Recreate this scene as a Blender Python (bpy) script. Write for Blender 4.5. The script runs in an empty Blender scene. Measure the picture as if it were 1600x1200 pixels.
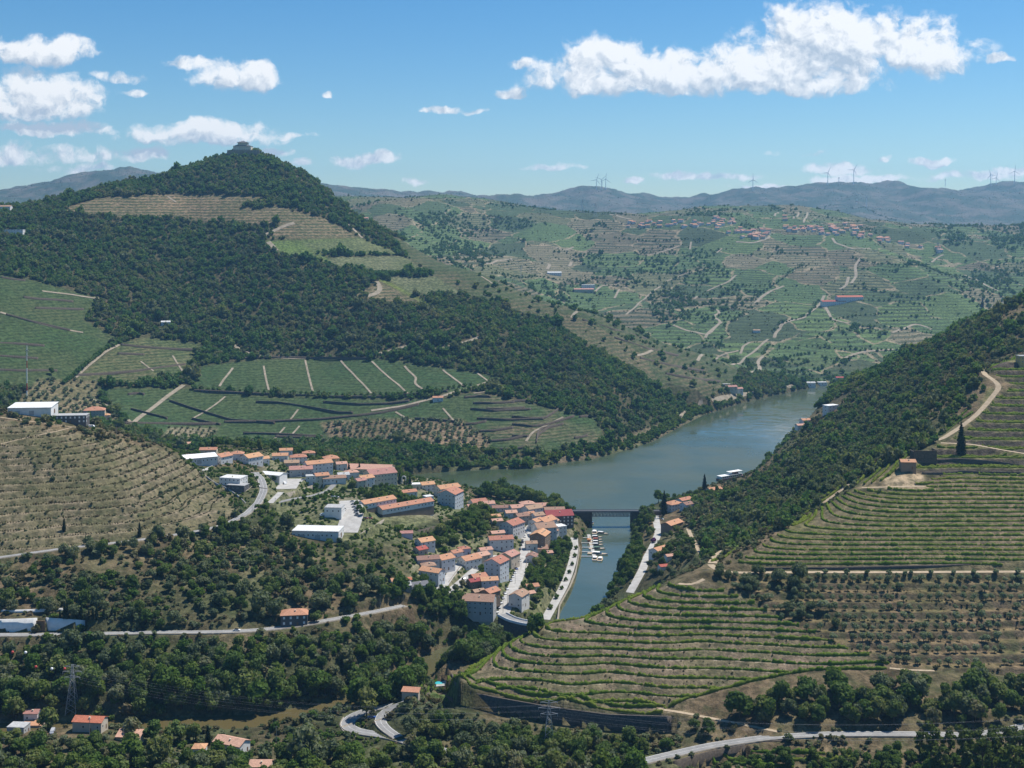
import bpy, bmesh, math, random
import numpy as np
from mathutils import Vector, Matrix
random.seed(7); rng = np.random.default_rng(7)
sc = bpy.context.scene
COL = sc.collection

# ------------------------------------------------------------------ camera
F, HY, CH = 1931.0, 360.0, 270.0          # focal length in photo pixels, row of the horizon, camera height above the river
cam_d = bpy.data.cameras.new("camera"); cam = bpy.data.objects.new("camera", cam_d); COL.objects.link(cam)
cam.location = (0, 0, CH); cam.rotation_euler = (math.radians(90), 0, 0)
cam_d.sensor_width = 36; cam_d.lens = F/1600*36; cam_d.shift_y = -0.15
cam_d.clip_start = 1; cam_d.clip_end = 60000
sc.camera = cam

# ------------------------------------------------------------------ sun, sky, exposure
SUN_EL, SUN_AZ = 61.0, 56.0               # azimuth is measured to the right of the view direction (+Y)
sd = bpy.data.lights.new("sun", 'SUN'); sd.energy = 5.0; sd.angle = math.radians(0.53); sd.color = (1.0, 0.95, 0.87)
sun = bpy.data.objects.new("sun", sd); COL.objects.link(sun)
_d = Vector((math.sin(math.radians(SUN_AZ))*math.cos(math.radians(SUN_EL)), math.cos(math.radians(SUN_AZ))*math.cos(math.radians(SUN_EL)), math.sin(math.radians(SUN_EL))))
sun.rotation_euler = _d.to_track_quat('Z', 'Y').to_euler(); sun.location = (400, 400, 900)
SUN_DIR = _d

def N(nt, typ, **kw):
    n = nt.nodes.new(typ)
    for k, v in kw.items(): setattr(n, k, v)
    return n
def L(nt, a, b): nt.links.new(a, b)
def mth(nt, op, a, b=None, c=None, clamp=False):
    n = nt.nodes.new('ShaderNodeMath'); n.operation = op; n.use_clamp = clamp
    for i, v in enumerate((a, b, c)):
        if v is None: continue
        if isinstance(v, (int, float)): n.inputs[i].default_value = v
        else: nt.links.new(v, n.inputs[i])
    return n.outputs[0]
def vmth(nt, op, a, b=None):
    n = nt.nodes.new('ShaderNodeVectorMath'); n.operation = op
    for i, v in enumerate((a, b)):
        if v is None: continue
        if isinstance(v, (tuple, list)): n.inputs[i].default_value = v
        elif isinstance(v, (int, float)): n.inputs[3].default_value = v
        else: nt.links.new(v, n.inputs[i])
    return n
def mix(nt, f, a, b, blend='MIX'):
    n = nt.nodes.new('ShaderNodeMix'); n.data_type = 'RGBA'; n.blend_type = blend
    for idx, v in ((0, f), (6, a), (7, b)):
        if isinstance(v, (int, float)): n.inputs[idx].default_value = v
        elif isinstance(v, (tuple, list)): n.inputs[idx].default_value = (*v[:3], 1)
        else: nt.links.new(v, n.inputs[idx])
    return n.outputs[2]
def sstep(nt, v, a, b, lo=0.0, hi=1.0):
    n = nt.nodes.new('ShaderNodeMapRange'); n.interpolation_type = 'SMOOTHSTEP'
    nt.links.new(v, n.inputs[0]); n.inputs[1].default_value = a; n.inputs[2].default_value = b
    n.inputs[3].default_value = lo; n.inputs[4].default_value = hi
    return n.outputs[0]
def noise(nt, vec, scale, detail=4.0, rough=0.55, dist=0.0, dim='3D'):
    n = nt.nodes.new('ShaderNodeTexNoise'); n.noise_dimensions = dim
    if vec is not None: nt.links.new(vec, n.inputs['Vector'])
    n.inputs['Scale'].default_value = scale; n.inputs['Detail'].default_value = detail
    n.inputs['Roughness'].default_value = rough; n.inputs['Distortion'].default_value = dist
    return n

#CLOUDS
def build_world():
    w = bpy.data.worlds.new("World"); sc.world = w; w.use_nodes = True
    nt = w.node_tree; nt.nodes.clear()
    out = N(nt, 'ShaderNodeOutputWorld'); bg = N(nt, 'ShaderNodeBackground'); L(nt, bg.outputs[0], out.inputs[0])
    sky = N(nt, 'ShaderNodeTexSky'); sky.sky_type = 'NISHITA'; sky.sun_disc = False
    sky.sun_elevation = math.radians(SUN_EL); sky.sun_rotation = math.radians(SUN_AZ)
    sky.altitude = 350; sky.air_density = 1.0; sky.dust_density = 0.15; sky.ozone_density = 3.0
    bg.inputs[1].default_value = 0.088
    # clouds: direction on the sky -> (azimuth tangent, elevation tangent) in photo-pixel units; they sit at infinity
    geo = N(nt, 'ShaderNodeTexCoord'); sep = N(nt, 'ShaderNodeSeparateXYZ'); L(nt, geo.outputs['Generated'], sep.inputs[0])
    yy = mth(nt, 'MAXIMUM', sep.outputs[1], 0.02)
    cu = mth(nt, 'DIVIDE', sep.outputs[0], yy); cv = mth(nt, 'DIVIDE', sep.outputs[2], yy)
    comb = N(nt, 'ShaderNodeCombineXYZ'); L(nt, cu, comb.inputs[0]); L(nt, cv, comb.inputs[1])
    P0 = comb.outputs[0]
    # domain warp for billowing outlines
    wn = noise(nt, P0, 26, 3, 0.6)
    warp = vmth(nt, 'SCALE', vmth(nt, 'SUBTRACT', wn.outputs['Color'], (0.5, 0.5, 0.5)).outputs[0], 0.022)
    P1 = vmth(nt, 'ADD', P0, warp.outputs[0]).outputs[0]
    s2 = N(nt, 'ShaderNodeSeparateXYZ'); L(nt, P1, s2.inputs[0])
    # each cloud is a soft flattened mound; the fold in height keeps its base flat
    def field(vec, lst):
        f = None
        for (px, py, rx, rt, rb, amp) in lst:
            d = vmth(nt, 'MULTIPLY', vmth(nt, 'SUBTRACT', vec, ((px-800)/F, (HY-py)/F, 0)).outputs[0], (F/rx, F/rt, 0))
            d = vmth(nt, 'MAXIMUM', d.outputs[0], vmth(nt, 'MULTIPLY', d.outputs[0], (1, -1.25*rt/rb, 1)).outputs[0])
            r2 = vmth(nt, 'DOT_PRODUCT', d.outputs[0], d.outputs[0]).outputs[1]
            g = mth(nt, 'MULTIPLY_ADD', r2, -amp, amp)
            f = g if f is None else mth(nt, 'MAXIMUM', f, g)
        return f
    f = field(P1, CLOUDS)
    big = [c for c in CLOUDS if c[2]*c[3] > 2000]; P2 = vmth(nt, 'ADD', P1, (0.003, 0.008, 0)).outputs[0]
    slope = mth(nt, 'SUBTRACT', mth(nt, 'MAXIMUM', field(P1, big), -0.6), mth(nt, 'MAXIMUM', field(P2, big), -0.6))
    n1 = noise(nt, P1, 42, 7, 0.62)
    n1b = noise(nt, vmth(nt, 'ADD', P1, (0.0035, 0.006, 0)).outputs[0], 42, 5, 0.62)   # the same clouds a little nearer the sun
    bill = mth(nt, 'MULTIPLY', mth(nt, 'SUBTRACT', n1.outputs[0], 0.5), 3.2)
    dens = mth(nt, 'ADD', f, bill)
    mask = sstep(nt, dens, -0.14, 0.66)
    mask = mth(nt, 'MULTIPLY', mask, sstep(nt, f, -0.7, 0.1))
    lit = mth(nt, 'MULTIPLY_ADD', mth(nt, 'SUBTRACT', n1.outputs[0], n1b.outputs[0]), 4.2, 0.66)
    n2 = noise(nt, P1, 17, 2, 0.5)
    lit = mth(nt, 'MULTIPLY_ADD', mth(nt, 'SUBTRACT', n2.outputs[0], 0.5), 1.2, lit)
    lit = mth(nt, 'ADD', lit, mth(nt, 'MULTIPLY', slope, 1.3), clamp=True)
    ccol = mix(nt, lit, (4.6, 5.4, 6.4), (9.6, 9.6, 9.6))  # cloud shading is painted: whiter towards the sun, greyer on the undersides
    hs = N(nt, 'ShaderNodeHueSaturation'); hs.inputs['Saturation'].default_value = 1.36; hs.inputs['Value'].default_value = 1.0
    L(nt, sky.outputs[0], hs.inputs['Color'])
    sk = mix(nt, 1.0, hs.outputs[0], (0.90, 0.98, 1.0), 'MULTIPLY')
    col = mix(nt, mth(nt, 'MULTIPLY', mask, 0.95), sk, ccol)
    L(nt, col, bg.inputs[0])
# (centre x, centre y, half width, height above, height below, weight): the cumulus of the photograph, by direction
CLOUDS = [(180,120,60,8,8,0.45),(440,210,50,7,7,0.4),(860,262,60,6,6,0.42),(1250,240,50,6,6,0.4),(1040,125,230,45,32,1.0),(1160,120,250,48,34,1.0),(1300,80,150,85,68,1.15),(1430,85,110,60,48,1.0),(950,95,90,45,40,1.0),(1240,135,130,30,20,0.9),
          (1565,95,26,12,10,0.8),(812,104,20,12,10,0.8),(800,145,32,16,12,0.8),
          (60,85,100,34,24,1.0),(50,160,130,55,42,1.0),(85,205,105,16,14,0.8),(60,245,110,18,14,0.55),(370,120,85,32,28,0.95),(300,100,48,14,14,0.7),(130,265,60,10,10,0.5),
          (320,212,130,26,26,0.85),(235,242,60,14,14,0.6),(425,238,36,12,12,0.9),(575,250,66,14,12,0.95),(210,143,20,9,8,0.6),(512,148,9,9,7,0.8),
          (688,171,38,8,8,0.75),(745,174,18,7,6,0.6),(390,97,24,8,8,0.6),(1100,278,90,8,8,0.75),(1310,262,60,14,12,0.9),(1350,278,80,9,8,0.8),
          (1460,253,38,10,9,0.9),(1375,247,20,6,6,0.6),(1530,275,80,9,9,0.7),(1590,268,40,10,9,0.8),(640,285,26,6,6,0.5),(470,255,26,6,6,0.5),(990,285,22,6,6,0.6),(1190,295,70,6,6,0.6)]
build_world()

vs = sc.view_settings
sc.display_settings.display_device = 'sRGB'
vs.view_transform = 'Standard'; vs.look = 'None'; vs.gamma = 1; vs.use_curve_mapping = False; vs.exposure = 0.36
cy = sc.cycles
cy.max_bounces = 5; cy.diffuse_bounces = 2; cy.glossy_bounces = 2; cy.transmission_bounces = 3; cy.transparent_max_bounces = 6; cy.volume_bounces = 0
cy.use_denoising = True
try: cy.denoiser = 'OPENIMAGEDENOISE'
except Exception: pass
cy.caustics_reflective = False; cy.caustics_refractive = False
cy.sample_clamp_indirect = 6

# ------------------------------------------------------------------ object helpers
def tag(o, label=None, cat=None, group=None, kind=None):
    if label: o['label'] = label
    if cat: o['category'] = cat
    if group: o['group'] = group
    if kind: o['kind'] = kind
    return o
def link_mesh(name, me, parent=None, loc=None, rz=None):
    o = bpy.data.objects.new(name, me); COL.objects.link(o)
    if parent: o.parent = parent
    if loc is not None: o.location = loc
    if rz is not None: o.rotation_euler = (0, 0, rz)
    return o
def empty(name, loc, rz=0.0, scale=None):
    o = bpy.data.objects.new(name, None); COL.objects.link(o)
    o.location = loc; o.rotation_euler = (0, 0, rz); o.empty_display_size = 1
    if scale: o.scale = scale
    return o
def mesh_np(name, V, Fq, mats, smooth=False, fm=None):
    """V (n,3); Fq list of arrays (m,k) of faces with k corners, or one array."""
    me = bpy.data.meshes.new(name)
    V = np.asarray(V, dtype=np.float32)
    if isinstance(Fq, np.ndarray): Fq = [Fq]
    Fq = [f for f in Fq if len(f)]
    nl = sum(f.size for f in Fq); npol = sum(len(f) for f in Fq)
    me.vertices.add(len(V)); me.vertices.foreach_set('co', V.ravel())
    me.loops.add(nl); me.loops.foreach_set('vertex_index', np.concatenate([f.ravel() for f in Fq]).astype(np.int32))
    me.polygons.add(npol)
    st = []; off = 0
    for f in Fq:
        st.append(off + np.arange(len(f))*f.shape[1]); off += f.size
    me.polygons.foreach_set('loop_start', np.concatenate(st).astype(np.int32))
    if fm is not None: me.polygons.foreach_set('material_index', np.asarray(fm, dtype=np.int32))
    if smooth: me.polygons.foreach_set('use_smooth', np.ones(npol, dtype=bool))
    me.update(calc_edges=True)
    for m in (mats if isinstance(mats, (list, tuple)) else [mats]): me.materials.append(m)
    return me
class MB:
    """collects boxes, prisms and tubes; build() links them as ONE mesh object"""
    def __init__(s): s.v = []; s.f = []
    def poly(s, pts, faces):
        b = len(s.v); s.v += [tuple(p) for p in pts]; s.f += [tuple(b+i for i in f) for f in faces]; return s
    def box(s, x0, x1, y0, y1, z0, z1):
        return s.poly([(x0,y0,z0),(x1,y0,z0),(x1,y1,z0),(x0,y1,z0),(x0,y0,z1),(x1,y0,z1),(x1,y1,z1),(x0,y1,z1)],
                      [(0,3,2,1),(4,5,6,7),(0,1,5,4),(1,2,6,5),(2,3,7,6),(3,0,4,7)])
    def tube(s, a, b, r0, r1=None, n=6):
        r1 = r0 if r1 is None else r1
        a = Vector(a); b = Vector(b); d = (b-a).normalized()
        q = d.orthogonal().normalized(); w = d.cross(q)
        pts = []
        for c, r in ((a, r0), (b, r1)):
            for k in range(n):
                t = 2*math.pi*k/n; pts.append(c + (q*math.cos(t)+w*math.sin(t))*r)
        fs = [(k, (k+1) % n, n+(k+1) % n, n+k) for k in range(n)] + [tuple(range(n-1, -1, -1)), tuple(range(n, 2*n))]
        return s.poly(pts, fs)
    def lathe(s, prof, n=10, cx=0, cy=0):
        pts = []; fs = []
        for (r, z) in prof:
            for k in range(n):
                t = 2*math.pi*k/n; pts.append((cx+r*math.cos(t), cy+r*math.sin(t), z))
        for i in range(len(prof)-1):
            for k in range(n): fs.append((i*n+k, i*n+(k+1) % n, (i+1)*n+(k+1) % n, (i+1)*n+k))
        fs.append(tuple(range(n-1, -1, -1))); fs.append(tuple((len(prof)-1)*n+k for k in range(n)))
        return s.poly(pts, fs)
    def mesh(s, name, mat, smooth=False):
        me = bpy.data.meshes.new(name); me.from_pydata(s.v, [], s.f); me.update()
        for m in (mat if isinstance(mat, (list, tuple)) else [mat]): me.materials.append(m)
        if smooth: me.polygons.foreach_set('use_smooth', [True]*len(me.polygons))
        return me
    def build(s, name, mat, parent=None, loc=None, rz=None, smooth=False):
        return link_mesh(name, s.mesh(name, mat, smooth), parent, loc, rz)
# ------------------------------------------------------------------ the land: a height field through surveyed points
# visible points: (photo x, photo y, distance Y) ; ground hidden behind a crest: ('h', photo x, distance Y, height)
CTRL = [
 # near side of the small river, foot of the picture
 ('h',-300,430,64),('h',200,430,64),('h',800,430,64),('h',1300,430,64),('h',1900,430,64),('h',0,500,32),('h',500,500,30),('h',1000,500,30),('h',1600,500,36),
 (0,1195,590),(150,1140,625),(60,1150,618),(250,1185,604),(450,1190,608),(860,1190,583),(545,1128,651),(600,1105,663),(650,1160,619),(700,1175,608),
 (1040,1182,594),(1180,1155,608),(1400,1147,606),(1600,1135,606),(1300,1198,586),(1500,1190,588),(800,1180,600),('h',-300,600,14),('h',1900,600,34),
 ('h',720,640,23),('h',860,626,16),('h',1045,616,16),(716,1068,652),(880,1098,637),(1050,1119,630),('h',780,634,17),('h',690,632,15),(650,1090,655),(690,1066,674),('h',960,620,16),
 (1120,1128,622),(1250,1110,626),
 # slope between the small river and the road on the left
 (0,1100,690),(0,990,730),(130,990,733),(250,985,737),(380,985,740),(460,977,750),(630,947,780),(300,1060,705),(600,1040,725),(700,980,790),(740,1010,772),(150,1070,697),
 ('h',-300,690,10),('h',-300,735,34),
 # dry hill on the left
 (0,870,800),(100,857,810),(210,845,830),(330,825,870),(385,803,905),(412,770,960),(405,745,1010),(500,900,815),(450,800,945),(600,880,850),(540,790,945),(500,832,905),(600,850,898),(640,900,850),
 (150,930,765),(300,920,780),(420,880,825),(-200,870,790),
 (0,654,960),(100,668,965),(190,687,985),(270,702,1015),(330,740,1010),(370,775,962),(0,760,880),(200,760,900),(200,800,865),(50,642,1000),(150,664,1000),(-200,650,960),(-200,760,870),(100,820,845),(300,780,925),
 ('h',0,1110,104),('h',0,1250,50),('h',100,1200,55),('h',200,1150,62),('h',0,1380,32),('h',-300,1100,100),('h',-300,1300,50),('h',270,1180,50),
 # village
 (300,728,1035),(350,716,1090),(420,738,1055),(480,762,1070),(510,745,1092),(500,730,1153),(600,745,1169),(640,742,1300),(740,785,1190),(700,800,1053),(660,803,1000),(590,793,988),(640,830,945),(720,838,967),
 (700,870,928),(680,905,871),(645,915,842),(760,870,946),(790,940,849),(800,900,910),(815,860,981),(822,828,1050),(850,815,1086),(840,875,985),(872,862,1020),(900,862,1031),(880,908,946),(850,970,847),
 (790,968,815),(450,760,1040),(420,700,1200),(330,694,1180),(560,725,1220),(770,800,1130),(830,795,1150),(600,820,960),(740,930,850),
 # right bank
 (1030,800,1123),(1020,850,1009),(985,920,883),(1050,795,1113),(1075,850,907),(1095,865,860),(1100,762,1207),(1165,760,1200),(960,950,830),
 (1200,768,1062),(1150,826,915),(1200,836,838),(1300,690,1177),(1300,748,940),(1400,632,1188),(1450,648,1048),(1500,570,1159),(1600,530,1147),(1250,720,1120),
 (1364,604,1850),(1400,574,1700),(1500,514,1400),(1600,466,1250),('h',1750,1200,214),('h',1900,1150,230),
 ('h',1500,1750,105),('h',1600,1600,140),('h',1440,2050,30),('h',1750,1600,160),('h',1600,2000,50),('h',1900,1900,90),
 # vineyard hill on the right
 (1110,892,735),(1140,895,738),(1350,895,735),(1600,892,735),(1160,872,750),(1350,800,803),(1600,800,800),(1600,700,880),(1400,750,842),(1420,722,862),(1480,692,890),(1330,762,850),(1220,826,790),
 (1600,620,950),(1600,560,1020),(1530,572,1000),(1550,602,965),(1480,800,800),(1500,740,850),(1900,800,800),(1900,620,960),
 (1250,907,728),(1600,907,728),(1400,980,692),(1600,980,694),(1390,1045,662),(1600,1050,657),(1200,1010,680),(1250,1078,642),(1600,1100,630),(1450,1090,634),(1900,980,694),
 (860,972,712),(800,1003,698),(980,937,726),(730,1054,668),(950,1040,670),(1100,1000,688),(1100,940,713),(1040,916,731),(1040,1075,648),(850,1060,660),
 ('h',800,765,6),('h',900,795,4),('h',1000,850,10),('h',720,725,6),('h',860,770,6),('h',1060,830,38),
 # the big hill
 (700,730,1396),(780,722,1427),(900,716,1447),(1000,692,1545),(1090,650,1770),(1200,614,2023),(1280,600,2150),
 (300,690,1463),(500,692,1500),(700,692,1463),(840,692,1474),(300,600,1649),(500,615,1628),(700,610,1622),(900,640,1586),(300,542,1785),(500,562,1780),(700,578,1720),(780,602,1655),(150,620,1570),(200,650,1500),
 (300,454,1940),(300,404,2036),(300,345,2157),(300,307,2245),(450,345,2150),(500,404,2060),(450,430,1990),(150,520,1740),(150,420,1950),(480,480,1900),
 (0,612,1500),(0,520,1640),(0,442,1780),(0,380,1930),(-200,500,1640),(-200,340,2100),(0,330,2100),(100,324,2150),(200,293,2250),(270,270,2330),(330,250,2400),(380,240,2425),(430,254,2420),(480,281,2380),(540,324,2330),(620,371,2250),
 (560,400,2120),(640,430,2060),(700,455,2000),(640,475,1950),
 ('h',0,2500,250),('h',200,2700,250),('h',380,2750,300),('h',480,2650,240),('h',540,2600,180),('h',620,2550,120),('h',-300,2500,240),
 (600,486,1900),(700,506,1850),(800,526,1830),(900,566,1780),(1000,626,1700),(1060,656,1720),('h',860,1960,120),('h',980,1850,64),
 (900,490,2000),(1000,540,1960),(1100,600,1900),(760,432,2120),(850,470,2090),(1000,520,2150),(1100,556,2190),(1160,580,2150),(1130,606,2000),
 ('h',760,2450,95),('h',850,2450,62),('h',1000,2450,26),('h',1100,2400,15),
 # hills across the valley
 (1250,592,2200),(1200,560,2350),(1300,540,2450),(1400,520,2550),(1300,480,2700),(1050,480,2750),(1150,430,3000),(920,450,2900),(1300,400,3300),(1450,430,3000),(1600,430,2900),(1200,365,3600),(1350,375,3500),(1000,355,3700),(1480,400,3300),(1600,370,3600),
 (1900,400,3000),(1230,321,4200),(1100,325,4200),(1000,334,4200),(1400,345,4100),(1500,352,4000),(1600,345,4200),(1900,345,4200),(940,338,4200),
 (540,305,4300),(620,308,4300),(700,300,4400),(780,305,4400),(830,318,4400),(900,333,4400),(700,380,3300),(800,400,3100),(640,345,3600),(780,440,2800),(450,310,4300),(1350,600,2235),('h',1500,2350,2),('h',1750,2400,6),('h',1600,2700,80),
 ('h',0,5000,240),('h',400,5000,240),('h',700,5200,250),('h',1000,5200,240),('h',1400,5000,230),('h',1800,5000,230),('h',300,6000,220),('h',1000,6000,220),('h',1700,6000,240),
 # mountains on the skyline
 (-200,310,7000),(0,297,7000),(100,276,7000),(200,263,7000),(270,259,7000),(350,264,7000),(450,285,7200),(540,303,7500),
 (700,312,8000),(830,309,8000),(900,299,8000),(940,297,8000),(1000,306,8000),(1080,314,8000),(1180,296,8000),(1220,301,8000),(1280,289,8000),(1340,287,8000),(1420,291,8000),(1470,294,8000),(1540,287,8000),(1600,288,8000),(1800,292,8000),
 (1200,330,7000),(1500,330,6900),(900,330,7000),
 ('h',-200,9000,380),('h',300,9000,380),('h',900,9500,380),('h',1500,9500,380),('h',1900,9500,380)]
RIVER = [ # main river and the mouth of the small one, photo pixels on the water plane (z = 0)
 (600,752),(650,741),(700,737),(760,733),(830,732),(870,724),(930,716),(975,704),(1020,690),(1060,668),(1100,648),(1150,632),(1210,617),(1280,603),(1340,597),(1420,591),(1560,584),(1900,580),
 (1900,595),(1560,606),(1420,612),(1345,612),(1322,624),(1262,662),(1230,694),(1194,728),(1170,746),(1114,766),(1042,779),(1020,790),(1010,806),(990,822),(993,842),(985,862),(965,898),(957,925),(937,955),(905,975)]
RIVER_W = [(46,838),(20,805),(-14,790),(-40,760),(-57,723),(-78,689),(-130,658),(-190,648),(-300,640),(-300,676),(-200,683),(-140,690),(-98,712),(-78,745),(-58,785),(-30,815),(6,836),(14,846)]   # upstream, metres
RIVER2 = [(852,976),(884,925),(897,885),(906,850),(918,824),(925,812),(890,806),(850,788),(800,775),(740,768),(690,758),(640,762)]
def uv_world(px, Y): return (px-800)/F*Y
def solve_land():
    P = []; Z = []
    for c in CTRL:
        if c[0] == 'h': _, u, Y, z = c
        else:
            u, py, Y = c; z = CH-(py-HY)/F*Y
        P.append((u, F*math.log(Y))); Z.append(z)
    P = np.array(P); Z = np.array(Z); n = len(P)
    D = np.sqrt(((P[:, None]-P[None])**2).sum(-1)+144.0)
    A = np.zeros((n+3, n+3)); A[:n, :n] = D+np.eye(n)*-0.3; A[:n, n] = 1; A[:n, n+1:] = P/1000; A[n, :n] = 1; A[n+1:, :n] = P.T/1000
    return P, np.linalg.solve(A, np.concatenate([Z, np.zeros(3)]))
RP, RW = solve_land()
def land(u, Y):
    sh = u.shape; q = np.stack([u.ravel(), F*np.log(Y.ravel())], 1); out = np.empty(len(q)); n = len(RP)
    RPf = RP.astype(np.float32); Wf = RW[:n]
    for i in range(0, len(q), 40000):
        b = q[i:i+40000].astype(np.float32)
        d = np.sqrt((b[:, 0:1]-RPf[:, 0])**2+(b[:, 1:2]-RPf[:, 1])**2+np.float32(144.0))
        out[i:i+40000] = d @ Wf + RW[n] + q[i:i+40000] @ RW[n+1:]/1000
    return out.reshape(sh)
UU = np.concatenate([np.arange(-420, -30, 14.0), np.arange(-28, 1630, 2.8), np.arange(1632, 2030, 14.0)])
YY = np.concatenate([np.arange(430, 560, 6.0), np.arange(560, 1130, 1.5), np.arange(1130, 1400, 3.0), np.arange(1400, 2520, 4.5), np.arange(2520, 4500, 14.0), np.arange(4500, 9600, 75.0)])
GU, GY = np.meshgrid(UU, YY); GX = (GU-800)/F*GY
_tab = np.random.default_rng(3).random((256, 256)).astype(np.float32)
def vnoise(x, y):
    xi = np.floor(x).astype(int); yi = np.floor(y).astype(int); fx = x-xi; fy = y-yi
    fx = fx*fx*(3-2*fx); fy = fy*fy*(3-2*fy)
    a = _tab[xi & 255, yi & 255]; b = _tab[(xi+1) & 255, yi & 255]; c = _tab[xi & 255, (yi+1) & 255]; d = _tab[(xi+1) & 255, (yi+1) & 255]
    return (a*(1-fx)+b*fx)*(1-fy)+(c*(1-fx)+d*fx)*fy - 0.5
def fbm(x, y, wl, oct=4, g=0.5):
    o = 0; a = 1.0; f = 1.0/wl
    for i in range(oct):
        o = o + a*vnoise(x*f+17.3*i, y*f+5.1*i); a *= g; f *= 2.03
    return o
def inpoly(x, y, poly):
    """even-odd test of arrays against a polygon"""
    r = np.zeros(x.shape, bool); p = np.asarray(poly, float)
    bb = (x >= p[:, 0].min()) & (x <= p[:, 0].max()) & (y >= p[:, 1].min()) & (y <= p[:, 1].max())
    if not bb.any(): return r
    xs = x[bb]; ys = y[bb]; t = np.zeros(xs.shape, bool)
    for i in range(len(p)):
        x0, y0 = p[i]; x1, y1 = p[i-1]
        if y0 == y1: continue
        c = ((y0 > ys) != (y1 > ys)) & (xs < (x1-x0)*(ys-y0)/(y1-y0)+x0)
        t ^= c
    r[bb] = t; return r
def segdist(x, y, pts, closed=False, cut=60):
    """distance of arrays to a polyline, and the parameter (index+t) of the nearest point; only where nearer than cut"""
    best = np.full(x.shape, 1e9, np.float32); par = np.zeros(x.shape, np.float32)
    n = len(pts); rngs = range(n if closed else n-1)
    for i in rngs:
        x0, y0 = pts[i][:2]; x1, y1 = pts[(i+1) % n][:2]
        m = (x > min(x0, x1)-cut) & (x < max(x0, x1)+cut) & (y > min(y0, y1)-cut) & (y < max(y0, y1)+cut)
        if not m.any(): continue
        dx, dy = x1-x0, y1-y0; l2 = dx*dx+dy*dy+1e-9
        t = np.clip(((x[m]-x0)*dx+(y[m]-y0)*dy)/l2, 0, 1)
        d = np.hypot(x[m]-x0-t*dx, y[m]-y0-t*dy)
        b = best[m]; k = d < b; b[k] = d[k]; best[m] = b
        pp = par[m]; pp[k] = (i+t)[k]; par[m] = pp
    return best, par
def wpix(px, py): 
    Y = CH*F/(py-HY); return ((px-800)/F*Y, Y)
RIV = [wpix(*p) for p in RIVER] + RIVER_W + [wpix(*p) for p in RIVER2]

GZ = land(GU, GY)
GPY = HY+F*(CH-GZ)/GY
def region(poly, y0, y1, pyarr=None, u=None, y=None):
    """vertices whose picture position lies in the polygon and whose distance lies in the range"""
    pyarr = GPY if pyarr is None else pyarr; u = GU if u is None else u; y = GY if y is None else y
    return inpoly(u, pyarr, poly) & (y >= y0) & (y <= y1)
def smooth_mask(m, k=2):
    m = m.astype(np.float32)
    for _ in range(k):
        m[1:-1] = (m[:-2]+2*m[1:-1]+m[2:])/4; m[:, 1:-1] = (m[:, :-2]+2*m[:, 1:-1]+m[:, 2:])/4
    return m
def sst(x, a, b):
    t = np.clip((x-a)/(b-a), 0, 1); return t*t*(3-2*t)
# broad relief: gullies on the wild slopes, calmer where people built
amp = np.interp(GY, [430, 600, 1000, 1500, 2400, 4500, 9000], [1.5, 2.0, 2.5, 6, 11, 22, 60])
CALM = smooth_mask(region([(250,690),(640,690),(740,740),(930,780),(930,1000),(600,960),(380,800)], 790, 1330) | region([(1000,740),(1060,740),(1060,960),(960,960)], 820, 1260) |
        region([(690,1040),(1110,880),(1600,880),(1700,1120),(1040,1140),(700,1110)], 600, 760) | region([(1110,900),(1340,760),(1560,560),(1700,540),(1700,900)], 700, 1080), 6)
GZ = GZ + fbm(GX, GY, 1.0, 1)*0 + (fbm(GX, GY, 130, 3)*amp*np.where(GY < 2600, 1, 0) + fbm(GX, GY, 480, 5, 0.55)*amp*1.7*np.where(GY >= 2600, 1, 0)*sst(GY, 2600, 3000))*(1-0.85*CALM)
# spurs and side valleys on the far hills
win = sst(GY, 2450, 2950)*(1-sst(GY, 3650, 4150)); GZ = GZ+win*((0.33-np.abs(fbm(GX*1.0+600, GY*0.45-200, 620, 3, .5)))*150-18)
# ridged texture on the mountains
mt = sst(GY, 5600, 6800); GZ = GZ + mt*(0.5-np.abs(fbm(GX, GY, 900, 6, 0.62)))*34 - mt*12
# ------------------------------------------------------------------ picking points of the land
LAND = {'z': GZ}
def _lu(u):
    i = np.clip(np.searchsorted(UU, u)-1, 0, len(UU)-2); return i, (u-UU[i])/(UU[i+1]-UU[i])
def _ly(y):
    i = np.clip(np.searchsorted(YY, y)-1, 0, len(YY)-2); return i, (y-YY[i])/(YY[i+1]-YY[i])
def height(x, y):
    x = np.asarray(x, float); y = np.asarray(y, float); Zg = LAND['z']
    i, a = _lu(800+F*x/y); j, b = _ly(y); a = np.clip(a, 0, 1); b = np.clip(b, 0, 1)
    return (Zg[j, i]*(1-a)+Zg[j, i+1]*a)*(1-b)+(Zg[j+1, i]*(1-a)+Zg[j+1, i+1]*a)*b
def hz(x, y): return float(height(x, y))
def cast(px, py, up=0.0, ymin=0.0):
    """the place on the land (raised by up) that is seen at this spot of the photograph"""
    i, a = _lu(px); a = float(np.clip(a, 0, 1)); Zg = LAND['z']
    zc = Zg[:, i]*(1-a)+Zg[:, i+1]*a + up
    c = HY+F*(CH-zc)/YY
    k = np.where((c <= py) & (YY >= ymin))[0]
    k = k[0] if len(k) else len(YY)-1
    if k == 0: Y = YY[0]
    else:
        t = (c[k-1]-py)/(c[k-1]-c[k]+1e-9); t = min(max(t, 0), 1); Y = YY[k-1]+t*(YY[k]-YY[k-1])
    x = (px-800)/F*Y
    return Vector((x, Y, CH-(py-HY)/F*Y-up))
def resample(pts, step):
    P = np.array([tuple(p) for p in pts], float); d = np.r_[0, np.cumsum(np.linalg.norm(np.diff(P[:, :2], axis=0), axis=1))]
    n = max(2, int(round(d[-1]/step))+1); t = np.linspace(0, d[-1], n)
    return np.stack([np.interp(t, d, P[:, k]) for k in range(P.shape[1])], 1)
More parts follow.
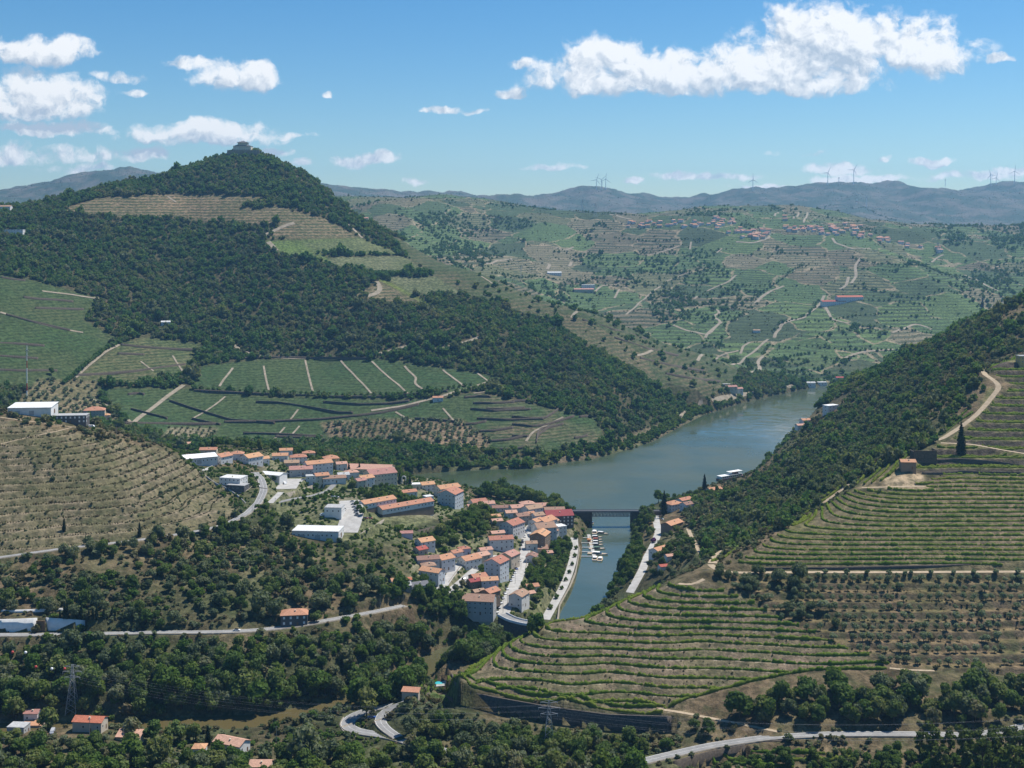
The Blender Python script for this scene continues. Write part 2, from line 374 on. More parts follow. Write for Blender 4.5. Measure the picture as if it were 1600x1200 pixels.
def smooth_line(P, k=2):
    P = P.copy()
    for _ in range(k): P[1:-1] = (P[:-2]+2*P[1:-1]+P[2:])/4
    return P
# ------------------------------------------------------------------ river bed
din, _ = segdist(GX, GY, RIV, True, 80); inside = inpoly(GX, GY, RIV)
bed = -0.5-np.minimum(din*0.3, 3)
bank = 0.6+0.1*din
GZ = np.where(inside, bed, np.where(din < 30, np.maximum(np.minimum(GZ, 0.8+1.2*din), bank*(1-sst(din, 0, 30))+0.6), np.maximum(GZ, 1.2)))
flat = (GX > 125) & (GY > 1130) & (GY < 1850) & ~inside & (din < 60); GZ = np.where(flat, np.minimum(GZ, 0.8+0.17*np.minimum(din, 28)+0.75*np.maximum(din-28, 0)), GZ)
ZB = GZ.copy(); LAND['z'] = GZ
# ------------------------------------------------------------------ roads: (name, kind, width, photo points)
ROADS = [
 ('road', 'asphalt', 6.5, [(-60,993),(0,992),(60,992),(130,991),(250,988),(330,988),(385,986),(430,982),(480,975),(530,966),(580,957),(632,946)]),
 ('road', 'asphalt', 6.0, [(-60,880),(0,871),(100,857),(210,845),(300,832),(350,821),(385,803),(404,785),(413,765),(408,748),(398,738)]),
 ('road', 'asphalt', 5.0, [(398,792),(425,787),(460,779),(490,774),(512,767),(522,757)]),
 ('road', 'concrete', 5.0, [(422,786),(438,770),(452,757),(470,748)]),
 ('parking_lot', 'concrete', 17, [(462,748),(452,756),(446,764)]),
 ('parking_lot', 'concrete', 17, [(545,782),(552,795),(549,812),(541,832)]),
 ('street', 'concrete', 8.2, [(786,962),(795,935),(808,905),(818,880),(822,852),(823,835),(828,823),(845,812)]),
 ('street', 'concrete', 7.0, [(684,931),(692,915),(703,899),(716,884),(724,875)]),
 ('street', 'concrete', 6.5, [(697,928),(722,908),(738,893),(758,879),(778,868)]),
 ('quay_path', 'concrete', 6.5, [(852,968),(866,943),(880,918),(889,896),(895,876),(898,858),(897,840)]),
 ('road', 'concrete', 6.0, [(1024,796),(1025,812),(1029,832),(1021,852),(1011,870),(1004,890),(992,912),(984,926)]),
 ('dirt_track', 'dirt', 3.2, [(1075,826),(1080,838),(1088,852),(1096,868)]),
 ('dirt_track', 'dirt', 5.5, [(1113,880),(1120,868),(1136,858)]),
 ('dirt_track', 'dirt', 4.2, [(1110,882),(1122,892),(1150,895),(1250,894),(1400,894),(1620,893)]),
 ('dirt_track', 'dirt', 4.5, [(1284,786),(1300,774),(1318,762),(1328,757)]),
 ('dirt_track', 'dirt', 3.5, [(1346,762),(1385,761),(1420,760),(1445,760)]),
 ('dirt_track', 'dirt', 4.2, [(1440,694),(1470,687),(1500,668),(1524,650),(1540,633),(1552,618),(1563,604),(1556,596),(1540,586),(1528,570)]),
 ('dirt_track', 'dirt', 4.0, [(1470,692),(1520,694),(1560,702),(1620,712)]),
 ('road', 'asphalt', 6.8, [(1000,1191),(1040,1181),(1110,1165),(1200,1152),(1300,1147),(1430,1147),(1520,1149),(1570,1142),(1620,1130)]),
 ('road', 'asphalt', 7.5, [(612,1102),(590,1106),(566,1112),(545,1121),(538,1131),(548,1141),(575,1146),(608,1149),(645,1161),(690,1174),(740,1182)]),
 ('road', 'asphalt', 6.0, [(630,1098),(607,1106),(590,1122),(600,1138),(622,1152)]),
 ('dirt_track', 'dirt', 2.6, [(1028,1108),(1060,1112),(1110,1122),(1170,1134),(1215,1143)]),
 ('dirt_track', 'dirt', 2.2, [(0,694),(40,684),(80,676),(112,668)]),
 ('dirt_track', 'dirt', 2.6, [(0,652),(60,660),(120,668),(140,668)]),
 ('dirt_track', 'dirt', 2.4, [(1390,1044),(1420,1047),(1460,1048)]),
 ('dirt_track', 'dirt', 3.5, [(1100,905),(1085,915),(1060,912)]),
 # across the river
 ('dirt_track', 'pale', 5.5, [(580,642),(640,632),(690,621),(735,607),(768,596)]),
 ('dirt_track', 'pale', 7, [(400,372),(425,364),(442,353),(460,349)]), ('dirt_track', 'pale', 8, [(419,378),(424,383),(432,392)]),
 ('dirt_track', 'pale', 5, [(360,536),(378,548),(400,556),(440,560),(482,560)]), ('dirt_track', 'pale', 5, [(576,556),(605,550),(640,540)]),
 ('dirt_track', 'pale', 5, [(680,546),(706,542),(735,533),(755,524)]), ('dirt_track', 'pale', 8, [(588,440),(597,452),(590,460),(570,464)]),
 ('road', 'pale', 7.5, [(1062,655),(1068,646),(1082,640),(1096,634),(1098,627)]), ('road', 'pale', 6.5, [(1114,628),(1130,622),(1160,616),(1200,609),(1240,603)]),
 ('dirt_track', 'pale', 2.7, [(412,572),(415,590),(420,610)]), ('dirt_track', 'pale', 2.7, [(477,563),(482,585),(489,612)]), ('dirt_track', 'pale', 2.7, [(532,563),(555,588),(580,615)]),
 ('dirt_track', 'pale', 2.7, [(581,565),(608,590),(637,615)]), ('dirt_track', 'pale', 3.2, [(632,572),(652,591),(646,599),(660,608)]), ('dirt_track', 'pale', 3, [(692,578),(724,603)]), ('dirt_track', 'pale', 3, [(744,582),(764,597)]),
 ('dirt_track', 'pale', 3.2, [(343,604),(364,575)]), ('dirt_track', 'pale', 4, [(140,622),(160,630),(185,645),(207,662)]),
 ('dirt_track', 'pale', 3, [(618,552+92),(646,660)]), ('dirt_track', 'pale', 2.6, [(453,657),(466,640)]), ('dirt_track', 'pale', 2.6, [(300,655),(330,637),(352,620)]),
 ('dirt_track', 'pale', 3, [(822,690),(832,675),(860,662),(880,652)]), ('dirt_track', 'pale', 2.6, [(692,638),(712,662)]), ('dirt_track', 'pale', 2.6, [(740,615),(775,610)]), ('dirt_track', 'pale', 2.4, [(425,690),(445,668)]), ('dirt_track', 'pale', 2.4, [(442,692),(468,666)]),
 ('dirt_track', 'pale', 2.6, [(220,565),(240,580)]), ('dirt_track', 'pale', 2.6, [(270,556),(285,580)]), ('dirt_track', 'pale', 4, [(118,590),(160,553),(190,537)]), ('dirt_track', 'pale', 4, [(0,488),(25,496),(70,508),(130,520)]), ('dirt_track', 'pale', 4, [(66,455),(110,460),(155,467)]),
 ('dirt_track', 'pale', 4, [(262,307),(275,316)]), ('dirt_track', 'pale', 5, [(545,350),(556,362),(566,372)]), ('dirt_track', 'pale', 4, [(585,425),(640,424),(668,425)]),
 ('dirt_track', 'pale', 5, [(893,497),(897,490),(902,487)]), ('dirt_track', 'pale', 4, [(995,556),(1012,552),(1020,548)]), ('dirt_track', 'pale', 5, [(1090,564),(1120,558),(1154,548)]), ('dirt_track', 'pale', 5, [(752,432),(765,440),(775,447)]),
 ('pergola_path', 'pale', 5.5, [(209,661),(232,642),(262,619),(287,602)]),
 # far hills
 ('dirt_track', 'pale', 7, [(1170,586),(1188,577),(1184,566),(1192,557)]), ('dirt_track', 'pale', 7, [(1210,528),(1212,520),(1222,506),(1240,500),(1255,498),(1268,486),(1282,474),(1288,462)]), ('dirt_track', 'pale', 6, [(1142,570),(1168,556),(1200,530)]),
 ('dirt_track', 'pale', 7, [(1312,452),(1322,448),(1326,433)]), ('dirt_track', 'pale', 7, [(1330,443),(1338,432),(1336,415),(1345,403)]), ('dirt_track', 'pale', 8, [(1180,474),(1192,462),(1204,455)]), ('dirt_track', 'pale', 6, [(1204,455),(1225,447)]),
 ('dirt_track', 'pale', 6, [(1052,508),(1070,516),(1105,525),(1128,502),(1112,495),(1126,489),(1120,484)]), ('dirt_track', 'pale', 5, [(978,492),(1000,472),(1020,455),(1032,448)]), ('dirt_track', 'pale', 6, [(1085,467),(1090,463)]),
 ('dirt_track', 'pale', 7, [(953,335),(970,339),(990,343)]), ('dirt_track', 'pale', 7, [(868,386),(882,392),(896,386)]), ('dirt_track', 'pale', 8, [(855,421),(860,413),(856,412)]), ('dirt_track', 'pale', 8, [(890,416),(893,409)]), ('dirt_track', 'pale', 6, [(1040,440),(1060,432),(1076,426)]), ('dirt_track', 'pale', 6, [(930,456),(940,446),(968,444)]),
 ('dirt_track', 'pale', 7, [(1150,378),(1180,380),(1200,373),(1203,370)]), ('dirt_track', 'pale', 6, [(1105,455),(1140,440),(1150,430)]), ('dirt_track', 'pale', 6, [(1456,410),(1464,402),(1474,398)]), ('dirt_track', 'pale', 6, [(1300,372),(1305,380),(1340,390),(1360,388)]), ('dirt_track', 'pale', 6, [(1508,430),(1540,446),(1560,455)]),
 ('dirt_track', 'pale', 6, [(1210,338),(1216,332)]), ('dirt_track', 'pale', 6, [(1240,342),(1248,332)]), ('dirt_track', 'pale', 6, [(1256,348),(1262,332)]), ('dirt_track', 'pale', 6, [(1320,560),(1345,550),(1396,546)]), ('dirt_track', 'pale', 6, [(1395,520),(1430,505),(1455,515)]), ('dirt_track', 'pale', 6, [(1290,480),(1300,500),(1325,505)]),
 ('dirt_track', 'pale', 6, [(1102,528),(1106,520),(1128,503)]), ('dirt_track', 'pale', 5, [(1157,553),(1162,540),(1172,535)]), ('dirt_track', 'pale', 5, [(960,466),(968,452)]), ('dirt_track', 'pale', 6, [(760,412),(775,408),(800,404)]), ('dirt_track', 'pale', 6, [(1008,400),(1040,392),(1062,384)]), ('dirt_track', 'pale', 5, [(1120,395),(1128,388)]), ('dirt_track', 'pale', 5, [(1078,390),(1080,378)]),
]
ROADW = []
for (nm, kind, w, pts) in ROADS:
    W = np.array([cast(*p) for p in pts]); step = 4.0 if W[:, 1].mean() < 1350 else 9.0
    R = resample(W, step); R = smooth_line(R, 4 if w > 5 else 2)
    ROADW.append((nm, kind, w, R))
for (nm, kind, w, R) in ROADW:          # level the land under each road that is near enough to matter
    if R[:, 1].mean() > 1350: continue
    d, par = segdist(GX, GY, R, False, w*1.2+12); zr = np.interp(par.ravel(), np.arange(len(R)), R[:, 2]).reshape(par.shape)
    k = 1-sst(d, w/2+0.7, w/2+4.5); m = d < w/2+5
    GZ = np.where(m, GZ*(1-k)+(zr-0.12)*k, GZ)
LAND['z'] = GZ
_c = cast(690,1060); _m = smooth_mask(region([(650,1092),(664,1066),(698,1054),(712,1060),(710,1094)], 630, 705), 3); GZ = GZ*(1-_m)+(_c.z+.2)*_m; LAND['z'] = GZ; GPY = HY+F*(CH-GZ)/GY
# ground cut away below the big retaining walls: (points along the top, drop)
CUTS = [([(700,1040),(708,1058),(716,1070),(730,1079),(775,1089),(860,1104),(950,1116),(1049,1119),(1056,1118)], 8.0), ([(646,1083),(668,1082),(690,1083),(710,1091)], 4.5), ([(1048,1190),(1080,1182),(1110,1174),(1166,1164)], 6.0), ([(446,771),(462,767),(480,761),(497,755)], 6.0), ([(556,838),(572,828),(588,819),(600,811)], 6.0), ([(652,829),(668,825),(688,820),(705,813),(720,806)], 4.5), ([(692,926),(702,908),(714,892),(725,877)], 3.5)]
def cut_walls(lst):
    global GZ
    lines = [smooth_line(resample(np.array([cast(*p) for p in pts]), 2.5), 3) for pts, h in lst]
    for R, (pts, h) in zip(lines, lst):
        d, par = segdist(GX, GY, R, False, 40); zr = np.interp(par.ravel(), np.arange(len(R)), R[:, 2]).reshape(par.shape); yr = np.interp(par.ravel(), np.arange(len(R)), R[:, 1]).reshape(par.shape)
        front = (GY < yr-0.4) & (d < 38); lim = zr-h+np.maximum(d-9, 0)*0.75; end = np.minimum(par, len(R)-1-par) > 0.02
        GZ = np.where(front & end, np.minimum(GZ, lim), GZ)
cut_walls(CUTS); LAND['z'] = GZ
WHITE_BASE = [(-40,990),(0,989.5),(30,989),(62,988),(100,987),(130,986)]
R = resample(np.array([cast(*p) for p in WHITE_BASE]), 2.5); R[:, 1] += 3.2; WHITEW = R
d, par = segdist(GX, GY, R, False, 26); back = (GY > R[:, 1].mean()) & (d < 13); zt = R[:, 2].mean()+7.2; GZ = np.where(back, np.maximum(GZ, zt-0.25), GZ); front = (GY < np.interp(GX, R[:, 0], R[:, 1])+.2) & (GX < R[-1, 0]+2) & (d < 5.5); GZ = np.where(front, np.minimum(GZ, R[:, 2].min()-0.15), GZ); LAND['z'] = GZ
# ------------------------------------------------------------------ fields
T_LOW = [(716,1064),(735,1042),(800,1000),(860,964),(985,926),(1050,913),(1095,906),(1190,951),(1300,1002),(1400,1043),(1270,1045),(1180,1061),(1100,1086),(1036,1108),(1052,1118),(880,1098)]
T_MID = [(1150,882),(1176,862),(1250,812),(1328,768),(1420,762),(1470,744),(1660,738),(1660,886),(1200,888)]
T_UP = [(1425,738),(1450,705),(1510,672),(1556,622),(1585,602),(1540,575),(1540,560),(1600,540),(1660,530),(1660,736),(1470,740)]
T_DRY = [(-60,655),(0,655),(190,690),(262,706),(330,745),(375,782),(372,800),(330,818),(200,842),(0,866),(-60,874)]
T_OLIVE = [(1130,900),(1660,898),(1660,1058),(1400,1043),(1300,1002),(1190,951)]
def stepped(mask, step, flat, riser):
    global GZ
    m = smooth_mask(mask, 2); t = ZB/step; k = np.floor(t); f = t-k
    zt = step*(k+sst(f, flat, riser)); GZ = GZ*(1-m)+np.where(m > 0, zt+(GZ-ZB), GZ)*m
    return m
SLOW, SMID, SUP, SDRY, SOL = 2.3, 1.65, 4.4, 3.4, 3.3
mLOW0 = region(T_LOW, 600, 745); mMID0 = region(T_MID, 715, 900); mUP0 = region(T_UP, 820, 1090); mDRY0 = region(T_DRY, 780, 1040); mOL0 = region(T_OLIVE, 630, 740)
for m in (mLOW0, mMID0, mUP0, mDRY0, mOL0): pass
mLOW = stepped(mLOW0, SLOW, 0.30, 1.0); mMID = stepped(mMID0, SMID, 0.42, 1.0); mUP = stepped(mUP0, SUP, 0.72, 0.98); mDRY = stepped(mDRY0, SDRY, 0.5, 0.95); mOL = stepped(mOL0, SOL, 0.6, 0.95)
for (nm, kind, w, R) in ROADW:          # and again where a terrace cut the road
    if R[:, 1].mean() > 1350: continue
    d, par = segdist(GX, GY, R, False, w*1.2+12); zr = np.interp(par.ravel(), np.arange(len(R)), R[:, 2]).reshape(par.shape)
    k = 1-sst(d, w/2+0.7, w/2+2.5); m = d < w/2+4
    GZ = np.where(m, GZ*(1-k)+(zr-0.12)*k, GZ)
LAND['z'] = GZ
GPY = HY+F*(CH-GZ)/GY
# ------------------------------------------------------------------ colours of the soil and the low growth on it
TONE = np.empty(GX.shape+(3,), np.float32); ROW = np.zeros(GX.shape, np.float32); LVL = np.zeros(GX.shape, np.float32); FAR = np.zeros(GX.shape, np.float32)
n_a = fbm(GX, GY, 60, 4)+0.5; n_b = fbm(GX+900, GY, 17, 3)+0.5; n_c = fbm(GX-700, GY+300, 220, 3)+0.5
def lerp3(a, b, t): return np.asarray(a, np.float32)*(1-t[..., None])+np.asarray(b, np.float32)*t[..., None]
dry = lerp3((0.135, 0.103, 0.064), (0.066, 0.074, 0.036), np.clip(n_a*1.5-0.25, 0, 1)); dry = dry*(0.65+0.6*n_b[..., None])
forest_floor = lerp3((0.050, 0.055, 0.028), (0.085, 0.070, 0.042), np.clip(n_a, 0, 1))
TONE[:] = np.where((GY > 1360)[..., None], forest_floor, dry)
FIELDS = [mLOW, mMID, mUP, mDRY, mOL]
def paint(poly, y0, y1, ca, cb=None, row=0.0, pitch=4.0, k=1, nz=None, far=None):
    m = smooth_mask(region(poly, y0, y1), k); FIELDS.append(m)
    c = np.asarray(ca, np.float32)[None, None] if cb is None else lerp3(ca, cb, np.clip((n_a if nz is None else nz)*1.4-0.2, 0, 1))
    TONE[:] = TONE*(1-m[..., None])+c*m[..., None]
    ROW[:] = ROW*(1-m)+row*m; LVL[m > 0.02] = (ZB/pitch)[m > 0.02]
    return m
fb = sst(GY, 2150, 2420)*np.where(GU > 520, 1, sst(GY, 2600, 2700)); fb = np.where(GY > 2300, fb, np.where(GU > 1130, sst(GY, 2120, 2200), 0))
FAR[:] = fb
TAN, TAN2 = (0.215, 0.160, 0.105), (0.155, 0.130, 0.080); GRN, GRN2 = (0.042, 0.080, 0.032), (0.062, 0.088, 0.038)
paint([(95,334),(112,322),(155,309),(262,304),(400,306),(428,312),(384,318),(372,324),(400,328),(430,322),(515,344),(505,350),(440,350),(400,352),(280,341),(180,338)], 2000, 2350, TAN, TAN2, 0.85, 5.0)
paint([(418,373),(440,351),(512,345),(562,371)], 1950, 2300, TAN, TAN2, 0.85, 5.0)
paint([(416,376),(560,372),(622,396),(590,397),(497,394),(530,412),(478,402),(440,396),(424,385)], 1900, 2300, (0.115,0.17,0.05), (0.10,0.13,0.05), 0.3, 3.0)
paint([(470,380),(562,372),(622,396),(500,394)], 1900, 2300, (0.13,0.145,0.07), (0.10,0.125,0.055), 0.35, 3.0)
paint([(528,402),(630,400),(668,424),(580,424),(500,410)], 1850, 2250, (0.16,0.165,0.095), (0.12,0.135,0.07), 0.5, 2.4)
paint([(604,434),(702,431),(722,458),(640,460)], 1800, 2250, (0.16,0.165,0.095), (0.12,0.135,0.07), 0.5, 2.4)
paint([(552,464),(588,444),(596,442),(684,479),(640,477)], 1750, 2150, TAN, TAN2, 0.8, 4.6)
paint([(590,436),(598,436),(690,484),(676,482)], 1750, 2150, (0.15,0.20,0.04), (0.13,0.17,0.04), 0.2, 3.0)
paint([(610,368),(760,430),(900,478),(1010,512),(1160,570),(1150,600),(1130,614),(1094,626),(1023,600),(984,575),(936,548),(889,520),(852,500),(800,485),(720,457),(640,405)], 1700, 2320, (0.066,0.082,0.040), (0.105,0.095,0.056), 0.85, 4.8)
paint([(850,486),(900,493),(960,524),(1005,555),(1025,592),(984,572),(936,545),(889,517)], 1700, 2250, (0.13,0.11,0.068), (0.10,0.095,0.055), 0.7, 4.5)
paint([(-60,428),(0,430),(60,440),(155,466),(130,500),(182,528),(150,560),(95,602),(40,604),(-60,604)], 1400, 1960, (0.045,0.080,0.030), (0.070,0.086,0.038), 0.95, 3.6)
paint([(190,536),(225,527),(312,538),(300,580),(200,602),(118,592)], 1500, 1880, (0.075,0.10,0.042), (0.125,0.115,0.062), 0.85, 3.0)
paint([(300,606),(316,572),(400,562),(480,560),(600,562),(700,576),(790,592),(720,612),(600,622),(420,617)], 1500, 1850, GRN, GRN2, 0.95, 2.3)
paint([(150,606),(300,607),(420,620),(600,624),(690,624),(740,613),(830,640),(930,658),(945,690),(845,706),(760,703),(640,694),(520,694),(380,697),(220,674)], 1400, 1720, GRN, GRN2, 0.95, 2.3)
paint([(500,660),(560,655),(720,655),(770,685),(760,703),(640,694),(520,694)], 1400, 1650, (0.19,0.14,0.095), (0.12,0.10,0.06))
paint([(250,688),(265,668),(340,668),(330,692)], 1350, 1600, (0.22,0.19,0.13), (0.16,0.14,0.09))
paint([(20,640),(60,592),(150,596),(160,640),(205,668),(150,660)], 1380, 1680, (0.18,0.145,0.09), (0.12,0.11,0.06))
paint([(740,610),(930,655),(945,690),(845,706),(770,690)], 1400, 1720, GRN, (0.13,0.11,0.07), 0.95, 2.3)
paint([(640,735),(930,700),(950,690),(1100,640),(1120,640),(1000,700),(860,735)], 1380, 1800, (0.13,0.105,0.07), (0.09,0.10,0.05))
# near fields
m = mDRY*1.0; c = lerp3((0.195,0.160,0.112), (0.128,0.116,0.066), np.clip(n_b*1.5-0.25+0.3*(n_a-0.5), 0, 1)); TONE[:] = TONE*(1-m[..., None])+c*m[..., None]
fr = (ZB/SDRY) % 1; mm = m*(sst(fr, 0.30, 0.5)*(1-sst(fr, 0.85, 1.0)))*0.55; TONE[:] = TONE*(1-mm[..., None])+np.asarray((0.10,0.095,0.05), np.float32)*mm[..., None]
m = mLOW; c = lerp3((0.175,0.135,0.096), (0.135,0.12,0.070), np.clip(n_b*1.3-0.15, 0, 1)); TONE[:] = TONE*(1-m[..., None])+c*m[..., None]
fr = (ZB/SLOW) % 1; mm = m*np.clip(1-np.abs(fr-0.01)/0.13, 0, 1)*0.8; TONE[:] = TONE*(1-mm[..., None])+np.asarray((0.31,0.265,0.20), np.float32)*mm[..., None]
m = mMID; c = lerp3((0.160,0.125,0.082), (0.115,0.108,0.052), np.clip(n_b*1.3-0.15, 0, 1)); TONE[:] = TONE*(1-m[..., None])+c*m[..., None]
m = mUP; c = lerp3((0.12,0.125,0.05), (0.165,0.145,0.075), np.clip(n_b*1.3-0.15, 0, 1)); TONE[:] = TONE*(1-m[..., None])+c*m[..., None]
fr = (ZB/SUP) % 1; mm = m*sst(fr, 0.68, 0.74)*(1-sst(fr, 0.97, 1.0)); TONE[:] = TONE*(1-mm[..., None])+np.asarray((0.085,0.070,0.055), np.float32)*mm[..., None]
m = mOL; c = lerp3((0.17,0.125,0.075), (0.12,0.105,0.05), np.clip(n_b*1.3-0.15, 0, 1)); TONE[:] = TONE*(1-m[..., None])+c*m[..., None]
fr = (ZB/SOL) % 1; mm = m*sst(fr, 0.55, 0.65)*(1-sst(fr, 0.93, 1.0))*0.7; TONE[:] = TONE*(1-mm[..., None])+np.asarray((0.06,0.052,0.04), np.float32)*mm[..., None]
paint([(1330,764),(1480,690),(1530,640),(1545,605),(1560,610),(1510,668),(1420,735),(1400,762)], 780, 1010, (0.165,0.155,0.07), (0.19,0.15,0.09), k=2)
paint([(1380,745),(1440,738),(1450,762),(1385,764)], 780, 1010, (0.33,0.26,0.17))
paint([(640,842),(720,832),(800,845),(880,800),(900,830),(850,960),(790,960),(680,930),(640,915)], 820, 1180, (0.20,0.18,0.13), (0.13,0.135,0.07), k=2)
paint([(420,700),(640,730),(740,775),(720,800),(560,850),(470,840),(400,760)], 890, 1330, (0.19,0.17,0.12), (0.12,0.13,0.065), k=2)
paint([(658,1092),(700,1060),(716,1062),(716,1092),(690,1098)], 630, 700, (0.09,0.135,0.045), k=1)

def nodes(name):
    m = bpy.data.materials.new(name); m.use_nodes = True; nt = m.node_tree
    return m, nt, nt.nodes['Principled BSDF']
def ground_material():
    m, nt, b = nodes("land")
    geo = N(nt, 'ShaderNodeNewGeometry'); pos = geo.outputs['Position']
    tone = N(nt, 'ShaderNodeAttribute'); tone.attribute_name = 'tone'
    pr = N(nt, 'ShaderNodeAttribute'); pr.attribute_name = 'plan'; sp = N(nt, 'ShaderNodeSeparateXYZ'); L(nt, pr.outputs['Vector'], sp.inputs[0])
    row, lvl, far = sp.outputs[0], sp.outputs[1], sp.outputs[2]
    # vine rows following the contour: a darker green band per level
    wob = noise(nt, pos, 0.02, 3); ph = mth(nt, 'MULTIPLY_ADD', wob.outputs[0], 0.9, lvl)
    fr = mth(nt, 'FRACT', ph); band = mth(nt, 'MULTIPLY', sstep(nt, fr, 0.30, 0.45), sstep(nt, fr, 0.80, 0.95, 1, 0))
    brk = noise(nt, pos, 0.16, 3); band = mth(nt, 'MULTIPLY', band, sstep(nt, brk.outputs[0], 0.32, 0.55))
    c1 = mix(nt, mth(nt, 'MULTIPLY', band, row), tone.outputs['Color'], (0.036, 0.058, 0.022))
    # the patchwork of vineyards on the far hills
    stretch = vmth(nt, 'MULTIPLY', pos, (0.0085, 0.0048, 0.017)); wv = noise(nt, pos, 0.006, 3)
    sv = vmth(nt, 'ADD', stretch.outputs[0], vmth(nt, 'SCALE', wv.outputs['Color'], 0.9).outputs[0]).outputs[0]
    vo = N(nt, 'ShaderNodeTexVoronoi'); vo.inputs['Scale'].default_value = 1.0; L(nt, sv, vo.inputs['Vector'])
    ve = N(nt, 'ShaderNodeTexVoronoi'); ve.feature = 'DISTANCE_TO_EDGE'; ve.inputs['Scale'].default_value = 1.0; L(nt, sv, ve.inputs['Vector'])
    rmp = N(nt, 'ShaderNodeValToRGB'); sc_ = N(nt, 'ShaderNodeSeparateColor'); L(nt, vo.outputs['Color'], sc_.inputs[0]); L(nt, sc_.outputs[0], rmp.inputs[0])
    cr = rmp.color_ramp; cr.interpolation = 'CONSTANT'
    pal = [(0.0, (0.085,0.135,0.052)), (0.2, (0.13,0.135,0.072)), (0.38, (0.070,0.105,0.048)), (0.52, (0.175,0.155,0.10)), (0.64, (0.10,0.15,0.055)), (0.78, (0.145,0.125,0.082)), (0.9, (0.06,0.085,0.042))]
    while len(cr.elements) < len(pal): cr.elements.new(0.5)
    for e, (p, c) in zip(cr.elements, pal): e.position = p; e.color = (*c, 1)
    sz = N(nt, 'ShaderNodeSeparateXYZ'); L(nt, pos, sz.inputs[0])
    rp = mth(nt, 'MULTIPLY_ADD', sc_.outputs[1], 0.10, 0.13)
    fz = mth(nt, 'FRACT', mth(nt, 'ADD', mth(nt, 'MULTIPLY', sz.outputs[2], rp), mth(nt, 'MULTIPLY', wv.outputs[0], 2.0)))
    fb_ = mth(nt, 'MULTIPLY', sstep(nt, fz, 0.35, 0.5), sstep(nt, fz, 0.85, 1.0, 1, 0)); fb_ = mth(nt, 'MULTIPLY', fb_, mth(nt, 'MULTIPLY_ADD', sc_.outputs[2], 0.5, 0.4))
    fc = mix(nt, fb_, rmp.outputs[0], (0.034, 0.050, 0.026))
    edge = sstep(nt, ve.outputs[0], 0.012, 0.032, 1, 0); edge = mth(nt, 'MULTIPLY', edge, sstep(nt, wob.outputs[0], 0.44, 0.54))
    fc = mix(nt, mth(nt, 'MULTIPLY', edge, 0.8), fc, (0.27, 0.22, 0.15))
    scr = noise(nt, pos, 0.018, 5, 0.62); fc = mix(nt, sstep(nt, scr.outputs[0], 0.58, 0.68, 0, 0.6), fc, (0.040, 0.060, 0.030))
    # mountains at the skyline: heath and rock
    mh = sstep(nt, sz.outputs[1], 5600, 6400); mn = noise(nt, pos, 0.006, 7, 0.65)
    mc = mix(nt, sstep(nt, mn.outputs[0], 0.42, 0.62), (0.055, 0.080, 0.060), (0.135, 0.128, 0.112)); fc = mix(nt, mh, fc, mc)
    col = mix(nt, far, c1, fc)
    # mottled growth inside the plots
    g4 = noise(nt, pos, 0.23, 3, 0.6); col = mix(nt, 1.0, col, mix(nt, sstep(nt, g4.outputs[0], 0.32, 0.68), (0.55, 0.58, 0.55), (1.4, 1.36, 1.35)), 'MULTIPLY')
    # fine growth, litter and stones
    g1 = noise(nt, pos, 0.9, 5, 0.7); g2 = noise(nt, pos, 0.11, 4, 0.6)
    col = mix(nt, 1.0, col, mix(nt, g1.outputs[0], (0.35, 0.35, 0.35), (1.75, 1.72, 1.65)), 'MULTIPLY')
    col = mix(nt, sstep(nt, g2.outputs[0], 0.50, 0.68, 0, 0.42), col, (0.060, 0.078, 0.030))
    b.inputs['Roughness'].default_value = 1.0; b.inputs['Specular IOR Level'].default_value = 0.1
    L(nt, col, b.inputs['Base Color'])
    bp = N(nt, 'ShaderNodeBump'); bp.inputs['Strength'].default_value = 0.9; bp.inputs['Distance'].default_value = 0.9
    g3 = noise(nt, pos, 0.7, 4, 0.65); L(nt, g3.outputs[0], bp.inputs['Height']); L(nt, bp.outputs[0], b.inputs['Normal'])
    return m
nr, nc = GX.shape
V = np.stack([GX, GY, GZ], -1).reshape(-1, 3)
ii = (np.arange(nr-1)[:, None]*nc+np.arange(nc-1)[None]).ravel(); Q = np.stack([ii, ii+1, ii+nc+1, ii+nc], 1)
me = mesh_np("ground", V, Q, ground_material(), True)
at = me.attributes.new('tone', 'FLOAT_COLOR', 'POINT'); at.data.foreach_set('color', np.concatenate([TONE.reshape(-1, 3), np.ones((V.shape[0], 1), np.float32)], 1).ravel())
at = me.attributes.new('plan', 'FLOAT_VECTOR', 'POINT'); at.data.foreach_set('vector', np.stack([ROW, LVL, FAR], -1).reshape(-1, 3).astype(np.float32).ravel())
tag(link_mesh("ground", me), kind='structure')
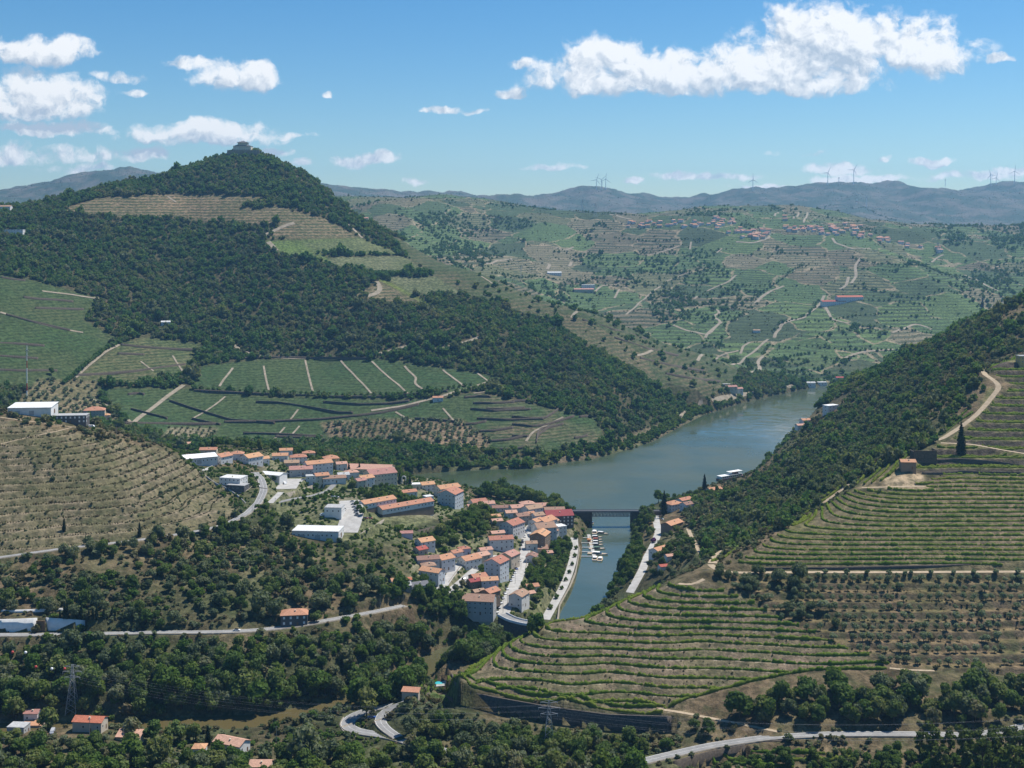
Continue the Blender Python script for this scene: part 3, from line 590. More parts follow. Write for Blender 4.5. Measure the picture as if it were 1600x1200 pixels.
# ------------------------------------------------------------------ water
def water_material():
    m, nt, b = nodes("river_water"); geo = N(nt, 'ShaderNodeNewGeometry'); pos = geo.outputs['Position']
    sp = N(nt, 'ShaderNodeSeparateXYZ'); L(nt, pos, sp.inputs[0])
    big = noise(nt, pos, 0.006, 3)
    silt = sstep(nt, sp.outputs[1], 700, 870, 1, 0)
    deep = mix(nt, sstep(nt, big.outputs[0], 0.4, 0.6), (0.050, 0.070, 0.038), (0.070, 0.086, 0.050))
    L(nt, mix(nt, silt, deep, (0.105, 0.085, 0.036)), b.inputs['Base Color'])
    b.inputs['IOR'].default_value = 1.45; b.inputs['Roughness'].default_value = 0.09
    st = vmth(nt, 'MULTIPLY', pos, (0.55, 0.22, 1)); w1 = noise(nt, st.outputs[0], 1.0, 3, 0.6); w2 = noise(nt, pos, 0.05, 2)
    calm = sstep(nt, w2.outputs[0], 0.38, 0.60, 0.25, 1.5); w3 = noise(nt, pos, 0.012, 4); wd = vmth(nt, 'LENGTH', vmth(nt, 'MULTIPLY', vmth(nt, 'SUBTRACT', pos, (190, 1330, 0)).outputs[0], (1.0, 0.62, 0)).outputs[0]); wind = sstep(nt, mth(nt, 'MULTIPLY_ADD', w3.outputs[0], -150, wd.outputs[1]), 10, 190, 1, 0); L(nt, mth(nt, 'ADD', sstep(nt, w3.outputs[0], 0.42, 0.62, 0.03, 0.10), mth(nt, 'MULTIPLY', wind, 0.30)), b.inputs['Roughness'])
    bp = N(nt, 'ShaderNodeBump'); bp.inputs['Distance'].default_value = 0.22; L(nt, mth(nt, 'MULTIPLY', w1.outputs[0], calm), bp.inputs['Height']); bp.inputs['Strength'].default_value = 0.42
    L(nt, bp.outputs[0], b.inputs['Normal'])
    return m
WX = np.arange(-330, 2700, 30.0); WY = np.arange(600, 2700, 30.0); gx, gy = np.meshgrid(WX, WY)
ii = (np.arange(len(WY)-1)[:, None]*len(WX)+np.arange(len(WX)-1)[None]).ravel()
tag(link_mesh("river", mesh_np("river", np.stack([gx, gy, gx*0], -1).reshape(-1, 3), np.stack([ii, ii+1, ii+1+len(WX), ii+len(WX)], 1), water_material())), kind='structure')
# ------------------------------------------------------------------ road surfaces
def flat_mat(name, col, col2=None, scale=0.8, rough=0.9, bump=0.0):
    m, nt, b = nodes(name); b.inputs['Roughness'].default_value = rough; b.inputs['Specular IOR Level'].default_value = 0.25
    geo = N(nt, 'ShaderNodeNewGeometry'); n = noise(nt, geo.outputs['Position'], scale, 5, 0.65)
    c2 = col2 or tuple(c*0.72 for c in col)
    L(nt, mix(nt, sstep(nt, n.outputs[0], 0.3, 0.7), col, c2), b.inputs['Base Color'])
    if bump:
        bp = N(nt, 'ShaderNodeBump'); bp.inputs['Distance'].default_value = bump; L(nt, n.outputs[0], bp.inputs['Height']); L(nt, bp.outputs[0], b.inputs['Normal'])
    return m
RM = {'asphalt': flat_mat("asphalt", (0.27, 0.265, 0.255), (0.20, 0.197, 0.19), 0.25), 'concrete': flat_mat("pale_paving", (0.45, 0.435, 0.405), (0.33, 0.315, 0.29), 0.22),
      'dirt': flat_mat("dirt", (0.42, 0.33, 0.225), (0.30, 0.235, 0.155), 0.4), 'pale': flat_mat("pale_dirt", (0.32, 0.27, 0.20), (0.20, 0.17, 0.12), 0.12), 'paint': flat_mat("road_paint", (0.75, 0.75, 0.72))}
def ribbon(R, w, lift=0.0, cols=2, level=True, off=0.0):
    d = np.gradient(R[:, :2], axis=0); d /= np.linalg.norm(d, axis=1)[:, None]+1e-9; nrm = np.stack([-d[:, 1], d[:, 0]], 1)
    vs = []
    for k in range(cols):
        o = (k/(cols-1)-0.5)*w+off; xy = R[:, :2]+nrm*o
        z = R[:, 2]+lift if level else height(xy[:, 0], xy[:, 1])+lift
        vs.append(np.c_[xy, z])
    V = np.stack(vs, 1).reshape(-1, 3); n = len(R)
    ii = (np.arange(n-1)[:, None]*cols+np.arange(cols-1)[None]).ravel()
    return V, np.stack([ii, ii+cols, ii+cols+1, ii+1], 1)
for (nm, kind, w, R) in ROADW:
    near = R[:, 1].mean() < 1350
    V, Q = ribbon(R, w, 0.05 if near else 0.55, 2 if near else 3, near)
    tag(link_mesh(nm, mesh_np(nm, V, Q[:, ::-1], RM[kind])), kind='structure')
    if kind == 'asphalt' and near and w >= 6:      # painted edge lines and a kerb on the valley side
        for s in (-1, 1):
            V, Q = ribbon(R, 0.16, 0.058, 2, True, s*(w/2-0.35)); tag(link_mesh("road_marking", mesh_np("road_marking", V, Q[:, ::-1], RM['paint'])), kind='structure')
        V, Q = ribbon(R, 0.14, 0.058, 2, True, 0.0); tag(link_mesh("road_marking", mesh_np("road_marking", V, Q[:, ::-1], RM['paint'])), kind='structure')
# ------------------------------------------------------------------ materials of built things
WALLM = {k: flat_mat("render_"+k, c, tuple(v*0.84 for v in c), 0.35, 0.9) for k, c in dict(white=(0.74,0.73,0.70), cream=(0.66,0.60,0.46), grey=(0.42,0.43,0.43), lilac=(0.60,0.56,0.62), yellow=(0.62,0.50,0.25),
         brown=(0.25,0.19,0.14), dark=(0.115,0.11,0.11), ochre=(0.50,0.36,0.14), beige=(0.55,0.47,0.37), blue=(0.56,0.60,0.63), teal=(0.30,0.45,0.47)).items()}
ROOFM = {}
for k, c in dict(orange=(0.47,0.235,0.145), pink=(0.47,0.26,0.20), brown=(0.33,0.205,0.145), red=(0.42,0.12,0.085), wine=(0.26,0.06,0.07), slate=(0.16,0.16,0.17), white=(0.72,0.72,0.70), grey=(0.42,0.42,0.41)).items():
    m, nt, b = nodes("roof_"+k); geo = N(nt, 'ShaderNodeNewGeometry'); oi = N(nt, 'ShaderNodeObjectInfo')
    n1 = noise(nt, geo.outputs['Position'], 1.3, 4, 0.7); n2 = noise(nt, geo.outputs['Position'], 0.22, 3, 0.6)
    ca = mix(nt, sstep(nt, n1.outputs[0], 0.3, 0.7), tuple(v*1.12 for v in c), tuple(v*0.72 for v in c)); ca = mix(nt, sstep(nt, n2.outputs[0], 0.52, 0.75, 0, 0.45), ca, tuple(v*0.55+0.02 for v in c))
    hv = N(nt, 'ShaderNodeHueSaturation'); L(nt, ca, hv.inputs['Color']); L(nt, mth(nt, 'MULTIPLY_ADD', oi.outputs['Random'], 0.35, 0.82), hv.inputs['Value']); L(nt, mth(nt, 'MULTIPLY_ADD', oi.outputs['Random'], 0.03, 0.485), hv.inputs['Hue'])
    L(nt, hv.outputs[0], b.inputs['Base Color']); b.inputs['Roughness'].default_value = 0.85; b.inputs['Specular IOR Level'].default_value = 0.2
    bp = N(nt, 'ShaderNodeBump'); bp.inputs['Distance'].default_value = 0.08; L(nt, n1.outputs[0], bp.inputs['Height']); L(nt, bp.outputs[0], b.inputs['Normal']); ROOFM[k] = m
def plain(name, col, rough=0.6, metal=0.0):
    m, nt, b = nodes(name); b.inputs['Base Color'].default_value = (*col, 1); b.inputs['Roughness'].default_value = rough; b.inputs['Metallic'].default_value = metal; return m
GLASS = plain("window_glass", (0.03, 0.035, 0.04), 0.12); FRAME = plain("window_frame", (0.70, 0.69, 0.66), 0.6); DOORM = plain("door_wood", (0.16, 0.09, 0.05), 0.6)
STONE = flat_mat("schist_wall", (0.135, 0.110, 0.085), (0.070, 0.058, 0.048), 0.9, 1.0, 0.15); STONE2 = flat_mat("pale_stone_wall", (0.33, 0.29, 0.23), (0.20, 0.175, 0.14), 0.7, 1.0, 0.12)
CONC = flat_mat("concrete", (0.45, 0.44, 0.41), (0.34, 0.33, 0.31), 0.5); STEEL = plain("painted_steel", (0.24, 0.24, 0.25), 0.55, 0.3); WHITEP = plain("white_paint", (0.80, 0.80, 0.78), 0.5); TYRE = plain("tyre_rubber", (0.02, 0.02, 0.02), 0.9)
# ------------------------------------------------------------------ houses
_wm = {}
def window_mesh(w, h):
    k = (round(w, 2), round(h, 2))
    if k not in _wm:
        b = MB(); t = 0.09
        b.box(-w/2, w/2, -0.05, 0.02, -h/2, -h/2+t); b.box(-w/2, w/2, -0.05, 0.02, h/2-t, h/2); b.box(-w/2, -w/2+t, -0.05, 0.02, -h/2+t, h/2-t); b.box(w/2-t, w/2, -0.05, 0.02, -h/2+t, h/2-t); nf = len(b.f)
        b.box(-w/2+t, w/2-t, -0.02, 0.01, -h/2+t, h/2-t)
        me = b.mesh("window", [FRAME, GLASS]); me.polygons.foreach_set('material_index', [0]*nf+[1]*(len(b.f)-nf)); _wm[k] = me
    return _wm[k]
_b = MB(); _b.box(-0.5, 0.5, -0.06, 0.02, 0, 2.1); DOOR_ME = _b.mesh("door", DOORM)
_b = MB(); _b.box(-0.35, 0.35, -0.35, 0.35, -1.2, 0.9).box(-0.42, 0.42, -0.42, 0.42, 0.9, 1.02); CHIM_ME = _b.mesh("chimney", WALLM['cream'])
_b = MB(); _b.box(-.6, .6, -.06, .02, -.75, .75).box(-.03, .03, -.09, -.06, -.7, .7); SHUT_ME = _b.mesh('shuttered_window', FRAME)
OBST = []      # ground already taken: (x, y, radius)
def house(rx, ry, h, Lx, W, ang, roof, wall, rcol, label, cat='house', name='house', group=None, slope=0.42, floors=None, chim=1, win=1, base=None, at=None, sides=(0, 1, 2, 3), wsp=3.1, ymin=0.0):
    p = at if at is not None else cast(rx, ry, h, ymin); a = math.radians(ang)
    if base is not None: p.z = base
    root = empty(name, p, a); tag(root, label, cat, group); OBST.append((p.x, p.y, max(Lx, W)*0.55, min(Lx, W)*0.5+1))
    hx, hy = Lx/2, W/2; dn = -4.5 if h > 3 else -2.5
    b = MB(); rise = hy*slope
    if roof == 'gable':
        b.poly([(-hx,-hy,dn),(hx,-hy,dn),(hx,hy,dn),(-hx,hy,dn),(-hx,-hy,h),(hx,-hy,h),(hx,hy,h),(-hx,hy,h),(-hx,0,h+rise),(hx,0,h+rise)],
               [(0,1,5,4),(2,3,7,6),(1,2,6,9,5),(3,0,4,8,7),(4,5,9,8),(6,7,8,9)])
    else: b.box(-hx, hx, -hy, hy, dn, h)
    b.build("wall", WALLM[wall], root)
    r = MB(); o = 0.45; t = 0.22; z0 = h-o*slope*0.6
    if roof == 'gable':
        top = [(-hx-o,-hy-o,z0),(hx+o,-hy-o,z0),(hx+o,0,h+rise),(-hx-o,0,h+rise),(hx+o,hy+o,z0),(-hx-o,hy+o,z0)]
        pts = [(x,y,z+t+0.05) for x,y,z in top]+[(x,y,z+0.05) for x,y,z in top]
        r.poly(pts, [(0,1,2,3),(3,2,4,5),(7,6,9,8),(8,9,11,10),(0,6,7,1),(5,4,10,11),(1,7,8,2),(2,8,10,4),(0,3,9,6),(3,5,11,9)])
    elif roof == 'hip':
        e = min(hy, hx*0.95)
        pts = [(-hx-o,-hy-o,z0),(hx+o,-hy-o,z0),(hx+o,hy+o,z0),(-hx-o,hy+o,z0),(-hx+e,0,h+rise),(hx-e,0,h+rise)]
        pts = [(x,y,z+t) for x,y,z in pts]+[(x,y,z0+0.02) for x,y,z in pts[:4]]
        r.poly(pts, [(0,1,5,4),(1,2,5),(2,3,4,5),(3,0,4),(0,6,7,1),(1,7,8,2),(2,8,9,3),(3,9,6,0),(9,8,7,6)])
    elif roof == 'shed':
        pts = [(-hx-o,-hy-o,h+0.1),(hx+o,-hy-o,h+0.1),(hx+o,hy+o,h+rise+0.4),(-hx-o,hy+o,h+rise+0.4)]; pts = pts+[(x,y,z-0.25) for x,y,z in pts]
        r.poly(pts, [(0,1,2,3),(7,6,5,4),(0,4,5,1),(1,5,6,2),(2,6,7,3),(3,7,4,0)])
    else:
        r.box(-hx-0.15, hx+0.15, -hy-0.15, hy+0.15, h, h+0.35); r.box(-hx+0.3, hx-0.3, -hy+0.3, hy-0.3, h+0.36, h+0.40)
    ro = r.build("roof", ROOFM[rcol], root)
    for k in range(chim):
        cx = (k+1)/(chim+1)*Lx-hx+0.6; cyy = -hy*0.45
        link_mesh("chimney", CHIM_ME, ro, (cx, cyy, h+rise*0.55 if roof in ('gable', 'hip') else h+0.5))
    if not win: return root
    fl = floors if floors is not None else max(1, int((h+0.3)/2.9)); fh = h/fl
    wm = SHUT_ME if wall == 'dark' and cat == 'house' else window_mesh(1.05, 1.25)
    for s, (ax, ay, ln, rot) in enumerate(((0, -hy, Lx, 0), (hx, 0, W, math.pi/2), (0, hy, Lx, math.pi), (-hx, 0, W, -math.pi/2))):
        if s not in sides: continue
        na = a+rot; nx, ny = math.sin(na), -math.cos(na)             # outward direction of this side
        if nx*(-p.x)+ny*(-p.y) < 0.05*math.hypot(p.x, p.y) and s != 0: continue
        n = max(1, int((ln-0.8)/wsp)); e = Vector((math.cos(rot), math.sin(rot), 0))
        for f in range(fl):
            for i in range(n):
                q = (i+0.5)/n*ln-ln/2
                if f == 0 and i == n//2 and s in (0, 1) and cat == 'house':
                    if s == 0 or n > 1:
                        link_mesh("door", DOOR_ME, root, Vector((ax, ay, 0.05))+e*q, rot); continue
                if random.random() < 0.08: continue
                link_mesh("window", wm, root, Vector((ax, ay, f*fh+fh*0.55))+e*q, rot)
    return root
H_ = [ # photo x, y of the middle of the roof at the eaves, eaves height, length, depth, turn, roof, wall, tile, label
 (291,693,4,12,8,10,'gable','cream','pink',"low house with faded pink roof at the foot of the dry hill"), (326,702,4,15,8,5,'gable','cream','orange',"long low orange roof just behind the white warehouse"),
 (348,712,6,13,11,55,'gable','white','orange',"left of two white gabled houses above the curving wall"), (371,708,6,11,9,5,'hip','white','orange',"orange hipped roof between two white gabled houses"), (393,713,7,16,12,50,'gable','white','orange',"right of two white gabled houses above the curving wall"),
 (438,711,5,14,9,8,'gable','white','orange',"orange roofed house between the gabled pair and the upper village"), (466,713,6,15,10,15,'hip','white','orange',"hipped orange roof with white gable among trees, upper village"), (456,722,4,13,9,8,'gable','beige','brown',"brown roofed low house above the pink roofed shed"),
 (470,732,5,20,11,12,'gable','grey','pink',"grey walled shed with pale pink gable roof beside the car park"), (497,723,9,24,11,28,'gable','white','orange',"white three storey house with rows of windows and long orange roof"), (517,715,9,14,12,20,'hip','yellow','orange',"yellow house with orange hip roof behind the three storey house"),
 (486,743,7,9,8,10,'flat','white','grey',"white cube house with balcony above the stone retaining wall"), (502,742,6,12,9,25,'gable','cream','orange',"cream house with orange roof next to the white cube house"), (522,746,4,20,9,15,'gable','white','brown',"long low house with brown roof and small windows below a lane"),
 (549,737,5,12,9,20,'hip','white','pink',"small white house with pink hip roof before the wine cellar"), (536,741,4,10,8,20,'gable','white','grey',"small house with pale grey roof left of the pink hip roof"),
 (571,746,7,13,10,40,'gable','white','orange',"two storey white and cream house with bright orange gable below the wine cellar"), (562,750,6,9,8,40,'gable','cream','pink',"cream gabled wing attached left of the bright orange gable"),
 (637,768,4,15,8,28,'gable','white','orange',"house with an open veranda on posts above the long terrace row"), (648,756,4,10,8,10,'flat','cream','white',"flat roofed cream box between a cypress and the river"), (667,756,6,13,10,25,'gable','white','orange',"white house with orange roof nearest the river left of the tall block"),
 (669,775,10,7,7,30,'flat','white','white',"narrow white tower block beside the terrace row end"), (686,762,5,16,9,25,'gable','white','pink',"pink roofed range joining onto the back of the tall block"),
 (747,783,5,15,11,25,'gable','white','orange',"white house with orange roof by the riverside trees"), (762,786,5,12,9,15,'gable','white','pink',"pale house with pink roof touching the riverside orange house"), (743,791,3,14,6,20,'shed','white','pink',"low lean-to with pink roof before the riverside orange house"), (787,792,4,22,8,12,'gable','white','brown',"long brown orange roof by the riverside tree line"),
 (774,806,4,8,7,20,'gable','cream','orange',"small cottage in the trees, upper of two orange gables"), (776,813,4,9,7,20,'gable','cream','pink',"small cottage in the trees, lower of two orange gables"),
 (635,832,3,9,6,10,'gable','lilac','pink',"little lilac house with pink roof high on the scrub slope"), (664,844,6,12,10,35,'gable','white','orange',"white house with orange roof and balcony above the red roofed annex"), (657,857,4,8,8,40,'gable','beige','red',"red roofed annex on the slope under the white balcony house"),
 (725,856,5,8,7,30,'hip','lilac','orange',"small lilac house with orange pyramid roof among terraces"), (782,841,8,19,10,12,'gable','white','orange',"white house with a row of windows over a dark porch roof"),
 (668,872,5,16,9,15,'gable','grey','brown',"grey house with brown roof left of the orange gabled house"), (669,882,4,10,8,15,'hip','grey','brown',"lower hipped wing in front of the grey brown-roofed house"), (694,871,8,12,11,40,'gable','white','orange',"white house with big orange roof at the head of the upper street"), (675,891,7,16,9,-28,'gable','blue','orange',"pale blue walled house with split orange roof beside the upper street"),
 (733,872,7,15,11,40,'gable','white','orange',"white house with orange roof between the two village streets"), (749,867,7,14,9,40,'gable','beige','pink',"pink roofed terrace house behind the white house of the two streets"), (776,876,13,14,13,62,'gable','blue','orange',"tall grey blue gabled house with orange roof above the main street"), (796,866,8,13,11,60,'gable','beige','pink',"beige house with pink roof just behind the tall grey gable"),
 (747,900,6,11,9,30,'gable','brown','orange',"dark house with orange roof beside a wine red lean-to"), (740,907,5,8,7,30,'gable','brown','wine',"small dark shed with wine red roof above the square"), (764,905,7,12,8,12,'gable','lilac','orange',"lilac house with orange roof at the foot of the tall gable"), (747,923,4,8,6,30,'gable','brown','brown',"low shed with brown roof behind the great grey gable"), (766,923,6,11,9,50,'gable','brown','orange',"orange gabled house just above the great grey gable"),
 (749,935,9,21,14,-8,'gable','grey','brown',"great grey rendered house with brown roof at the end of the main street"), (755,961,3,12,6,-5,'shed','teal','pink',"teal lean-to with pink roof under the great grey house"), (654,913,6,12,9,25,'gable','white','slate',"white modern house with dark slate roof by the cliff road end"), (621,906,4,9,6,20,'gable','white','orange',"small white house with orange roof left of the slate roof"), (635,905,3,6,5,20,'gable','white','red',"tiny red roofed store beside the slate roofed house"), (628,914,3,12,5,15,'shed','grey','grey',"low grey roofed shed left of the slate roofed house"),
 (807,792,6,12,10,20,'gable','white','pink',"white house with pink roof at the top of the main street"), (824,786,8,13,10,15,'hip','white','pink',"pink hipped roof highest in the cluster by the railway"), (832,793,9,16,11,35,'gable','white','brown',"white three storey house with balconies at the bend of the main street"), (846,789,5,14,9,10,'gable','beige','pink',"long pink roof behind the balconied house"), (815,805,6,11,9,25,'gable','beige','brown',"brown roofed house wedged at the street bend"),
 (872,803,9,24,17,12,'gable','dark','wine',"large hall with wine red roof and dark walls beside the bridge ramp"), (866,795,6,18,8,5,'gable','beige','brown',"brown roof just behind the wine red hall"), (852,812,9,17,13,50,'gable','white','orange',"orange roofed house with dormers between the wine red hall and brown roof"), (875,821,10,8,9,30,'flat','white','white',"white flat topped tower house above the quay trees"),
 (850,822,12,17,15,20,'gable','white','brown',"wide brown roofed block on the river side of the main street"), (844,834,12,16,13,72,'gable','brown','orange',"brown gable wall under an orange roof with four chimneys"), (830,848,5,9,7,10,'gable','white','brown',"low white annex with brown roof below the brown gable"), (844,847,5,9,7,10,'hip','beige','orange',"small rounded orange roof against the brown gable"), (845,856,4,11,7,5,'shed','beige','brown',"lean-to with brown roof at the base of the brown gable"),
 (800,817,9,17,14,55,'gable','white','orange',"big house with patched orange roof above the parked cars"), (777,832,4,11,7,20,'gable','beige','pink',"low pink roof behind the porch house"), (831,868,5,10,8,78,'gable','white','brown',"white cottage with arched gable below the main street"), (855,863,4,8,6,20,'gable','beige','pink',"small pink roofed store in the trees above the quay"),
 (811,928,8,13,10,65,'gable','white','brown',"white gabled house alone on the river side of the street end"), (831,915,3,9,7,20,'gable','white','orange',"small orange roof in the gardens above the quay"), (827,926,3,7,6,30,'gable','white','pink',"tiny pink roof tucked behind the lone white gable"),
 (1052,786,6,14,11,35,'hip','white','orange',"white house with orange hip roof beside the great cypress across the water"), (1069,780,5,14,8,40,'gable','white','orange',"long orange roof behind the cypress house"), (1073,787,5,10,8,40,'gable','blue','brown',"blue grey house with brown roof right of the cypress house"), (1050,817,5,19,10,50,'gable','brown','orange',"long steep orange roof by the fork of the lane across the water"), (1116,764,4,14,8,30,'gable','cream','orange',"cottage with pale orange roof below the wooded hill near the ship"), (1031,858,4,15,10,45,'gable','white','orange',"orange roof beside the purple flowering bush"), (1046,868,3,6,5,20,'gable','white','pink',"tiny pink roofed hut under the lane across the water"),(1036,884,3,6,5,20,'gable','white','red',"tiny red roof by the lower lane across the water"),
 (460,957,6.5,16,11,8,'hip','dark','orange',"dark walled house with orange hip roof beside the cliff road"), (141,1124,5,15,8,-6,'gable','beige','red',"long red orange roofed house by the brown river bank"), (51,1112,5,7.5,6,0,'gable','white','pink',"white cottage with pink roof at the lower left"), (29,1133,4,9,7,-5,'flat','grey','grey',"grey flat roofed store at the lower left edge"), (203,1148,3,12,6,-4,'shed','beige','pink',"low pink roof half hidden by olive trees at lower left"), (362,1158,4.5,16,9,-24,'gable','white','pink',"white gabled house with pink roof beside the brown river"), (312,1166,3.5,6,6,0,'hip','white','orange',"small orange roof below the cypress at the bottom left"), (53,1130,3,10,6,0,'shed','beige','orange',"orange lean-to between the white cottage and a tree"), (408,1193,4,10,8,0,'gable','beige','pink',"pink roof cut off at the bottom edge"),
 (148,640,10,24,17,14,'hip','beige','orange',"three storey orange roofed house on top of the dry hill"), (166,648,5,9,8,14,'hip','beige','orange',"small orange roofed wing right of the hilltop house"), (113,648,6,24,12,6,'flat','dark','grey',"dark open shed between the warehouse and the hilltop house"), (76,638,5,12,10,6,'flat','grey','white',"small grey annex at the end of the hilltop warehouse"),
 (684,621,4,13,8,8,'gable','white','orange',"small white house with orange roof among the vineyards across the river"), (1418,721,5,10,7,-5,'gable','brown','orange',"stone hut with red orange roof on the terraced hill"), (642,1079,2.6,9,4,-10,'shed','beige','orange',"red roofed pool house at the edge of the pool garden"), (1598,556,6,8,9,0,'flat','ochre','grey',"ochre house cut by the right edge of the picture"),
 (1142,604,6,18,10,10,'gable','cream','pink',"pink roofed house on the far bank below the terraces"), (1135,600,4,12,7,5,'flat','dark','grey',"dark flat shed on the far bank below the terraces"), (1153,607,6,14,9,15,'gable','white','pink',"white house on the far river bank beside the road"), (1298,633,7,15,9,30,'flat','white','white',"white boxy house at the water's edge under the wooded hill"), (1258,656,4,10,7,20,'gable','white','orange',"boathouse with orange roof at the foot of the wooded hill"), (1252,664,3,12,6,20,'gable','white','pink',"low pink roof below the boathouse"), (1265,598,5,18,9,5,'gable','white','grey',"pale house on the far bank at the river bend"), (1284,597,4,16,8,5,'flat','white','white',"white terrace building at the far river bend"), (1312,590,6,14,9,0,'gable','white','red',"red roofed house behind trees at the far bend"),
 (1327,464,8,60,16,8,'gable','white','red',"long estate building with red orange roof across the valley"), (1302,471,7,56,13,8,'gable','white','red',"lower estate wing with red orange roof across the valley"), (919,445,8,32,14,5,'flat','white','white',"white winery block in the far vineyards"), (912,452,7,48,12,5,'gable','beige','pink',"pale pink roofed winery shed below the white block"), (866,426,6,36,13,5,'gable','white','white',"pale farm building beside a bend in a far track"), (1182,517-1,4,14,8,0,'gable','white','brown',"small farmhouse in the vineyards across the valley"),
 (798,800,5,10,8,15,'gable','white','pink',"small pink roof at the left end of the row above the street bend"),(826,803,7,10,9,30,'gable','cream','orange',"narrow cream house squeezed in front of the balconied house"),(840,804,8,10,9,30,'gable','white','brown',"narrow white house between the balconied house and the wine red hall"),(838,813,8,11,9,50,'gable','white','orange',"white house with orange roof facing the street bend"),(862,813,6,10,8,40,'gable','beige','pink',"pink roofed house right against the wine red hall"),(861,829,8,9,9,50,'gable','white','brown',"narrow brown roofed house at the back of the wide brown block"),
 (447,703,5,12,8,10,'gable','white','orange',"orange roof at the tree belt behind the upper village, left of two"),(482,707,5,12,8,15,'hip','cream','orange',"orange hip roof at the tree belt behind the upper village, right of two"),(533,724,6,10,8,20,'gable','white','pink',"small pink roofed house beside the yellow house"),(410,716,5,11,8,25,'gable','white','orange',"small orange roofed house left of the upper car park"),(712,862,5,9,7,40,'gable','white','orange',"small orange roofed house above the head of the upper street"),(758,858,5,10,7,25,'gable','white','pink',"small white house below the porch house"),
 (22,359,6,32,10,0,'flat','white','white',"white farm building in the wood at the left edge"), (7,323,8,24,12,0,'gable','white','brown',"white house on the wooded shoulder at the left edge"), (259,503,4,13,8,15,'gable','white','white',"white hut alone in the dark wood"), (570,341,5,13,8,0,'gable','cream','pink',"small hut on the wooded ridge slope"),
]
for r in H_:
    rx, ry, h, Lx, W, ang, roof, wall, tile, lab = r
    far = ry < 520 or (ry < 670 and rx > 900 and rx < 1400)
    house(*r, chim=4 if 'four chimneys' in lab else (0 if h < 4 or roof == 'flat' else 1), win=0 if h <= 3 else 1, wsp=3.1 if not far else 4.5)
# rows, halls and special buildings
house(589,782,7,31,10,42,'gable','white','orange',"upper white terrace row with orange roof and three chimneys",'terrace row','terrace_row',chim=3,floors=2)
house(633,788,7,50,10,40,'gable','white','orange',"long lower white terrace row with orange roof and five chimneys",'terrace row','terrace_row',chim=5,floors=2)
house(704,769,13,18,17,68,'gable','blue','orange',"tall four storey pale block with orange roof in the village",'apartment block','apartment_block',chim=2,floors=4)
house(699,761,12,22,12,35,'gable','white','orange',"orange roof range behind the tall pale block",'apartment block','apartment_block',chim=2,floors=4)
house(594,738,11,26,17,30,'gable','cream','pink',"big pale yellow block with pink gable roof near the chapel",'apartment block','apartment_block',chim=2,floors=3)
house(566,730,5,58,20,-8,'gable','cream','pink',"very wide low wine cellar with pink roof behind two cypresses",'wine cellar','wine_cellar',chim=0,slope=0.3,win=1)
house(304,713,5,34,20,28,'gable','white','white',"white roofed warehouse below the dry terraced hill",'warehouse','warehouse',chim=0,slope=0.18)
house(52,634,6,33,22,6,'shed','white','white',"white warehouse with broad flat roof on top of the dry hill",'warehouse','warehouse',chim=0,slope=0.1,win=0)
house(427,740,5,20,12,-22,'gable','white','white',"white roofed open shed beside the road bend",'shed','shed',chim=0,slope=0.22,win=0)
house(497,826,6,34,17,-5,'flat','white','white',"wide white flat roofed hall at the end of the car park",'hall','hall',chim=0,floors=1)
house(523,791,5,13,12,-5,'flat','white','grey',"white shop with grey roof beside the car park",'shop','shop',chim=0)
house(365,745,6,18,13,-15,'flat','white','white',"white modern villa with roof terrace by the road bend",'villa','villa',chim=1,floors=2)
house(372,757,4,15,9,-15,'flat','dark','grey',"dark lower floor of the modern villa above a stone wall",'villa','villa_wing',chim=0,floors=1)
_p = cast(380,240); _p.z += 5; t = house(380,238,9,34,22,0,'hip','cream','slate',"mansion with stepped roofs on the very top of the big hill",'mansion','mansion',chim=2,floors=2,at=_p)
b = MB(); b.box(-9, 9, -7, 7, 9, 16); b.build("upper_storey", WALLM['cream'], t); b = MB(); b.poly([(-11,-9,16),(11,-9,16),(11,9,16),(-11,9,16),(0,0,20)], [(0,1,4),(1,2,4),(2,3,4),(3,0,4),(3,2,1,0)]); b.build("upper_roof", ROOFM['slate'], t)
b = MB(); b.box(-28, 34, -14, -12, -14, 1); b.build("terrace_wall", STONE2, t)
for t in [o for o in list(COL.objects) if o.name.startswith('terrace_row')]:
    Lx = 31 if 'upper' in t['label'] else 50; MB().box(-Lx/2-.06, Lx/2+.06, -5.08, 5.08, -4, 3.1).build("ground_floor", WALLM['brown'], t)
for t in [o for o in list(COL.objects) if o.name.split('.')[0] in ('warehouse', 'hall')]:      # loading doors, gutters and roof vents
    w_ = [c for c in t.children if c.name.startswith('wall')][0]; xs = [v.co for v in w_.data.vertices]; hx = max(v.x for v in xs); hy = max(v.y for v in xs); hh = min(v.z for v in xs if v.z > 0)
    for k in (-.55, .1): MB().box(k*hx-1.9, k*hx+1.9, -hy-.08, -hy-.01, 0, min(3.6, hh-.6)).build("loading_door", ROOFM['grey'], t)
    MB().box(-hx, hx, -hy-.62, -hy-.5, hh-.25, hh-.08).build("gutter", STEEL, t); MB().box(hx+.01, hx+.07, -1.6, 1.6, 0, min(3.4, hh-.6)).build("loading_door", DOORM, t)
# ruined walls beside the stone hut
p = cast(1443,716); t = empty("ruin", p); tag(t, "roofless dark stone ruin behind the terraced hill hut", "ruin"); b = MB(); b.box(-8,8,-4,-3.3,-3,6).box(-8,-7.3,-3.3,5,-3,5.2).box(7.3,8,-3.3,5,-3,6.5).box(-7.3,7.3,4.3,5,-3,4.4).box(-1,-0.4,-3.3,4.3,-3,4); b.build("stone_wall", STONE, t)
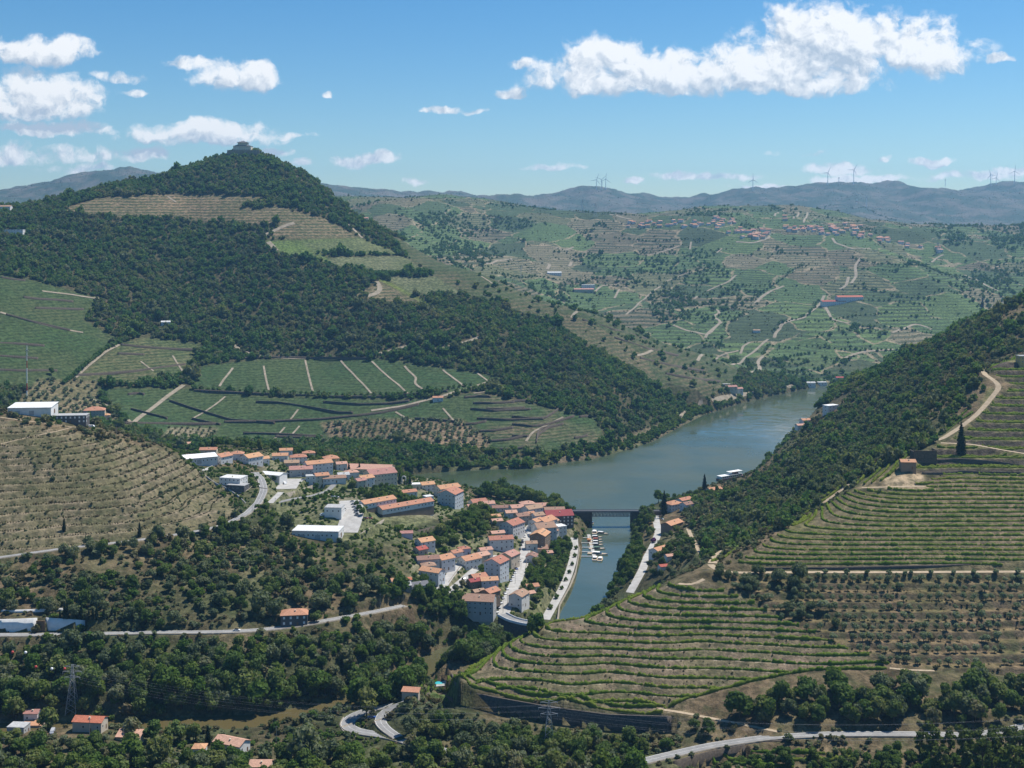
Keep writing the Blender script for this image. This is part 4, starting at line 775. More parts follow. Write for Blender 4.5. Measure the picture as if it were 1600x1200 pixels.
# chapel arch
p = cast(631,757); t = empty("bell_arch", p); tag(t, "white bell arch on a stepped white wall between two cypresses", "bell arch"); b = MB(); b.box(-2.2,-1.3,-0.5,0.5,-3,6).box(1.3,2.2,-0.5,0.5,-3,6)
for k in range(8):
    a0, a1 = math.pi*k/8, math.pi*(k+1)/8; P4 = [(r_*math.cos(a_), y_, 6+r_*math.sin(a_)) for y_ in (-0.5, 0.5) for a_ in (a0, a1) for r_ in (1.3, 2.2)]
    b.poly(P4, [(0,2,3,1),(4,5,7,6),(1,3,7,5),(0,4,6,2)])
b.build("arch", WALLM['white'], t); b = MB(); b.box(-6,-2.3,-0.4,0.4,-3,1.6).box(2.3,8,-0.4,0.4,-3,2.2); b.build("wall", WALLM['white'], t)
# ------------------------------------------------------------------ the village on the far plateau: small houses, one by one
rr = random.Random(5); VC = [(995,352,20,4,4),(1045,351,45,5,18),(1095,353,16,4,5),(1118,345,12,6,6),(1138,351,26,9,12),(1150,364,12,4,5),(1182,367,24,7,24),(1240,360,20,5,10),(1285,362,30,7,18),(1318,358,28,8,18),(1352,370,22,5,9),(1382,376,18,4,7),(1425,384,22,4,5),(1470,392,16,4,3),(1230,342,10,4,3)]
VW, VR, PROTO = ['white','white','white','cream','beige'], ['orange','pink','orange','brown','pink'], {}
def small_house_mesh(wall, tile, big):
    k = (wall, tile, big)
    if k not in PROTO:
        Lx, W, h = (15, 9, 6) if big else (11, 8, 4.5); hx, hy = Lx/2, W/2; b = MB()
        b.poly([(-hx,-hy,-4),(hx,-hy,-4),(hx,hy,-4),(-hx,hy,-4),(-hx,-hy,h),(hx,-hy,h),(hx,hy,h),(-hx,hy,h),(-hx,0,h+2),(hx,0,h+2)], [(0,1,5,4),(2,3,7,6),(1,2,6,9,5),(3,0,4,8,7)])
        r = MB(); o = .5; T = [(-hx-o,-hy-o,h-.1),(hx+o,-hy-o,h-.1),(hx+o,0,h+2.1),(-hx-o,0,h+2.1),(hx+o,hy+o,h-.1),(-hx-o,hy+o,h-.1)]; r.poly([(x,y,z+.3) for x,y,z in T]+T, [(0,1,2,3),(3,2,4,5),(0,6,7,1),(5,4,10,11),(1,7,8,2),(2,8,10,4),(0,3,9,6),(3,5,11,9)])
        w = MB(); [w.box(x-.6, x+.6, -hy-.06, -hy, z, z+1.4) for x in (-hx*.6, 0, hx*.6) for z in ((1, 4) if big else (1.6,))]
        PROTO[k] = (b.mesh("wall", WALLM[wall]), r.mesh("roof", ROOFM[tile]), w.mesh("window", GLASS))
    return PROTO[k]
for (cx, cy_, sx, sy, n) in VC:
    for i in range(n):
        px, py = cx+rr.uniform(-sx, sx), cy_+rr.uniform(-sy, sy); p = cast(px, py, 0, 2800); wl, tl, bg_ = rr.choice(VW), rr.choice(VR), rr.random() < .5
        o = empty("village_house", p, rr.uniform(-.7, .7)); tag(o, "small %s house in the distant village on the plateau" % wl + (" with tall walls" if bg_ else " with low walls") + ", %s roof" % tl, "house", "houses of the distant plateau village"); OBST.append((p.x, p.y, 9, 7))
        for nm, me_ in zip(("wall", "roof", "window"), small_house_mesh(wl, tl, bg_)): link_mesh(nm, me_, o)
# ------------------------------------------------------------------ retaining walls and quays
WALLS = [ # points along the top, height, thickness, material, label
 ([(706,1052),(712,1066),(730,1079),(775,1089),(860,1104),(950,1116),(1049,1119)], 8.5, 1.0, STONE, "long dark schist wall holding up the lowest vine terrace"),
 ([(646,1083),(668,1082),(690,1083),(708,1091)], 5, .7, STONE, "dark wall under the pool garden"), ([(446,771),(462,767),(480,761),(497,755)], 7, .8, STONE2, "stained stone retaining wall below the upper car park"), ([(556,838),(572,828),(588,819),(600,811)], 7, .8, STONE2, "stone wall under the red car at the lower car park"),
 ([(372,770),(384,768),(395,759),(405,749)], 7, .6, STONE2, "stone basement wall of the modern villa at the road"), ([(311,737),(322,744),(335,754),(355,763),(372,774),(384,786)], 2.2, .4, CONC, "grey curving wall along the edge of the dry hill"), ([(316,735),(330,729),(346,722)], 5, .6, CONC, "grey ribbed retaining wall above the modern villa"),
 ([(692,926),(702,908),(714,892),(725,877)], 4.5, .7, STONE2, "stone wall between the two sloping village streets"), ([(652,829),(668,825),(688,820),(705,813),(720,806)], 5, .7, STONE, "dark curved terrace wall below the long terrace row"), ([(736,848),(750,838),(770,832)], 3, .5, STONE, "short garden wall among the village terraces"), ([(756,880),(772,872),(790,862)], 3, .5, STONE, "wall along the lane behind the tall gable"),
 ([(798,945),(812,916),(822,885),(826,862)], 3.5, .5, STONE2, "parapet wall on the river side of the main street"), ([(856,977),(874,946),(890,917),(899,896),(903,874),(905,856),(903,842)], 4.2, .8, STONE2, "yellowish stone quay wall along the small river"),
 ([(1180,887),(1300,886),(1400,884),(1456,883),(1534,880),(1610,875)], 2.6, .8, STONE, "dark wall above the straight dirt track under the vineyard"), ([(1440,737),(1470,736),(1500,735),(1530,737),(1600,738)], 2.5, .7, STONE, "dark wall below the terrace right of the stone hut"), ([(1455,717),(1490,716),(1550,720),(1600,727)], 2.8, .7, STONE, "dark wall at the foot of the lone cypress"),
 ([(1052,1189),(1080,1181),(1110,1173),(1164,1163)], 7, .8, STONE, "dark wall dropping from the road at the bottom"), ([(1188,1158),(1210,1157),(1229,1156)], 5, .8, STONE, "short dark wall below the straight road"), ([(537,1120),(530,1131),(538,1144),(560,1151)], 4, .7, STONE2, "stone wall round the outside of the hairpin bend"), ([(500,1152),(480,1160),(460,1172),(425,1190)], 3, .6, STONE, "stone garden wall beside the brown river"),
 ([(1107,890),(1085,897),(1050,904),(1030,908)], 3, .7, STONE, "dark stone wall where the dirt track meets the vineyard corner"),
 ([(303,611),(420,617),(520,621),(600,621),(700,612)], 3.4, 1, STONE, "long vineyard wall under the broad striped plots across the river"), ([(265,627),(300,639),(330,648),(360,657),(430,662)], 3.4, 1, STONE, "vineyard wall stepping down right of the pergola path"), ([(350,660),(430,659),(500,656),(560,650),(600,645),(655,632)], 4.2, 1, STONE, "tall vineyard wall climbing to the small white house"), ([(505,629),(560,633),(600,632),(640,627)], 3, 1, STONE, "short vineyard wall in the middle plots"),
 ([(118,587),(160,585),(210,581),(290,570)], 4, 1, STONE, "dark wall under the pale plots on the left"), ([(153,595),(200,600),(255,603)], 3.4, 1, STONE, "lower dark wall under the pale plots on the left"), ([(195,662),(270,663),(340,663)], 3, 1, STONE, "wall above the young orchard"), ([(648,655),(680,657),(712,660)], 3, 1, STONE, "wall below the plots right of the white house"), ([(200,617),(215,615),(226,617)], 4, 1.5, STONE, "dark stone hut wall among the left plots"),
 ([(838,692),(841,680),(857,669),(880,663)], 3, 1, STONE, "curved wall at the bend of the riverside vineyard"), ([(735,640),(770,643),(830,640)], 2.6, 1, STONE, "wall across the right hand plots, upper"), ([(745,655),(790,657),(850,655)], 2.6, 1, STONE, "wall across the right hand plots, lower"), ([(800,628),(830,626),(845,622)], 2.6, 1, STONE, "short wall below the dark wood edge"), ([(370,561),(430,559),(490,560),(580,561)], 2.6, 1, STONE, "wall along the upper edge of the striped plots"),
 ([(-20,537),(30,538),(70,541)], 3, 1, STONE, "terrace wall at left, upper"), ([(-20,556),(30,559),(60,561)], 3, 1, STONE, "terrace wall at left, middle"), ([(-20,578),(30,580),(90,580)], 3, 1, STONE, "terrace wall at left, lower"), ([(10,492),(50,503),(110,517)], 3, 1, STONE, "dark wall under the rounded left vineyard"), ([(2,434),(20,437),(40,439)], 3, 1, STONE, "dark wall at the wood edge, far left"),
]
EXTRA = [ # the many low schist walls between the plots across the river
 ([(400,629),(434,630),(487,638),(531,646),(552,646)],"at the middle of the lower plots"),([(725,622),(746,620),(767,621)],"uppermost of the stepped plots right of the white house"),([(778,617),(797,616),(815,613)],"beside the uppermost stepped plot"),([(739,631),(770,631),(804,629)],"second of the stepped plots"),([(760,640),(790,640),(820,638)],"third of the stepped plots"),([(723,664),(742,663),(760,659)],"at the edge of the grove"),([(739,675),(770,674),(802,669)],"under the fourth stepped plot"),([(765,690),(793,688),(820,682)],"under the fifth stepped plot"),([(775,703),(798,703),(820,700)],"above the foot slope"),
 ([(800,652),(830,655),(852,654),(866,645),(876,637)],"curling up to the wood edge"),([(800,664),(830,667),(852,665),(875,658),(897,651)],"below the one curling up to the wood"),([(839,687),(840,678),(845,671),(863,667)],"hooked round the walled garden plot"),([(897,685),(908,684),(918,681)],"right of the walled garden plot"),([(800,682),(813,683),(826,682)],"left of the walled garden plot"),([(905,652),(925,651),(944,648)],"at the foot of the wooded slope"),([(1020,652),(1042,653),(1065,652)],"near the white bend of the riverside road"),
 ([(37,465),(62,468),(87,469),(115,472)],"upper one of the rounded left vineyard"),([(55,482),(92,483),(131,484)],"lower one of the rounded left vineyard"),([(184,553),(205,554),(226,555)],"short one in the pale plots"),([(189,539),(223,543),(266,546),(310,547)],"top of the pale plots"),([(430,683),(470,684),(500,684)],"left of the grove above the dark wood"),([(380,678),(430,679),(505,683)],"lowest one above the dark wood"),([(300,655),(330,662),(345,664)],"where the pergola path ends"),([(205,640),(235,648),(262,655)],"left of the pergola path")]
EXTRA += [([(910,500),(960,516),(1010,530)],"highest one on the spur before the far valley"),([(960,528),(1010,545),(1060,556)],"second one on the spur before the far valley"),([(1000,560),(1050,572),(1100,580)],"third one on the spur before the far valley"),([(1040,584),(1080,592),(1125,596)],"lowest one on the spur before the far valley")]
for pts, lab in EXTRA: WALLS.append((pts, 2.8, 1.2, STONE, "low schist wall across the river, "+lab))
def wall_mesh(R, h, th, mat, name, up=0.25, drop=1.5):
    d = np.gradient(R[:, :2], axis=0); d /= np.linalg.norm(d, axis=1)[:, None]+1e-9; nrm = np.stack([-d[:, 1], d[:, 0]], 1)
    A = R[:, :2]+nrm*th/2; B = R[:, :2]-nrm*th/2; zt = R[:, 2]+up; n = len(R)
    V = np.stack([np.c_[A, zt-h-drop], np.c_[A, zt], np.c_[B, zt], np.c_[B, zt-h-drop]], 1).reshape(-1, 3)
    i = np.arange(n-1)*4; Q = np.concatenate([np.stack([i+k, i+k+1, i+k+5, i+k+4], 1) for k in range(3)]); cap = np.array([[3, 2, 1, 0], [4*n-4, 4*n-3, 4*n-2, 4*n-1]])
    return mesh_np(name, V, np.concatenate([Q, cap]), mat)
def wall_at(R, h, th, mat, lab, nm="white_wall"): tag(link_mesh(nm, wall_mesh(R, h, th, mat, nm, 0.0)), lab, "wall")
_x = 800+F*WHITEW[:, 0]/WHITEW[:, 1]; Rw = WHITEW.copy(); Rw[:, 2] = WHITEW[:, 2].mean()+7.6
wall_at(Rw[_x < 62], 8.5, .5, WALLM['white'], "long white wall beside the cliff road at the left edge"); Rq = Rw[_x > 68].copy(); Rq[:, 2] -= np.linspace(0, 2.2, len(Rq)); wall_at(Rq, 7, .5, WALLM['white'], "white wall past the brown gate on the cliff road")
Rq = Rw[_x < 95].copy(); Rq[:, 1] += 11.5; Rq[:, 2] += 2.0; wall_at(Rq, 3, .4, WALLM['white'], "low white parapet above the cliff road wall")
for (pts, h, th, mat, lab) in WALLS:
    W = np.array([cast(*p) for p in pts]); R = resample(W, 2.5); R = smooth_line(R, 3); R[:, 1] -= 0.9
    k = 0.35 if mat is WALLM['white'] or mat is CONC else 0.0
    nm = "quay_wall" if 'quay' in lab else "retaining_wall"
    if lab.startswith(("long white", "white wall", "low white")): R[:, 2] = R[:, 2].mean(); nm = "white_wall"
    if 'quay' in lab: R[:, 2] = 3.2
    tag(link_mesh(nm, wall_mesh(R, h, th, mat, nm, 0.3+k if R[:, 1].mean() < 1350 else 2.6)), lab, "wall")

# low parapets on the open side of the roads
for (nm, kind, w, R) in ROADW:
    if kind != 'asphalt' or w < 6 or R[:, 1].mean() > 1350: continue
    d = np.gradient(R[:, :2], axis=0); d /= np.linalg.norm(d, axis=1)[:, None]; nn = np.stack([-d[:, 1], d[:, 0]], 1); nn *= np.sign(-(nn*R[:, :2]).sum(1))[:, None]; RR = R.copy(); RR[:, :2] += nn*(w/2+.3)
    lab = {0: "low parapet along the cliff road", 1: "low parapet along the long hill road", 2: "low parapet along the straight road at the bottom", 3: "low parapet round the hairpin bend", 4: "low parapet on the lane inside the hairpin"}[globals().setdefault('_np', 0)]; _np += 1
    tag(link_mesh("parapet_wall", wall_mesh(RR, 1.0, .3, STONE2, "parapet_wall", .55, .8)), lab, "wall")
# ------------------------------------------------------------------ railway bridge over the river mouth
A = Vector((uv_world(908,1128), 1128, 13.2)); B = Vector((uv_world(1021,1128), 1128, 13.8)); x1, x2 = uv_world(925,1128), uv_world(985,1128)
t = empty("railway_bridge", (0, 0, 0)); tag(t, "low railway bridge with steel truss span across the mouth of the small river", "bridge")
xa, xb = uv_world(880,1128), uv_world(1040,1128); yb = 1128; zt = 13.4
MB().box(xa, xb, yb-2.6, yb+2.6, zt, zt+0.5).build("deck", STEEL, t); MB().box(xa, xb, yb-2.7, yb-2.5, zt+0.5, zt+1.3).build("railing", STEEL, t); MB().box(xa, xb, yb+2.5, yb+2.7, zt+0.5, zt+1.3).build("railing", STEEL, t)
MB().box(xa-18, x1, yb-2.9, yb+2.9, -3, zt).build("abutment", STONE, t); MB().box(x2, xb, yb-2.9, yb+2.9, -3, zt).build("abutment", STONE, t)
bz = zt-4.3
for s in (-1, 1):
    y = yb+s*2.2
    MB().box(x1, x2, y-.22, y+.22, bz, bz+.5).build("bottom_chord", STEEL, t); MB().box(x1, x2, y-.22, y+.22, zt-.5, zt).build("top_chord", STEEL, t)
    n = 11
    for k in range(n):
        a, b_ = x1+(x2-x1)*k/n, x1+(x2-x1)*(k+1)/n
        MB().tube((a, y, bz+.5), (b_, y, zt-.5), .42, n=4).build("diagonal_brace", STEEL, t)
        MB().tube((a, y, bz+.4), (a, y, zt-.4), .28, n=4).build("upright", STEEL, t)
# curved road bridge at the foot of the street
W = np.array([[uv_world(784,822), 822, 14.6], [uv_world(800,812), 812, 14.2], [uv_world(822,806), 806, 13.8], [uv_world(846,806), 806, 13.4]]); R = resample(W, 1.5); R = smooth_line(R, 6)
t = empty("road_bridge", (0, 0, 0)); tag(t, "short curved road bridge with white parapet below the end of the main street", "bridge")
V, Q = ribbon(R, 7, 0.1); link_mesh("roadway", mesh_np("roadway", V, Q[:, ::-1], RM['asphalt']), t)
for s in (-3.5, 3.5):
    d = np.gradient(R[:, :2], axis=0); d /= np.linalg.norm(d, axis=1)[:, None]; nn = np.stack([-d[:, 1], d[:, 0]], 1); RR = R.copy(); RR[:, :2] += nn*s
    link_mesh("parapet", wall_mesh(RR, 1.2, .35, WALLM['white'], "parapet", 1.0, 0.4), t)
RR = R.copy(); RR[:, 2] -= 0.3; link_mesh("arch_wall", wall_mesh(RR, 10, 6.4, STONE, "arch_wall", 0, 2), t)
# ------------------------------------------------------------------ wind turbines, masts and pylons
def turbine(px, py_hub, py_base, rot, lab, Y=7900):
    p = cast(px, py_base+1, 0, 6500); sY = p.y; hub = CH-(py_hub-HY)/F*sY-p.z; t = empty("wind_turbine", p); tag(t, lab, "wind turbine", None)
    MB().lathe([(2.6, -14), (1.5, hub)], 10).build("tower", WHITEP, t); MB().box(-2, 2, -3, 7, hub-1.6, hub+2).build("nacelle", WHITEP, t); MB().lathe([(.2, -1.5), (1.7, 0), (1.7, 1.5)], 8).build("hub", WHITEP, t, (0, -3.2, hub)).rotation_euler = (math.radians(90), 0, 0)
    bl = MB(); bl.poly([(-1.1,0,1),(1.5,0,1),(2.0,.0,10),(.35,0,42),(-.35,0,42),(-1.3,0,10),(0.2,-.7,1),(0.2,-.6,10),(0,-.15,42)], [(0,6,7,5),(6,1,2,7),(5,7,8,4),(7,2,3,8),(0,5,4,3,2,1),(0,1,6),(3,4,8)]); me_ = bl.mesh("blade", WHITEP)
    for k in range(3):
        o = link_mesh("blade", me_, t, (0, -3.8, hub)); o.rotation_euler = (0, math.radians(rot+120*k), 0)
for a in [(932,281,296,20,"leftmost turbine of the trio on the blue ridge"),(940,280.5,296,50,"middle turbine of the trio on the blue ridge"),(946.5,280,296,5,"rightmost turbine of the trio on the blue ridge"),(1176.5,281,296,0,"wind turbine standing alone on the rounded far summit"),(1293.4,270,288,25,"wind turbine before a white cloud, left of two tall ones"),(1334,265.5,287,30,"tallest wind turbine, on the highest part of the far ridge"),(1548,273,289,-20,"larger turbine of a close pair near the right edge"),(1556.5,278,288,15,"smaller turbine of a close pair near the right edge"),(1585.5,267.5,288,5,"wind turbine nearest the right edge of the picture")]: turbine(*a)
RED = plain("red_paint", (0.45, 0.05, 0.04), 0.6)
def mast(px, py0, py1, w, lab, ymin=0, Y=None):
    p = cast(px, py1, 0, ymin); h = (py1-py0)/F*p.y; t = empty("radio_mast", p); tag(t, lab, "mast"); n = 7
    for k in range(n):
        z0, z1 = h*k/n, h*(k+1)/n; MB().lathe([(w*(1-.5*k/n), z0-(2 if k == 0 else 0)), (w*(1-.5*(k+1)/n), z1)], 8).build("mast_section", RED if k % 3 == 1 and w < 2 else WHITEP, t)
    MB().box(-w*2.2, w*2.2, -w, w, h*.9, h*.9+w).box(-w*1.8, w*1.8, -w, w, h*.8, h*.8+w).build("antenna", STEEL, t)
    MB().tube((0,0,h),(0,0,h*1.06),w*.2).build("lightning_rod", STEEL, t)
mast(42,540,622,.75,"tall white and red radio mast behind the hilltop warehouse")
mast(1354,306,322,2.2,"thin mast on the far vineyard crest, taller of two",3000); mast(1339,304,318,1.6,"thin mast on the far vineyard crest, shorter of two",3000); mast(1310.7,277,287,2.0,"thin mast between two turbines on the far ridge",6500); mast(1477,280,291,2.2,"thin mast on the right part of the far ridge",6500)
def pylon(px, py0, py1, lab, ymin=0, w=2.6, name="power_pylon"):
    p = cast(px, py1, 0, ymin); h = (py1-py0)/F*p.y; t = empty(name, p); tag(t, lab, "power pylon"); n = 9; k_ = w/2.6
    lv = [(h*(i/n), w*(1-i/n)**1.2+.35*k_) for i in range(n+1)]
    b = MB()
    for sx, sy in ((1,1),(1,-1),(-1,-1),(-1,1)):
        l = MB()
        for (z0, a0), (z1, a1) in zip(lv[:-1], lv[1:]): l.tube((sx*a0, sy*a0, z0-(1 if z0 == 0 else 0)), (sx*a1, sy*a1, z1), .13*k_, n=4)
        l.build("leg", STEEL2, t)
    for (z0, a0), (z1, a1) in zip(lv[:-1], lv[1:]):
        for (p0, p1) in (((-1,-1),(1,-1)),((1,-1),(1,1)),((1,1),(-1,1)),((-1,1),(-1,-1))):
            b.tube((p0[0]*a0,p0[1]*a0,z0),(p1[0]*a1,p1[1]*a1,z1),.08*k_,n=3); b.tube((p1[0]*a0,p1[1]*a0,z0),(p0[0]*a1,p0[1]*a1,z1),.08*k_,n=3)
    b.build("lattice", STEEL2, t)
    arms = []
    for f_ in (.72, .84, .95):
        c = MB(); L_ = 4.2*k_*(1 if f_ != .84 else 1.25)
        for s in (-1, 1): c.tube((0,-.4*k_,h*f_),(s*L_,0,h*f_+.3),.12*k_,n=4); c.tube((0,.4*k_,h*f_+1.1*k_),(s*L_,0,h*f_+.3),.09*k_,n=4); c.tube((s*L_,0,h*f_+.3),(s*L_,0,h*f_-1.0),.12*k_,n=4); arms.append(p+Vector((s*L_,0,h*f_-1.0)))
        c.build("cross_arm", STEEL2, t)
    return arms
STEEL2 = plain("galvanised_steel", (0.42, 0.43, 0.44), 0.5, 0.4)
A1 = pylon(858,1094,1173,"lattice power pylon in front of the terraced vineyard"); A2 = pylon(113,1038,1112,"lattice power pylon in the dark trees at lower left")
pylon(930,318,340,"faint pylon on the far pass, right of two",3000,5); pylon(910,312,332,"faint pylon on the far pass, left of two",3000,5); pylon(814,414,440,"pale pylon beside a distant vineyard track",2300,3); pylon(1466,379,396,"faint pylon below the distant pine wood",2600,4)
w = MB()
for i, (a, b_) in enumerate(zip(A2, A1)):
    pts = [a.lerp(b_, k/24)-Vector((0, 0, 9*4*(k/24)*(1-k/24))) for k in range(25)]
    for q0, q1 in zip(pts[:-1], pts[1:]): w.tube(q0, q1, .012, n=3)
tag(w.build("power_line", STEEL2), "thin power cables strung between the two nearer pylons", "power cables")
w = MB()
for i, a in enumerate(A1):
    e = Vector((270+6*(i % 2), 520, 62+(i//2)*4)); pts = [a.lerp(e, k/24)-Vector((0, 0, 9*4*(k/24)*(1-k/24))) for k in range(25)]
    for q0, q1 in zip(pts[:-1], pts[1:]): w.tube(q0, q1, .012, n=3)
tag(w.build("power_line", STEEL2), "thin power cables running right from the vineyard pylon", "power cables")
POLE = MB(); POLE.lathe([(.16, -1.5), (.10, 8.5)], 6); POLE_ME = POLE.mesh("pole", plain("weathered_pole", (0.30, 0.27, 0.23), .9)); PA = MB(); PA.box(-.8,.8,-.06,.06,7.9,8.05).box(-.75,-.65,-.05,.05,8.05,8.3).box(.65,.75,-.05,.05,8.05,8.3); PA_ME = PA.mesh("cross_arm", STEEL)
LP = MB(); LP.tube((0,0,8.4),(1.5,0,8.9),.06,n=4).box(1.3,2.1,-.12,.12,8.8,8.95); LP_ME = LP.mesh("lamp_arm", STEEL)
for (px, py, lamp, lab) in [(430,795,0,"wooden pole where the upper road forks"),(424,762,0,"wooden pole beside the white open shed"),(394,806,1,"lamp post on the inside of the road bend"),(316,745,0,"wooden pole on the edge of the dry hill"),(497,778,1,"lamp post on the stained stone wall"),(690,925,0,"utility pole at the point between two streets"),(814,890,1,"lamp post half way down the main street"),(805,912,1,"lamp post on the river side of the main street"),(793,946,1,"lamp post near the foot of the main street"),(786,958,1,"lamp post by the great grey house"),(432,1160,0,"dark pole beside the brown river"),(140,1150,0,"pole in front of the red roofed house"),(193,1160,0,"pole at the end of the lower left olive garden"),(6,1180,0,"pole at the bottom left corner"),(594,948,0,"short pole beside the cliff road"),(182,680,0,"pole behind the hilltop house"),(1345,740,0,"pole at the top of the crest vineyard"),(630,950,1,"lamp post where the cliff road meets the wood")]:
    p = cast(px, py); t = empty("lamp_post" if lamp else "utility_pole", p, random.uniform(-.6, .6)); tag(t, lab, "lamp post" if lamp else "utility pole"); link_mesh("pole", POLE_ME, t); link_mesh("lamp_arm" if lamp else "cross_arm", LP_ME if lamp else PA_ME, t)
# marker balls on the line
for (px, py, c, lab) in [(19.5,1019,RED,"red marker ball, leftmost on the cable"),(40,1019.5,WHITEP,"white marker ball beside the leftmost red one"),(56,1042,RED,"red marker ball, lower of those over the wood"),(81,1045,WHITEP,"white marker ball right of the lower red one"),(101,1045,RED,"red marker ball nearest the lower left pylon")]:
    Y = 655; b = MB(); b.lathe([(.05,-.8),(.57,-.57),(.8,0),(.57,.57),(.05,.8)], 10); tag(b.build("marker_ball", c, None, ((px-800)/F*Y, Y, CH-(py-HY)/F*Y), smooth=True), lab, "marker ball")
# ------------------------------------------------------------------ cars
CARP = {}
def car_paint(c):
    if c not in CARP:
        m, nt, b = nodes("car_paint"); b.inputs['Base Color'].default_value = (*c, 1); b.inputs['Roughness'].default_value = .25; b.inputs['Coat Weight'].default_value = .5; CARP[c] = m
    return CARP[c]
def section(prof, hw0, hw1):
    """closed side profile (y, z) given half widths at bottom and top"""
    zs = [z for _, z in prof]; a, b_ = min(zs), max(zs); f = lambda z: hw0+(hw1-hw0)*(z-a)/(b_-a+1e-6); n = len(prof)
    m = MB(); m.poly([(-f(z), y, z) for y, z in prof]+[(f(z), y, z) for y, z in prof], [tuple(range(n)), tuple(range(2*n-1, n-1, -1))]+[(i, n+i, n+(i+1) % n, (i+1) % n) for i in range(n)]); return m
BODY = [(-2.1,.35),(-2.12,.72),(-1.95,.86),(-1.0,.95),(1.55,.98),(2.1,.85),(2.12,.35)]; CAB = [(-1.05,.94),(-.35,1.42),(1.1,1.45),(1.75,.97)]
VBODY = [(-2.5,.4),(-2.5,1.0),(-2.2,1.15),(-1.6,1.95),(2.4,2.05),(2.5,.4)]; VCAB = [(-2.05,1.2),(-1.62,1.82),(-.6,1.84),(-.6,1.2)]
cab_me = section(CAB, .78, .60).mesh("cabin", GLASS); vcab_me = section(VCAB, .93, .93).mesh("windscreen", GLASS)
wh = MB(); wh.tube((-.11,0,0),(.11,0,0),.33,n=10); WHEEL = wh.mesh("wheel", TYRE); CARB = {}
def car(px, py, ang, c, lab, van=0, group=None):
    p = cast(px, py); k = (c, van)
    if k not in CARB: CARB[k] = section(VBODY if van else BODY, .95 if van else .85, .88 if van else .82).mesh("body", car_paint(c))
    t = empty("parked_van" if van else "parked_car", p+Vector((0, 0, .1)), math.radians(ang)); tag(t, lab, "van" if van else "car", group)
    link_mesh("body", CARB[k], t); link_mesh("windscreen" if van else "cabin", vcab_me if van else cab_me, t)
    for sx in (-1, 1):
        for y in (-1.3, 1.35): link_mesh("wheel", WHEEL, t, (sx*.78, y, .33))
CW, CS, CB, CK, CR = (.78,.78,.77), (.45,.46,.48), (.04,.09,.28), (.03,.03,.035), (.42,.03,.04); CN = {CW:'white', CS:'silver', CB:'blue', CK:'black', CR:'red'}
rc = random.Random(11)
def line_cars(pts, n, ang, where, group):
    P = resample([Vector((x, y, 0)) for x, y in pts], 1e-3+sum(math.dist(a, b) for a, b in zip(pts[:-1], pts[1:]))/max(1, n-1))
    for (x, y, _) in P:
        c = rc.choice([CW, CW, CS, CW, CK, CB, CS]); car(x, y, ang+rc.uniform(-4, 4), c, "%s car parked %s" % (CN[c], where), 0, group)
line_cars([(776,957),(781,946),(786,934),(792,921)], 6, 20, "on the lower stretch of the main street", "cars on the lower main street"); line_cars([(798,908),(803,899),(808,887),(812,877)], 6, 16, "half way up the main street", "cars half way up the main street"); line_cars([(811,866),(813,856),(817,845),(822,834),(825,826)], 7, 8, "along the upper main street", "cars along the upper main street")
line_cars([(744,889),(752,882),(764,876)], 4, 55, "in the lane beside the tall gabled house", "cars beside the tall gabled house"); line_cars([(551,785),(553,792),(556,799),(558,806)], 6, 75, "in a row under the round car park trees", "cars under the car park trees"); line_cars([(444,742),(452,741),(466,745),(475,751),(482,752)], 6, 100, "in the upper car park", "cars in the upper car park"); line_cars([(520,777),(526,778)], 2, 100, "behind the white shop", "cars behind the white shop")
car(539,797,170,CW,"white car in the middle of the lower car park"); car(571,811,95,CR,"red car at the far corner of the lower car park"); car(578,811,95,CR,"small red car at the very edge above the stone wall"); car(370,986,84,CW,"white car driving on the cliff road"); car(581,1122,80,CB,"blue car beside the big tree at the hairpin"); car(725,906,30,CK,"dark car under the streetside trees"); car(694,898,20,CK,"dark car beside the blue walled house"); car(1024,812,5,CW,"white car on the lane across the water"); car(1035,812,30,CS,"silver car at the foot of the great cypress")
car(445,757,25,CW,"large white van in the upper car park",1); car(816,848,8,CK,"dark van on the upper main street",1); car(505,806,-70,CW,"white van beside the flat roofed hall",1); car(133,1140,70,CW,"white van in front of the red roofed house",1); car(143,668,85,CW,"white van before the hilltop house",1); car(82,1146,10,CS,"silver van near the olive garden",1)
